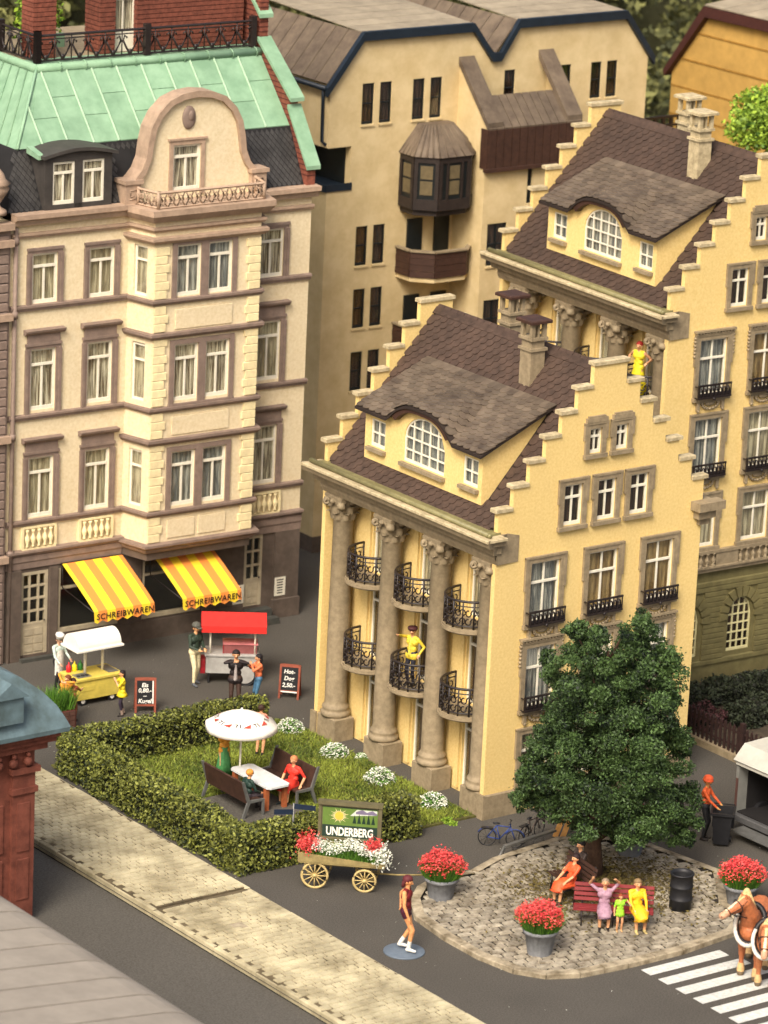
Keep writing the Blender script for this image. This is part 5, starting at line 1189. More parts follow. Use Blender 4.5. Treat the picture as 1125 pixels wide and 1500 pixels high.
# ------------------------------------------------------------------ furniture and carts
RS = R(-37.1)                                  # turn of things that stand square to the view
def gl(px, py, z=0.0): return tuple(G(px, py, z))
# flower tubs
TG = 'grey tubs with red flowers'
def tub(loc, label, s=1.0):
    t = thing('flower_tub', label, 'flower tub', loc, rng.uniform(0, 3), TG)
    m = MB(); n = 40; prof = [(.30, 0), (.31, .04), (.40, .55), (.45, .58), (.46, .66), (.42, .67), (.40, .60)]
    m.lathe([(r*s, z*s) for r, z in prof], n=n, cap=False); m.lathe([(0.01, .01), (.3*s, .01)], n=12, cap=False)
    for i, v in enumerate(m.v[:n*len(prof)]):
        if i % 2 and .03 < v[2] < .56*s: m.v[i] = (v[0]*.94, v[1]*.94, v[2])
    m.build('tub', POTM, t)
    MB().lathe([(.01, .56*s), (.41*s, .57*s)], n=16, cap=False).build('soil', M('dark_soil', (70, 60, 46)), t)
    a = rng.uniform(0, 2*pi, 1500); r = np.sqrt(rng.random(1500))*.38*s; rt = np.stack([r*np.cos(a), r*np.sin(a), .56*s+0*a], 1)
    o = blades('grass_leaves', rt, .55*s, GRASSP, t, .1, .011)
    me = o.data; co = np.empty(len(me.vertices)*3); me.vertices.foreach_get('co', co); co = co.reshape(-1, 3, 3); tipv = co[:, 2]-rt; tipv[:, :2] += rt[:, :2]*.75; co[:, 2] = rt+tipv; me.vertices.foreach_set('co', co.ravel())
    n = 1900; a = rng.uniform(0, 2*pi, n); r = np.sqrt(rng.random(n))*.62*s; q = np.stack([r*np.cos(a), r*np.sin(a), s*(1.0+.26*(1-(r/.64/s)**2)+rng.normal(size=n)*.06)], 1)
    q[:, 2] += .07*s*np.sin(q[:, 0]*14+2)*np.sin(q[:, 1]*12+1); q[:, :2] *= 1+.12*np.sin(a*3+1)[:, None]
    leafmesh('blossom', q, .036*s, REDF, t, up=(0, 0, .8)); return t
tub(gl(645, 1319, .0), 'grey flower tub with red blossom by the island corner behind the skater')
tub(gl(790, 1396, .1), 'grey ribbed tub with red blossom at the front edge of the island')
tub(gl(1083, 1330, .0), 'grey tub with red blossom behind the brown horse')
o = tub(gl(922, 1250, .1), 'ribbed grey tub half hidden under the tree crown')
# steel litter barrel
t = thing('litter_barrel', 'black open steel barrel standing on the cobbles right of the red bench', 'litter bin', gl(996, 1331, .1))
MB().lathe([(.26, 0), (.29, .02), (.29, .28), (.31, .30), (.29, .32), (.29, .62), (.31, .64), (.29, .66), (.29, .95), (.32, .97), (.31, 1.0), (.27, 1.0), (.26, .9), (.25, .1), (.01, .08)], n=28, cap=False).build('barrel', BLACKP, t)
m = MB(); 
for i in range(14): m.box((-.02, -.305, .1), (.02, -.29, .9)); 
# red slatted bench
RW = M('dark_red_slat', (122, 34, 36), .5, .1, 8)
t = thing('park_bench', 'dark red slatted bench with two women and a child on it', 'bench', gl(897, 1352, .1), RS-R(3))
for i, (y, z, an) in enumerate([(-.30, .44, 0), (-.18, .445, 0), (-.06, .44, 0), (.06, .43, 0), (.16, .56, 1.25), (.19, .68, 1.25), (.22, .80, 1.25), (.25, .92, 1.25)]):
    MB().box((-1.02, -.048, -.018), (1.02, .048, .018), .008).build('slat', RW, t, (0, y, z)).rotation_euler = (an, 0, 0)
for x in (-.8, 0, .8):
    m = MB(); m.tube([(x, -.32, 0), (x, -.3, .42), (x, .12, .41), (x, .3, .98)], .025, 5); m.tube([(x, .12, .41), (x, .26, 0)], .025, 5); m.build('bench_frame', IRON, t)
# dark bench beside the trunk, seen from its side
t = thing('park_bench', 'dark slatted bench under the tree with a woman in orange on it', 'bench', gl(838, 1312, .1), RS+R(-62))
for i, (y, z, an) in enumerate([(-.28, .44, 0), (-.15, .445, 0), (-.02, .44, 0), (.1, .43, 0), (.17, .56, 1.25), (.20, .68, 1.25), (.23, .80, 1.25), (.26, .92, 1.25)]):
    MB().box((-.75, -.045, -.018), (.75, .045, .018), .008).build('slat', DKBR, t, (0, y, z)).rotation_euler = (an, 0, 0)
for x in (-.6, .6):
    m = MB(); m.tube([(x, -.3, 0), (x, -.28, .42), (x, .12, .41), (x, .3, .98)], .03, 5); m.tube([(x, .12, .41), (x, .28, 0)], .03, 5); m.build('bench_frame', IRON, t)
# garden table, benches, parasol
TT = M('white_table_top', (206, 208, 206), .5, .05, 6); OW = M('orange_brown_wood', (158, 88, 52), .6, .12, 8)
cn = (G(336, 1127, .76)+G(371, 1119, .76)+G(427, 1146, .76)+G(390, 1158, .76))/4
t = thing('garden_table', 'long white-topped garden table with orange-brown legs on the grass', 'table', (cn.x, cn.y, .07), 0)
MB().prism([(-.38, -.85), (-.28, -.95), (.28, -.95), (.38, -.85), (.38, .85), (.28, .95), (-.28, .95), (-.38, .85)], 2, .66, .71).build('tabletop', TT, t)
for x in (-.3, .3):
    for y in (-.75, .75): MB().box((x-.06, y-.06, 0), (x+.06, y+.06, .655)).build('leg', OW, t)
def gbench(x, lab, s):
    b = thing('garden_bench', lab, 'bench', (x, cn.y, .07), 0 if s < 0 else pi, 'brown garden benches')
    MB().box((-.08, -.95, .40), (.38, .95, .46), .02).build('seat', DKBR, b); o = MB().box((-.03, -.95, 0), (.03, .95, .62), .015).build('backrest', DKBR, b, (-.12, 0, .42)); o.rotation_euler = (0, -.2, 0)
    for y in (-.98, .98): MB().prism([(-.30, 0), (-.22, 0), (-.05, .42), (.36, .42), (.36, 0), (.42, 0), (.42, .48), (-.06, .50), (-.26, 1.06), (-.33, 1.06), (-.14, .45)], 1, y-.03, y+.03).build('side_frame', GREYM, b)
gbench(cn.x-.95, 'brown bench on the near hedge side of the white table', -1); gbench(cn.x+.95, 'brown bench on the house side of the white table', 1)
ub = G(357, 1163); t = thing('parasol', 'cream parasol with red wedge emblems over the garden table', 'parasol', (cn.x-.05, cn.y+.9, .06))
UM = M('cream_parasol_cloth', (240, 234, 220), .8, .05, 4)
m = MB(); n = 8; V = [(0, 0, 2.36)]; RR = .98
for k, (r, z) in enumerate(((.5, 2.20), (1.0, 1.97), (1.02, 1.82))):
    for i in range(24): a = 2*pi*i/24; sag = .035 if i % 3 else 0; V.append(((r-(sag if k else 0))*cos(a), (r-(sag if k else 0))*sin(a), z-(sag*.6 if k else 0)))
F = [(0, 1+i, 1+(i+1) % 24) for i in range(24)]
for k in range(2):
    for i in range(24): a = 1+k*24; F.append((a+i, a+(i+1) % 24, a+24+(i+1) % 24, a+24+i))
cp = m.add(V, F, True).build('canopy', UM, t); md = cp.modifiers.new('thick', 'SOLIDIFY'); md.thickness = .01
MB().tube([(0, 0, 0), (0, 0, 2.42)], .03, 8).build('pole', WHITE, t); MB().lathe([(.26, 0), (.26, .06), (.05, .09)], n=14).build('foot', GREYM, t)
for i in range(8): a = 2*pi*(i+.5)/8; MB().tube([(0, 0, 2.2), (.95*cos(a), .95*sin(a), 1.86)], .012, 4).build('rib', GREYM, t)
EM = M('dull_red_print', (176, 70, 56), .7, .05, 6); DK = M('dark_print', (60, 44, 42), .7, .05, 6)
for i in range(8):
    a = 2*pi*(i)/8+.2; r0, z0 = .74, 2.085; d = Vector((cos(a), sin(a), 0)); p = Vector((-sin(a), cos(a), 0)); sl_ = Vector((cos(a), sin(a), -.46)).normalized(); nn = p.cross(sl_).normalized(); nn = nn if nn.z > 0 else -nn
    c = d*r0+Vector((0, 0, z0))+nn*.006
    MB().add([c+p*.02, c+p*.24, c+p*.24-sl_*.15], [(0, 1, 2)]).build('printed_wedge', EM, cp)
    tx = textmesh('71', .2, .001, offset=.004); tx.materials.clear(); tx.materials.append(DK); o = ob('lettering', tx, cp); M4 = Matrix((p, -sl_, nn)).transposed().to_4x4(); M4.translation = c-p*.10; o.matrix_local = M4
# street name post
p = G(427, 1263); t = thing('sign_post', 'thin grey post with two dark blue street name blades in front of the hedge', 'sign post', tuple(p), RS)
MB().tube([(0, 0, 0), (0, 0, 1.66)], .03, 6).build('post', GREYM, t); BB = M('dark_blue_enamel', (28, 40, 58), .4, .08, 6)
MB().box((-.52, -.04, 1.36), (-.02, -.02, 1.50)).build('name_blade', BB, t).rotation_euler = (0, .0, .15); MB().box((.02, -.04, 1.52), (.60, -.02, 1.66)).build('name_blade', BB, t).rotation_euler = (0, 0, -.2)
# flower wagon with the sign board
a, b = G(460, 1301), G(533, 1307); ang = math.atan2(b.y-a.y, b.x-a.x)
t = thing('flower_wagon', 'old wooden hand wagon filled with red and white flowers below a painted sign', 'wagon', ((a.x+b.x)/2, (a.y+b.y)/2, 0), ang)
L2 = (b-a).length/2; hw = .36
def wheel(x, y, r, nm='wheel'):
    m = MB(); m.tube([(x+r*.94*cos(q), y, r+r*.94*sin(q)) for q in np.linspace(0, 2*pi, 25)[:-1]], .035, 5, closed=True); m.tube([(x, y-.05, r), (x, y+.05, r)], .055, 8)
    for i in range(12): q = 2*pi*i/12; m.tube([(x, y, r), (x+r*.92*cos(q), y, r+r*.92*sin(q))], .016, 4)
    return m.build(nm, M('pale_wheel_wood', (190, 168, 112), .7, .1, 6), t)
for y in (0, .75): wheel(-L2, y, .36); wheel(L2, y, .31)
m = MB(); m.tube([(-L2, 0, .36), (-L2, .75, .36)], .03, 5); m.tube([(L2, 0, .31), (L2, .75, .31)], .03, 5); m.box((-L2-.1, .1, .62), (L2+.1, .65, .7)); m.build('axle_frame', WOOD, t)
x0, x1 = -L2-.42, L2+.52
for i in range(4): MB().box((x0, -.05+i*.215, .70), (x1, .155+i*.215, .74)).build('bed_board', WOOD, t)
MB().prism([(x0, .74), (x1, .74), (x1-.02, .80), (x0+.0, .98)], 1, -.06, -.02).build('side_board', WOOD, t); MB().prism([(x0, .74), (x1, .74), (x1, .86), (x0, 1.1)], 1, .80, .84).build('side_board', WOOD, t); MB().box((x0-.03, -.05, .72), (x0, .84, 1.0)).build('end_board', WOOD, t)
MB().tube([(L2, .37, .4), (L2+.8, .34, .42), (L2+1.55, .3, .5)], .025, 5).build('drawbar', WOOD, t)
rt = rng.uniform((x0+.1, .0, .74), (x1-.08, .76, .74), (1700, 3)); blades('grass_leaves', rt, .34, GRASSP, t, .3, .012)
q = rng.uniform((x0+.3, -.02, 1.0), (x1-.02, .72, 1.18), (1500, 3)); q[:, 2] += .07*np.sin(q[:, 0]*6); leafmesh('white_blossom', q[q[:, 2] < 1.3], .035, WHF, t, up=(0, 0, 1))
for cx, cy, n, r in ((x0+.2, .2, 800, .28), (x1-.35, .35, 480, .19)):
    q = rng.normal(size=(n, 3))*.5*r+np.array([cx, cy, 1.16]); leafmesh('red_blossom', q, .034, REDF, t)
q = rng.normal(size=(300, 3))*np.array([.14, .14, .12])+np.array([x1-.12, .1, .95]); leafmesh('white_blossom', q, .04, WHF, t)
BX = M('sign_frame_olive', (98, 92, 66), .6, .1, 5); sx0, sx1 = x0+.42, x1-.26; y = .78
s = MB().box((sx0, y, 1.1), (sx1, y+.06, 2.02)).build('sign_board', BX, t)
for a_, b_ in (((sx0-.05, y-.04, .75), (sx0+.03, y+.1, 2.06)), ((sx1-.03, y-.04, .75), (sx1+.05, y+.1, 2.06)), ((sx0-.07, y-.08, 2.06), (sx1+.07, y+.14, 2.15)), ((sx0+.03, y-.03, 1.1), (sx1-.03, y-.001, 1.15))): MB().box(a_, b_).build('frame_bar', BX, s)
PT = lambda n_, c: M(n_, c, .5, .05, 6)
W_ = sx1-sx0-.12; bx = sx0+.06; yy = y-.004
MB().box((bx, yy, 1.17), (bx+W_, y, 2.0)).build('painted_ground', PT('dark_green_paint', (34, 54, 44)), s)
MB().box((bx, yy-.003, 1.50), (bx+W_, yy-.0005, 1.98)).build('painted_meadow', PT('meadow_green_paint', (92, 118, 52)), s)
MB().prism([(bx+W_*.5, 1.78), (bx+W_-.02, 1.84), (bx+W_-.02, 1.96), (bx+W_*.62, 1.96)], 1, yy-.005, yy-.0035).build('painted_sky', PT('pale_sky_paint', (196, 200, 190)), s)
sc_ = Vector((bx+W_*.30, 0, 1.76)); YP = PT('ochre_paint', (216, 170, 66)); CP = PT('cream_paint', (230, 214, 160))
for i in range(22):
    q = 2*pi*i/22; r1 = .27 if i % 2 else .2; MB().prism([(sc_.x+.1*cos(q-.12), sc_.z+.1*sin(q-.12)), (sc_.x+.1*cos(q+.12), sc_.z+.1*sin(q+.12)), (sc_.x+r1*cos(q), sc_.z+r1*sin(q)*.8)], 1, yy-.008, yy-.006).build('painted_petal', CP, s)
MB().tube([(sc_.x, yy-.010, sc_.z), (sc_.x, yy-.005, sc_.z)], .115, 18, False).build('painted_disc', YP, s)
for i in range(5): x = bx+W_*(.58+.085*i); MB().prism([(x-.05, 1.58), (x+.05, 1.58), (x, 1.82+.03*(i % 2))], 1, yy-.008, yy-.006).build('painted_fir', PT('fir_paint', (24, 48, 34)), s)
MB().prism([(bx+W_*.6, 1.9), (bx+W_*.72, 1.97), (bx+W_*.8, 1.9), (bx+W_*.9, 1.96), (bx+W_-.02, 1.88), (bx+W_-.02, 1.84), (bx+W_*.6, 1.84)], 1, yy-.0075, yy-.0055).build('painted_hills', PT('violet_hill_paint', (112, 104, 128)), s)
tx = textmesh('UNDERBERG', .285, .002, offset=.008, sp=1.0); tx.materials.clear(); tx.materials.append(PT('white_lettering_paint', (236, 232, 216))); ob('lettering', tx, s, (bx+W_/2, yy-.004, 1.22), rot=(pi/2, 0, 0), sc=(W_/1.90, 1.1, 1))
# sandwich boards
def aboard(loc, lab, lines, rz):
    t = thing('sandwich_board', lab, 'board', loc, rz, 'brown framed chalk boards'); RW2 = M('red_brown_frame', (136, 70, 50), .6, .12, 8); CB = M('chalkboard', (24, 24, 26), .7, .08, 6); CH = M('chalk', (226, 224, 214), .9, .05, 8)
    for s_, nm in ((-1, 'front_leaf'), (1, 'rear_leaf')):
        m = MB(); m.box((-.31, -.02, 0), (-.25, .02, 1.02)); m.box((.25, -.02, 0), (.31, .02, 1.02)); m.box((-.25, -.02, .95), (.25, .02, 1.03)); m.box((-.25, -.02, .2), (.25, .02, .26))
        f = m.build(nm, RW2, t, (0, s_*.2, 0)); f.rotation_euler = (-s_*-.19*-1 if False else s_*.19, 0, 0)
        c = MB().box((-.25, -.012, .26), (.25, .012, .95)).build('blackboard', CB, f)
        if s_ < 0:
            MB().box((.2, -.016, .27), (.235, -.0125, .94)).build('chalk_edge', CH, f) if 'Eis' in lines else MB().box((-.24, -.03, .2), (.24, -.021, .235)).build('chalk_edge', CH, f)
            for i, l in enumerate(lines): text(l, .17, CH, f, (-.02, -.014, .76-i*(.155 if len(lines) > 3 else .2)), (pi/2, 0, rng.uniform(-.0, .0)), shear=.15, offset=.004, ext=.001)
aboard(gl(212, 1041), 'brown chalk board reading Eis between the ice cart and the hedge', ['Eis', '0,80.-', '–', 'Kugel'], RS+R(8))
aboard(gl(424, 1021), 'brown chalk board reading Hot-Dog beside the red-roofed cart', ['Hot-', 'Dog', '2,50.-'], RS-R(8))
# ice cart
c0 = G(112, 1037); t = thing('ice_cart', 'yellow ice cream cart with a white barrel canopy and sauce bottles', 'food cart', (c0.x, c0.y, 0), 0)
YC_ = M('pale_yellow_cart', (206, 186, 84), .55, .08, 4); LX, LY = 1.52, .85
m = MB(); m.box((0, 0, .2), (LX, LY, .78), .02); m.build('body', YC_, t); MB().box((-.04, -.04, .78), (LX+.04, LY+.04, .86), .02).build('counter', YC_, t)
MB().box((.08, .06, .861), (.55, .45, .868)).build('scoop_well', GREYM, t)
for i in range(3): MB().lathe([(.06, 0), (.06, .02), (.01, .02)], n=8).build('ice_tub', BLACKP, t, (.18+i*.14, .22, .868))
MB().box((1.15, .1, .861), (1.5, .75, .868)).build('serving_grid', GREYM, t); MB().box((.1, -.012, .46), (.62, -.001, .62), .01).build('hatch', YC_, t)
for x in (.55, 1.15): MB().tube([(x, .45, .86), (x, .45, 1.72)], .045, 8).build('canopy_post', WHITE, t)
m = MB(); n = 12; P = [(-.42*cos(pi*i/n)+.42, 1.72+.42*sin(pi*i/n)) for i in range(n+1)]; m.prism([(y_, z) for y_, z in P], 0, .02, 1.5); m.sm = [False]*len(m.f); m.box((-.03, -.05, 1.67), (1.56, .89, 1.74), .02); m.build('barrel_canopy', SIDEW, t)
for i, cc in enumerate(((196, 36, 40), (232, 206, 30), (48, 120, 50))):
    MB().lathe([(.07, 0), (.075, .02), (.075, .18), (.03, .22), (.02, .28), (.015, .3)], n=10).build('sauce_bottle', M('bottle_%d' % i, cc, .4, .05, 5), t, (.16+i*.2, .72-.0*i, .86))
MB().lathe([(.07, .1), (.02, -.1), (.005, -.14)], n=8).build('hanging_cone', M('cone_yellow', (214, 190, 70), .7), t, (1.5, .5, 1.6))
for x in (.25, 1.25):
    for y in (.05, LY-.12): MB().tube([(x, y, .14), (x, y+.07, .14)], .14, 14, False).build('wheel', BLACKP, t)
    MB().tube([(x, .035, .14), (x, .049, .14)], .07, 10, False).build('wheel_hub', SIDEW, t)
# hot dog cart
c0 = G(341, 1003); t = thing('sausage_cart', 'grey food cart with bright red flat canopy and spoked wheels', 'food cart', (c0.x, c0.y, 0), RS+R(4))
GC = M('light_grey_cart', (158, 156, 150), .5, .08, 5); RC = M('red_felt_canopy', (206, 44, 38), .9, .06, 6, .3, 60)
MB().box((-.82, .0, .35), (.72, .75, .88), .02).build('body', GC, t); MB().box((-.86, -.04, .88), (.76, .79, .94), .015).build('counter', GC, t)
MB().box((-.98, .1, .30), (-.83, .6, .72), .01).build('side_locker', M('dark_red_locker', (136, 26, 34), .5, .1, 5), t)
m = MB(); m.box((-.30, .1, .94), (.68, .14, 1.22)); m.box((-.30, .14, .94), (-.27, .6, 1.22)); m.box((.65, .14, .94), (.68, .6, 1.22)); m.build('glass_case', M('smoky_pink_acrylic', (132, 80, 78), .25, .08, 4), t); MB().box((-.33, .07, 1.22), (.71, .62, 1.25)).build('case_lid', M('pink_rim', (196, 120, 120), .4), t); MB().box((-.33, .09, .94), (-.30, .12, 1.25)).build('case_post', M('dark_red_locker', (136, 26, 34)), t)
for x, y in ((-.7, .1), (.62, .1), (-.7, .65), (.62, .65)): MB().tube([(x, y, .94), (x, y, 1.7)], .028, 6).build('canopy_post', WHITE, t)
MB().prism([(-.16, 1.66), (-.16, 1.86), (.38, 2.14), (.92, 1.86), (.92, 1.66)], 0, -.98, .94).build('canopy', RC, t)
for x, y in ((.35, -.05), (.35, .8)):
    m = MB(); m.tube([(x+.34*cos(q), y, .34+.34*sin(q)) for q in np.linspace(0, 2*pi, 21)[:-1]], .03, 5, closed=True); m.tube([(x, y-.03, .34), (x, y+.03, .34)], .3, 16, False)
    m.build('wheel', BLACKP, t); MB().tube([(x, y-.04, .34), (x, y-.031, .34)], .27, 16, False).build('wheel_disc', GC, t)
MB().box((-.75, .1, 0), (-.7, .6, .35)).build('stand_leg', BLACKP, t)
# planter box with grass at the left
p = G(98, 1072); t = thing('planter_box', 'brown brick planter box with long green grass beside the pavilion roof', 'planter', (p.x, p.y, 0), 0)
MB().box((-.55, 0, 0), (.3, .7, .62), .02).build('box', MORTAR, t)
for r in range(4):
    for i in range(4): MB().box((-.56+i*.21, -.015, .02+r*.15), (-.37+i*.21, -.001, .15+r*.15)).build('brick', M('dull_brown_brick', (96, 66, 54), .85, .15, 7, oi=.15), t); 
rt = rng.uniform((-.5, .05, .6), (.25, .65, .6), (700, 3)); blades('grass_leaves', rt, .6, GRASSP, t, .35, .02)
# bicycles
def bike(loc, rz, label, mat, tilt=0):
    t = thing('bicycle', label, 'bicycle', loc, rz, 'parked bicycles'); t.rotation_euler = (tilt, 0, rz); t.scale = (.72,)*3
    for x, nm in ((-.52, 'rear_wheel'), (.52, 'front_wheel')):
        m = MB(); m.tube([(x+.33*cos(q), 0, .34+.33*sin(q)) for q in np.linspace(0, 2*pi, 25)[:-1]], .022, 5, closed=True)
        for i in range(10): q = 2*pi*i/10; m.tube([(x, 0, .34), (x+.33*cos(q), 0, .34+.33*sin(q))], .006, 3)
        m.tube([(x, -.04, .34), (x, .04, .34)], .03, 6); m.build(nm, BLACKP, t)
    m = MB(); A, B_, C2, D_, E2 = (-.52, 0, .34), (-.05, 0, .30), (-.18, 0, .82), (.34, 0, .80), (.52, 0, .34)
    for p_, q_ in ((A, B_), (A, C2), (B_, C2), (B_, D_), (C2, D_), (D_, E2)): m.tube([p_, q_], .024, 5)
    m.tube([D_, (.31, 0, .98)], .02, 5); m.build('frame', mat, t)
    MB().tube([(.28, -.28, 1.0), (.36, -.2, 1.0), (.31, 0, .98), (.36, .2, 1.0), (.28, .28, 1.0)], .018, 5).build('handlebar', BLACKP, t)
    MB().ell((-.2, 0, .92), (.15, .08, .05), 8, 5).build('saddle', BLACKP, t); MB().box((-.75, -.09, .70), (-.3, .09, .73)).build('luggage_rack', BLACKP, t)
    MB().tube([(-.05, -.12, .18), (-.05, -.05, .3), (-.05, .05, .3), (-.05, .12, .42)], .016, 4).build('pedals', BLACKP, t)
    for x in (-.52, .52):
        m = MB(); m.tube([(x+.38*cos(q), 0, .34+.38*sin(q)) for q in np.linspace(.3, 2.7, 9)], .02, 4); m.build('mudguard', mat, t)
    MB().tube([(-.5, .1, .34), (-.62, .16, 0)], .014, 4).build('kickstand', GREYM, t)
p = G(733, 1240); bike((p.x, p.y, 0), RS-R(6), 'blue bicycle parked behind the cobbled island', M('blue_frame', (44, 66, 128), .4, .1, 5))
p = G(778, 1230); bike((p.x, p.y, 0), RS+R(55), 'brown-grey bicycle half hidden by the tree, beside the planks', M('brown_grey_frame', (96, 84, 76), .6, .1, 5))
# bicycle stand, planks
p, q = G(738, 1256), G(812, 1232); d = q-p; an = math.atan2(d.y, d.x); t = thing('bicycle_stand', 'low grey steel bicycle stand at the back edge of the island', 'bicycle stand', (p.x, p.y, 0), an); L = d.length
m = MB(); m.box((0, -.06, .28), (L, .06, .34)); m.build('top_beam', GREYM, t); MB().tube([(0, 0, .3), (-.35, -.1, .03)], .04, 5).build('foot_bar', GREYM, t); MB().tube([(-.45, -.12, .03), (L*.9, -.12, .03)], .03, 5).build('ground_bar', GREYM, t)
for i in range(5): MB().tube([(L*(i+.5)/5, 0, .3), (L*(i+.5)/5, .25, .03), (L*(i+.5)/5, -.12, .03)], .018, 4).build('wheel_slot', GREYM, t)
for i, (px, py, s) in enumerate(((813, 1226, 0), (823, 1229, .1))):
    p = G(px, py); t = MB().box((-.07, -.02, 0), (.07, .02, .95)).build('plank', M('orange_plank', (206, 154, 88), .7, .1, 7), None, (p.x, p.y, .0), RS); t.rotation_euler = (-.12, .32, RS)
    tag(t, ['left pale orange plank leaning behind the bicycle stand', 'right pale orange plank leaning under the tree crown'][i], 'plank', 'leaning planks')
# wheelie bin
p = G(1056, 1237); t = thing('wheelie_bin', 'open black wheelie bin pushed by the man in orange', 'bin', tuple(p), RS-R(8))
m = MB(); V = []
for (w2, d2, z) in ((.20, .22, .08), (.27, .30, .92), (.33, .36, .93), (.33, .36, 1.0), (.27, .30, 1.0), (.24, .26, .7)): V += [(-w2, -d2, z), (w2, -d2, z), (w2, d2, z), (-w2, d2, z)]
F = [(0, 3, 2, 1)]
for l in range(5):
    for i in range(4): F.append((l*4+i, l*4+(i+1) % 4, l*4+4+(i+1) % 4, l*4+4+i))
F.append((20, 21, 22, 23)); m.add(V, F).build('bin_body', BLACKP, t)
MB().box((-.30, .37, .35), (.30, .41, .98), .01).build('lid', BLACKP, t); 
for x in (-.22, .22): MB().tube([(x-.03, .25, .09), (x+.03, .25, .09)], .09, 12, False).build('wheel', BLACKP, t)
MB().tube([(-.28, .4, .95), (-.28, .46, 1.0), (.28, .46, 1.0), (.28, .4, .95)], .02, 5).build('handle', BLACKP, t)
# delivery van, rear doors open
t = thing('delivery_van', 'pale grey delivery van with open dark load space, behind the wheelie bin', 'van', (5.55, -4.0, 0), R(2))
VN = M('pale_grey_van', (186, 184, 172), .4, .05, 3); VD = M('van_dark_inside', (34, 32, 32), .7, .1, 4); VG = M('van_mid_grey', (128, 128, 122), .45, .06, 3)
m = MB(); m.box((0, -2.2, .55), (.12, -2.08, 1.9), .01); m.box((0, -.1, .5), (.35, 0, 1.95)); m.box((.35, -.06, .45), (4.6, 0, 2.0)); m.box((.35, -2.2, .45), (4.6, -2.14, 2.0)); m.box((4.5, -2.14, .45), (4.6, -.06, 2.0)); m.build('body', VG, t)
MB().prism([(-.02, 1.92), (-.10, 2.02), (.28, 2.42), (4.6, 2.5), (4.7, 1.92)], 1, -2.24, .05).build('roof', VN, t)
MB().box((-.06, -2.18, 1.9), (-.0, -.02, 2.02)).build('roof_edge', VN, t)
MB().box((.02, -2.08, .5), (4.4, -.11, .56)).build('load_floor', VD, t); MB().box((4.3, -2.08, .56), (4.36, -.11, 1.9)).build('bulkhead', VD, t); MB().box((.36, -.12, .56), (4.3, -.062, 1.9)).build('inner_lining', VD, t); MB().box((.1, -2.1, 1.86), (4.3, -.1, 1.9)).build('inner_ceiling', VD, t)
MB().box((-.12, -2.2, .34), (.1, .02, .52), .03).build('rear_bumper', M('bumper_grey', (84, 84, 84), .4, .08, 4), t); MB().box((-.62, -2.1, .26), (-.13, -.55, .30)).build('tail_step', GREYM, t)
m = MB()
m.box((-.02, -.10, .7), (-.002, -.02, 1.5)); m.build('tail_light', M('grey_lamp', (92, 66, 60), .4), t)
for x in (.9, 3.7):
    for y in (-2.1, -.25): MB().tube([(x, y, .34), (x, y+.2, .34)], .34, 18, False).build('wheel', BLACKP, t)
for (a_, b_, cc, nm, lab) in (((.5, -1.4, .565), (1.3, -.7, .95), (168, 148, 116), 'sack', 'beige sack lying in the open van'), ((.9, -1.9, .565), (1.5, -1.45, 1.15), (186, 66, 40), 'crate', 'orange red crate inside the open van')):
    x = thing(nm, lab, nm, (0, 0, 0)) if False else None
    cx_, cy_ = (a_[0]+b_[0])/2+5.55, (a_[1]+b_[1])/2-4.0
    o = (MB().ell((0, 0, .2), ((b_[0]-a_[0])/2, (b_[1]-a_[1])/2, .2), 12, 7) if nm == 'sack' else MB().box((-.3, -.2, 0), (.3, .2, .5), .03)).build(nm, M(nm+'_cloth', cc, .85, .1, 6), None, (cx_, cy_, a_[2]-.0)); tag(o, lab, nm)
# ------------------------------------------------------------------ painted figures
def seg_mesh(prims, voxel):
    m = MB()
    for a, b, ra, rb, lab in prims:
        a, b = Vector(a), Vector(b); ax = b-a; L = ax.length
        if L < 1e-4: m.ell(a, (ra, ra, ra), 10, 8, False); continue
        d = ax/L; rf = Vector((0, 0, 1)) if abs(d.z) < .9 else Vector((1, 0, 0)); u = d.cross(rf).normalized(); v = d.cross(u); n = 10
        rings = [(-cos(t)*ra, sin(t)*ra, a) for t in (pi*.0, pi*.2, pi*.38)]+[(0, ra, a), (0, rb, b)]+[(sin(t)*rb, cos(t)*rb, b) for t in (pi*.12, pi*.3, pi*.5)]
        V = []; F = []
        for off_, r, c in rings:
            for k in range(n): q = 2*pi*k/n; V.append(c+d*off_+(u*cos(q)+v*sin(q))*max(r, 1e-4))
        for j in range(len(rings)-1):
            for k in range(n): F.append((j*n+k, j*n+(k+1) % n, (j+1)*n+(k+1) % n, (j+1)*n+k))
        F += [tuple(range(n-1, -1, -1)), tuple(range((len(rings)-1)*n, len(rings)*n))]; m.add(V, F)
    me = m.mesh('tmp', None); o = bpy.data.objects.new('tmp', me); scene.collection.objects.link(o)
    r = o.modifiers.new('r', 'REMESH'); r.mode = 'VOXEL'; r.voxel_size = voxel; r.use_smooth_shade = True
    s = o.modifiers.new('s', 'SMOOTH'); s.factor = .5; s.iterations = 2
    dg = bpy.context.evaluated_depsgraph_get(); dg.update(); out_ = bpy.data.meshes.new_from_object(o.evaluated_get(dg)); bpy.data.objects.remove(o); bpy.data.meshes.remove(me)
    return out_
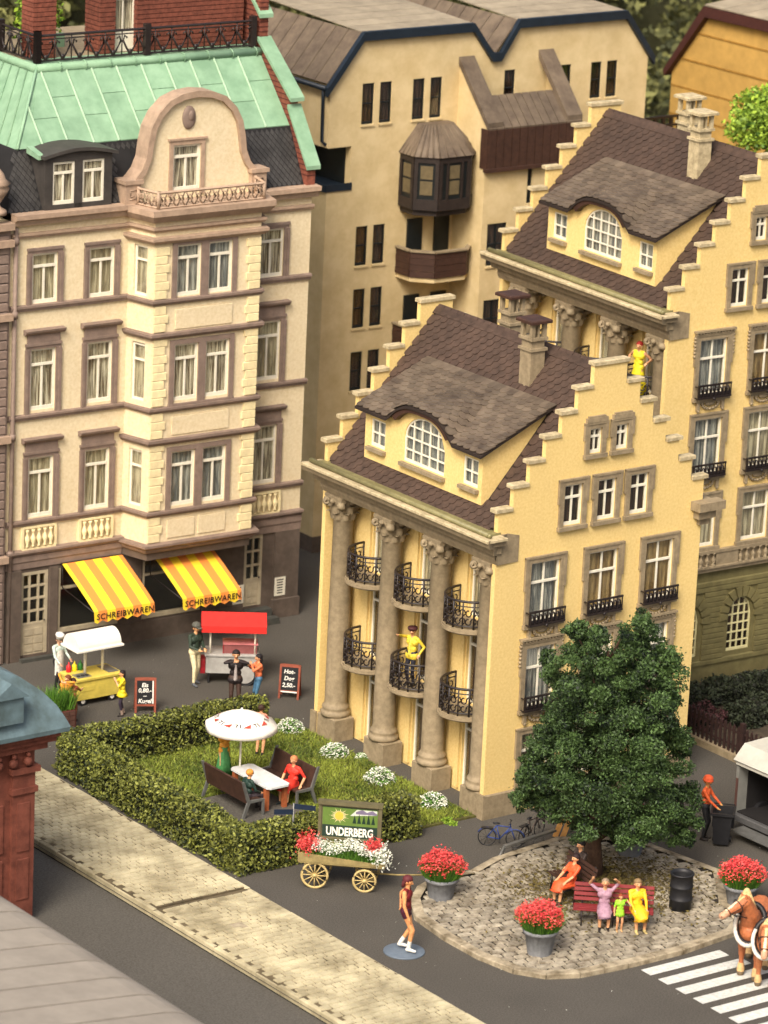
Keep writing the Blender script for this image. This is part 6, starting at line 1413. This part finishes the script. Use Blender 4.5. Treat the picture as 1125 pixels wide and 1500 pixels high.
def paint(me, prims, mats):
    n = len(me.polygons); c = np.empty(n*3); me.polygons.foreach_get('center', c); c = c.reshape(-1, 3); best = np.full(n, 9e9); idx = np.zeros(n, int); names = list(mats)
    for a, b, ra, rb, lab in prims:
        a, b = np.array(a, float), np.array(b, float); ab = b-a; l2 = max(ab@ab, 1e-9); t = np.clip((c-a)@ab/l2, 0, 1); d = np.linalg.norm(c-a-t[:, None]*ab, axis=1)-(ra+(rb-ra)*t)
        w_ = d < best; best[w_] = d[w_]; idx[w_] = names.index(lab)
    me.materials.clear()
    for k in names: me.materials.append(mats[k])
    me.polygons.foreach_set('material_index', idx); me.polygons.foreach_set('use_smooth', np.ones(n, bool)); me.update()
def ik(a, c, l1, l2, hint):
    a, c = Vector(a), Vector(c); d = c-a; L = min(d.length, (l1+l2)*.985); d.normalize(); c = a+d*L
    x = (l1*l1-l2*l2+L*L)/(2*L); h = math.sqrt(max(0, l1*l1-x*x)); hv = Vector(hint)-d*Vector(hint).dot(d); hv.normalize(); return a+d*x+hv*h, c
def P_(rgb, r=.55): return M('paint_%d_%d_%d' % rgb, rgb, r, .12, 14, .45, 22)
SKIN = (216, 160, 116)
def person(label, loc, rel, H=1.75, pose='stand', hL=None, hR=None, fL=None, fR=None, top=(200, 60, 50), legs=(60, 60, 60), shoes=(40, 34, 30), hair=(60, 36, 24), skirt=None, sleeves='long', hat=None, lean=0, hy=0, hp=0, jacket=None, apron=None, longhair=False, stout=1.0, tilt=0, bare=False, skin=SKIN, name='person', knee=None, socks=None):
    t = thing(name, label, 'person', tuple(loc), CYAW+pi+rel-pi/2); t.scale = (H/1.75,)*3
    if tilt: t.rotation_euler = (0, tilt, t.rotation_euler[2])
    sit = pose == 'sit'; pz = .50 if sit else .93
    sn, cs2 = math.sin(lean), math.cos(lean)
    T = lambda x, y, z: Vector((x, y*cs2+(z-pz)*sn, pz+(z-pz)*cs2-y*sn))
    o_ = pz-.93; Pp = []; s = stout
    def A(a, b, ra, rb, lab): Pp.append((tuple(a), tuple(b), ra, rb, lab))
    tl = 'top'; ll = 'legs'
    A(T(-.07*s, 0, .95+o_), T(.07*s, 0, .95+o_), .115*s, .115*s, ll if not skirt else tl); A(T(-.06*s, .0, 1.1+o_), T(.06*s, 0, 1.1+o_), .10*s, .10*s, tl); A(T(-.09*s, -.0, 1.30+o_), T(.09*s, -.0, 1.30+o_), .115*s, .115*s, tl)
    A(T(0, 0, .98+o_), T(0, 0, 1.34+o_), .11*s, .11*s, tl); A(T(-.15, -.01, 1.42+o_), T(.15, -.01, 1.42+o_), .06, .06, tl)
    A(T(0, 0, 1.40+o_), T(0, .015, 1.52+o_), .055, .05, 'skin')
    hc = T(0, .02, 1.635+o_); f = Vector((math.sin(-hy)*cos(hp), cos(-hy)*cos(hp), sin(hp))); rgt = Vector((cos(hy), sin(hy), 0)); up = rgt.cross(f).normalized()
    A(hc-f*.015, hc+up*.01, .10, .098, 'skin'); A(hc+f*.03-up*.03, hc+f*.035-up*.075, .075, .045, 'skin'); A(hc+f*.095-up*.005, hc+f*.118-up*.03, .014, .018, 'skin')
    for sg in (-1, 1):
        A(hc+rgt*sg*.098-up*.01, hc+rgt*sg*.10-up*.035, .018, .014, 'skin'); e = hc+f*.083+rgt*sg*.037+up*.008; A(e, e+f*.008, .014, .012, 'dark')
    mo = hc+f*.083-up*.058; A(mo-rgt*.02, mo+rgt*.02, .013, .013, 'lip')
    sl_lab = {'long': (tl, tl), 'short': (tl, 'skin'), 'none': ('skin', 'skin')}[sleeves]
    for sg, h, df in ((-1, hL, (-.27, .06, .84)), (1, hR, (.27, .06, .84))):
        S_ = T(sg*.185, -.01, 1.41+o_); tgt = Vector(h) if h else Vector((df[0], df[1], df[2]+o_ if not sit else .62))
        if h is None and sit: tgt = Vector((sg*.16, .36, .60))
        el, ha = ik(S_, tgt, .29, .255, (sg*.6, -.8, -.3)); r0 = .055*s
        A(S_, el, r0, .042, sl_lab[0]); A(el, ha, .042, .032, sl_lab[1]); d = (ha-el).normalized()
        sd = d.cross(Vector((0, 0, 1)) if abs(d.z) < .8 else Vector((0, 1, 0))).normalized(); A(ha, ha+d*.06, .03, .034, 'skin'); nrm = d.cross(sd)
        for q in range(4):
            b0 = ha+d*.075+sd*(q-1.5)*.017; l = (.052, .06, .056, .044)[q]; A(b0, b0+d*l*.6-nrm*sg*.01, .0115, .011, 'skin'); A(b0+d*l*.6-nrm*sg*.01, b0+d*l-nrm*sg*.028, .011, .0105, 'skin')
        A(ha+d*.02+sd*.03*-1, ha+d*.06-sd*.055-nrm*sg*.01, .014, .011, 'skin')
    for sg, h in ((-1, fL), (1, fR)):
        hp_ = T(sg*.085*s, 0, .92+o_); tg = Vector(h) if h else (Vector((sg*.10, 0, .09)) if not sit else Vector((sg*.11, .44, .09)))
        kn, an_ = ik(hp_, tg, .43, .42, (sg*.12, 1, .25) if knee is None else knee); lu = ll if not bare else 'skin'
        A(hp_, kn, .088*s, .06, ll if not bare else ('skin' if not skirt else 'skin')); A(kn, an_, .062, .042, lu if not socks else 'socks' if False else lu)
        fd = Vector((sg*.1, 1, -.15)).normalized(); A(an_+Vector((0, -.03, -.045)), an_+fd*.15+Vector((0, 0, -.04)), .042, .034, 'shoes'); A(an_, an_+Vector((0, 0, -.04)), .044, .042, 'shoes')
        if socks: A(kn.lerp(an_, .62), an_, .05, .05, 'socks')
        if sit and skirt: A(hp_, hp_.lerp(kn, .95), .105, .085, tl)
        if bare and not skirt: A(hp_, hp_.lerp(kn, .18), .096, .092, 'legs')
    if jacket: A(T(-.08, 0, .90+o_), T(.08, 0, .90+o_), .135, .135, tl); A(T(0, .10, 1.34+o_), T(0, .118, .95+o_), .03, .05, 'shirt')
    mats = {'top': P_(top), 'legs': P_(legs), 'skin': P_(skin), 'shoes': P_(shoes), 'dark': P_((40, 26, 22)), 'lip': P_((168, 74, 62)), 'shirt': P_(jacket or (200, 190, 180)), 'socks': P_(socks or (230, 226, 214))}
    me = seg_mesh(Pp, .0135); paint(me, Pp, mats); me.name = 'body'; ob('body', me, t)
    # hair or hat as children
    Mh = Matrix((rgt, f, up)).transposed().to_4x4(); Mh.translation = hc
    hm = MB().ell((0, -.022, .026), (.112, .118, .105), 14, 9)
    hm.v = [(x, y if z > .02 or y < .02 else min(y, .035), z) for x, y, z in hm.v]
    if longhair: hm.ell((0, -.075, -.07), (.10, .055, .13), 12, 8)
    if longhair == 'bun': hm.ell((0, -.14, .07), (.05, .05, .05), 8, 6)
    for i, v in enumerate(hm.v): k = .004*sin(v[0]*90)+.003*sin(v[2]*110+v[1]*60); hm.v[i] = (v[0]*(1+k*8), v[1]*(1+k*6), v[2])
    h_ = hm.build('hair', P_(hair, .7), t); h_.matrix_local = Mh
    if hat:
        kind, col = hat
        if kind == 'cap': m = MB().lathe([(.125, .03), (.128, .07), (.11, .12), (.06, .15), (.001, .16)], n=16); m.ell((0, .13, .04), (.085, .09, .015), 12, 5)
        elif kind == 'chef': m = MB().lathe([(.112, .03), (.115, .10), (.14, .13), (.14, .17), (.09, .21), (.001, .22)], n=16)
        elif kind == 'hard': m = MB().lathe([(.15, .02), (.13, .035), (.132, .08), (.11, .13), (.06, .16), (.001, .165)], n=16)
        else: m = MB().lathe([(.13, .03), (.15, .08), (.13, .12), (.001, .14)], n=16)
        m.build('hat', P_(col, .7), t).matrix_local = Mh
    if skirt and not sit:
        ln, flare, col = skirt; n = 24; V = []; F = []; pf = [(.125, 1.06), (.15, .95), (.165+flare*.4, .95-ln*.5), (.17+flare, .95-ln)]
        for r, z in pf:
            for i in range(n): q = 2*pi*i/n; rr = r*(1+.05*sin(q*6)*(z < .8)); p_ = T(rr*cos(q), rr*sin(q)*.85, z); V.append(tuple(p_) if z > .9 else (rr*cos(q), rr*sin(q)*.85, z))
        for j in range(3):
            for i in range(n): F.append((j*n+i, j*n+(i+1) % n, (j+1)*n+(i+1) % n, (j+1)*n+i))
        F.append(tuple(range(3*n, 4*n))); MB().add(V, F, True).build('skirt', P_(col, .6), t)
    if skirt and sit:
        ln, flare, col = skirt; m = MB(); m.tube([(-.0, .0, .52), (0, .2, .535), (0, .42, .50), (0, .47, .40), (0, .48, .48-ln*.4)], [.15, .165, .16, .15, .16+flare*.3], 14); m.v = [(x*1.18, y, z) for x, y, z in m.v]; m.build('skirt', P_(col, .6), t)
    if apron:
        m = MB(); n = 10; V = [(.15*1.05*sin(a), .135*cos(a)*1.0+.0, z) for z in (1.32, 1.1, .95, .55) for a in np.linspace(-1.2, 1.2, n)]
        V = [(x*(1.0 if z > 1.2 else 1.25), y*(1.15 if z < 1.2 else 1.05), z) for x, y, z in V]; m.add(V, [(r*n+i, r*n+i+1, (r+1)*n+i+1, (r+1)*n+i) for r in range(3) for i in range(n-1)], True); m.build('apron', P_(apron, .7), t)
    return t
D_ = math.radians
person('chef in white hat and apron behind the yellow ice cart', G(84, 1012), D_(50), 1.72, top=(188, 204, 192), legs=(34, 32, 34), hat=('chef', (232, 228, 218)), apron=(230, 226, 214), hL=(-.2, .3, 1.05), hR=(.25, .32, 1.0), hp=-.3, skin=(206, 158, 128))
person('child in reddish brown shirt reaching up to the ice cart', G(106, 1056), D_(150), 1.3, top=(140, 66, 40), legs=(120, 76, 50), hair=(58, 30, 24), hL=(-.25, .42, 1.45), hR=(.1, .45, 1.2), sleeves='short')
person('person in orange leaning against the planter by the blue-grey roof', G(78, 1052), D_(-30), 1.5, top=(226, 150, 50), legs=(222, 150, 60), hair=(112, 60, 32), tilt=-.35, hL=(-.1, .2, 1.6), hR=(.1, .2, 1.55), sleeves='long')
person('child in yellow shirt and dark leggings eating ice cream', G(178, 1048), D_(-75), 1.38, top=(232, 204, 40), legs=(52, 44, 56), hair=(30, 22, 24), hL=(-.06, .26, 1.38), hR=(.1, .26, 1.38), sleeves='short', skirt=(.18, .08, (232, 204, 40)), longhair=True, fR=(.12, -.1, .09), hy=.2, socks=(150, 130, 116))
person('seller in dark green jacket and grey cap beside the red canopy', G(284, 1002), D_(45), 1.9, top=(46, 60, 48), legs=(218, 206, 164), shoes=(84, 88, 92), hat=('cap', (84, 84, 76)), hL=(-.08, .3, 1.08), hR=(.14, .3, 1.08), fL=(-.12, -.1, .09), fR=(.12, .12, .09), hp=-.15, skin=(214, 160, 112), stout=1.08)
person('man in black jacket and brown trousers biting into his food', G(343, 1041), D_(5), 1.86, top=(36, 28, 28), legs=(66, 48, 40), jacket=(170, 160, 156), hair=(34, 24, 24), hL=(-.06, .26, 1.5), hR=(.06, .26, 1.5), hp=-.1, stout=1.05)
person('woman in orange shirt and blue jeans with black hair, eating', G(377, 1035), D_(-70), 1.62, top=(228, 122, 78), legs=(72, 112, 140), hair=(26, 22, 26), hL=(-.05, .26, 1.45), hR=(.1, .3, 1.36), sleeves='long', longhair=True, shoes=(60, 60, 70))
bp = Vector((.32, 3.9, 2.62)); person('man in yellow jacket on the middle lower balcony, pointing left', bp, D_(-38), 1.72, top=(222, 196, 62), legs=(36, 36, 46), hair=(70, 38, 34), hat=('beret', (72, 36, 36)), hR=(.12, .62, 1.62), hL=(-.3, .05, 1.0), hy=.4, jacket=(222, 200, 80))
bx2 = bh.matrix_basis @ Vector((.25, 1.62, 3.653+5.12)); person('woman in long yellow dress on the upper balcony of the farther yellow house', bx2, D_(-30), 1.7, top=(226, 208, 50), legs=(216, 160, 110), hair=(150, 40, 30), skirt=(.8, .18, (226, 208, 40)), sleeves='none', hL=(-.35, .15, 1.15), hR=(.3, .1, 1.2), bare=True)
person('woman with orange top and green skirt holding her dark hair by the table', G(327, 1142, .05), D_(15), 1.62, top=(218, 150, 54), legs=(220, 170, 130), skirt=(.72, .10, (78, 142, 84)), hair=(46, 26, 26), hL=(-.14, .12, 1.68), hR=(.14, .12, 1.68), sleeves='short', bare=True, longhair=True)
person('man in dark green jacket with ginger hair sitting on the near bench', (cn.x-.80, cn.y-.55, .06), D_(180-53+180), 1.62, 'sit', top=(38, 58, 50), legs=(60, 52, 56), hair=(214, 140, 58), lean=.1, hL=(-.26, .1, .5)).rotation_euler[2] = -pi/2
t = person('woman in red dress sitting on the bench at the house side', (cn.x+.80, cn.y-.45, .06), 0, 1.72, 'sit', top=(214, 58, 44), legs=(222, 170, 132), hair=(200, 130, 84), skirt=(.25, .05, (214, 58, 44)), sleeves='short', bare=True, hL=(-.34, .12, .56), hR=(.3, .14, .56), shoes=(40, 50, 50)); t.rotation_euler[2] = pi/2+.35
person('child standing behind the parasol near the far hedge', G(380, 1106, .05), D_(160), 1.5, top=(206, 140, 110), legs=(206, 150, 116), hair=(60, 40, 30), bare=True)
sk = person('inline skater in maroon shorts and vest on a round grey base', G(592, 1392, .04), D_(75), 2.0, top=(124, 36, 38), legs=(74, 24, 44), hair=(92, 36, 40), sleeves='none', bare=True, shoes=(236, 232, 220), socks=(236, 232, 220), longhair=True, hL=(-.22, -.18, .98), hR=(.24, .12, .86), fL=(-.09, -.12, .14), fR=(.1, .12, .12), hp=-.25, skin=(228, 160, 104))
MB().lathe([(.46, -.04), (.46, -.01), (.44, 0)], n=28).build('round_base', M('blue_grey_base', (98, 110, 122), .6, .08, 4), sk)
person('woman in orange dress sitting on the dark bench under the tree', G(836, 1316, .1)+Vector((-.12, -.1, 0)), D_(-52), 1.7, 'sit', top=(232, 92, 48), legs=(230, 190, 110), hair=(40, 24, 24), skirt=(.3, .05, (232, 92, 48)), sleeves='short', bare=True, longhair=True, lean=-.2)
person('dark-haired figure in grey beside the woman in orange, against the trunk', G(852, 1306, .1)+Vector((.1, .25, 0)), D_(-52), 1.75, 'sit', top=(72, 60, 54), legs=(66, 54, 50), hair=(26, 20, 22))
B0 = G(897, 1352, .1); dx_ = Vector((cos(RS-R(3)), sin(RS-R(3)), 0)); dn_ = Vector((sin(RS-R(3)), -cos(RS-R(3)), 0))
person('woman in lilac dress with both arms raised on the red bench', B0-dx_*.24+dn_*.08+Vector((0, 0, -.02)), D_(0), 1.66, 'sit', top=(168, 132, 148), legs=(214, 186, 140), hair=(150, 128, 104), skirt=(.3, .03, (168, 132, 148)), sleeves='short', bare=True, hL=(-.28, .08, 1.32), hR=(.36, .05, 1.3), hp=.3)
person('small child in bright green shirt between the two women', B0+dx_*.17+dn_*.52+Vector((0, 0, 0)), D_(10), 1.02, top=(150, 206, 50), legs=(214, 170, 110), hair=(140, 66, 36), hL=(-.42, -.05, 1.25), sleeves='short', bare=True, skirt=(.2, .06, (150, 206, 50)), shoes=(200, 160, 110))
person('woman in yellow dress sitting at the right end of the red bench', B0+dx_*.58+dn_*.08+Vector((0, 0, -.02)), D_(15), 1.72, 'sit', top=(238, 182, 34), legs=(214, 176, 110), hair=(128, 104, 70), skirt=(.35, .06, (238, 182, 34)), sleeves='long', bare=True, shoes=(200, 180, 120))
person('refuse worker in orange cap and vest with his hands on the bin', G(1030, 1229), D_(70), 1.8, top=(222, 98, 50), legs=(38, 38, 40), hair=(210, 130, 60), hat=('hard', (226, 92, 50)), hL=(-.15, .36, 1.0), hR=(.15, .36, .98), hp=-.15, lean=.0, skin=(206, 150, 90))
# ------------------------------------------------------------------ horses in harness
def horse(label, loc, rel, s, hy, coat, sub):
    t = thing('horse', label, 'horse', tuple(loc), CYAW+pi+rel-pi/2, 'brown horses in harness'); t.scale = (s,)*3; Pp = []
    def A(a, b, ra, rb, lab='coat'): Pp.append((tuple(a), tuple(b), ra, rb, lab))
    A((0, .45, 1.22), (0, -.35, 1.2), .31, .30); A((0, -.35, 1.22), (0, -.72, 1.26), .30, .29); A((0, .5, 1.2), (0, .68, 1.18), .29, .25); A((0, .55, .98), (0, .1, .96), .2, .2); A((-.1, .66, 1.1), (.1, .66, 1.1), .2, .2)
    hd_ = Vector((math.sin(-hy)*.16, .92+cos(hy)*.1, 2.02 if abs(hy) > .5 else 1.7)); A((0, .6, 1.35), (0, .80, 1.66), .26, .20); A((0, .80, 1.66), hd_, .20, .15)
    f = Vector((math.sin(-hy)*.9, cos(hy)*.9, -.36 if abs(hy) > .5 else -1.0)).normalized(); sd = Vector((cos(hy), sin(hy), 0)); up = sd.cross(f).normalized(); up = up if up.z > 0 else -up
    A(hd_, hd_+f*.26, .155, .125); A(hd_+f*.26, hd_+f*.54, .115, .088); A(hd_+f*.54, hd_+f*.66, .092, .088, 'muzzle'); A(hd_-up*.09+f*.05, hd_+f*.34-up*.06, .10, .07)
    A(hd_+up*.10+f*.04, hd_+f*.52+up*.06, .055, .045, 'blaze')
    for q in (-1, 1):
        A(hd_+sd*q*.08+up*.08, hd_+sd*q*.10+up*.24-f*.03, .035, .012, 'coat'); A(hd_+sd*q*.115+f*.13+up*.04, hd_+sd*q*.12+f*.14+up*.04, .022, .02, 'dark'); A(hd_+sd*q*.05+f*.70+up*.03, hd_+sd*q*.055+f*.71+up*.03, .02, .018, 'dark')
    for i in range(9):
        k = i/8; b = Vector((0, .45, 1.55)).lerp(hd_+Vector((0, -.08, .12)), k); A(b+Vector((0, -.06, .10)), b+Vector((-.15, -.02, -.12)), .075, .045, 'mane'); A(b+Vector((0, -.06, .10)), b+Vector((.15, -.05, -.12)), .075, .045, 'mane')
    A(hd_+up*.12, hd_+f*.16+up*.12, .05, .03, 'mane')
    for q, (fx, lift) in ((-1, (.14, 0)), (1, (-.05, .0))):
        x = q*.19; A((x, .52, 1.0), (x, .5+fx, .58), .13, .08); A((x, .5+fx, .58), (x, .5+fx*1.05, .52), .085, .08); A((x, .5+fx, .56), (x, .5+fx*1.1, .26), .065, .058); A((x, .5+fx*1.1, .26), (x, .5+fx*1.15, .14), .08, .10, 'sock'); A((x, .5+fx*1.15, .11), (x, .53+fx*1.2, .06), .08, .09, 'hoof')
    for q, fx in ((-1, -.1), (1, .1)):
        x = q*.18; A((x, -.7, 1.1), (x, -.52+fx, .8), .2, .12); A((x, -.52+fx, .8), (x, -.82+fx, .52), .11, .075); A((x, -.82+fx, .52), (x, -.76+fx, .24), .062, .056); A((x, -.76+fx, .24), (x, -.75+fx, .13), .08, .1, 'sock'); A((x, -.75+fx, .11), (x, -.71+fx, .06), .08, .09, 'hoof')
    A((0, -.95, 1.35), (0, -1.12, 1.1), .07, .1, 'mane'); A((0, -1.12, 1.1), (0, -1.1, .55), .1, .05, 'mane')
    mt = {'coat': P_(coat), 'muzzle': P_((196, 150, 118)), 'blaze': P_((226, 206, 172)), 'dark': P_((34, 24, 22)), 'mane': P_((218, 186, 128)), 'sock': P_((206, 170, 118)), 'hoof': P_((104, 88, 66))}
    me = seg_mesh(Pp, .02); paint(me, Pp, mt); me.name = 'body'; ob('body', me, t)
    HN = M('black_harness', (30, 26, 26), .5, .1, 6)
    MB().tube([(.335*sin(q), .72-.26*cos(q), 1.40+.40*cos(q)) for q in np.linspace(0, 2*pi, 21)[:-1]], .07, 7, closed=True).build('collar', HN, t)
    m = MB(); m.tube([(.34*sin(q), .80-.27*cos(q), 1.39+.40*cos(q)) for q in np.linspace(pi*.35, pi*1.65, 16)], .05, 6); m.build('collar_trim', P_((216, 210, 196)), t)
    m = MB()
    for k, r in ((.50, .115), (.2, .165)): c = hd_+f*k; m.tube([c+(sd*cos(q)+up*sin(q))*r for q in np.linspace(0, 2*pi, 13)[:-1]], .013, 4, closed=True)
    for q in (-1, 1): m.tube([hd_+f*.50+sd*q*.11, hd_+f*.2+sd*q*.13, hd_+sd*q*.12+up*.08], .012, 4); m.tube([hd_+f*.50+sd*q*.11, (q*.26, .62, 1.45), (q*.3, -.1, 1.5)], .012, 4)
    m.build('bridle', HN, t)
    for q in (-1, 1): MB().tube([(q*.3, .55, 1.15), (q*.33, 0, 1.1), (q*.33, -1.0, 1.05)], .022, 4).build('trace', HN, t)
    MB().tube([(.33*sin(q), .1, 1.2+.35*cos(q)) for q in np.linspace(0, 2*pi, 17)[:-1]], .02, 4, closed=True).build('girth', HN, t)
    return t
hp0 = G(1093, 1434)
hv_ = Vector((cos(CYAW+pi+D_(8)), sin(CYAW+pi+D_(8)), 0)); sv_ = Vector((-hv_.y, hv_.x, 0))
horse('brown horse with blond mane, head turned left, on the zebra crossing', hp0-hv_*.62*1.1+Vector((_r[0], _r[1], 0))*.28, D_(-14), 1.08, -.8, (178, 106, 66), 0)
horse('second brown horse cut by the right edge, head lowered', G(1133, 1450)-hv_*.62, D_(-14), 1.0, .1, (186, 116, 74), 1)
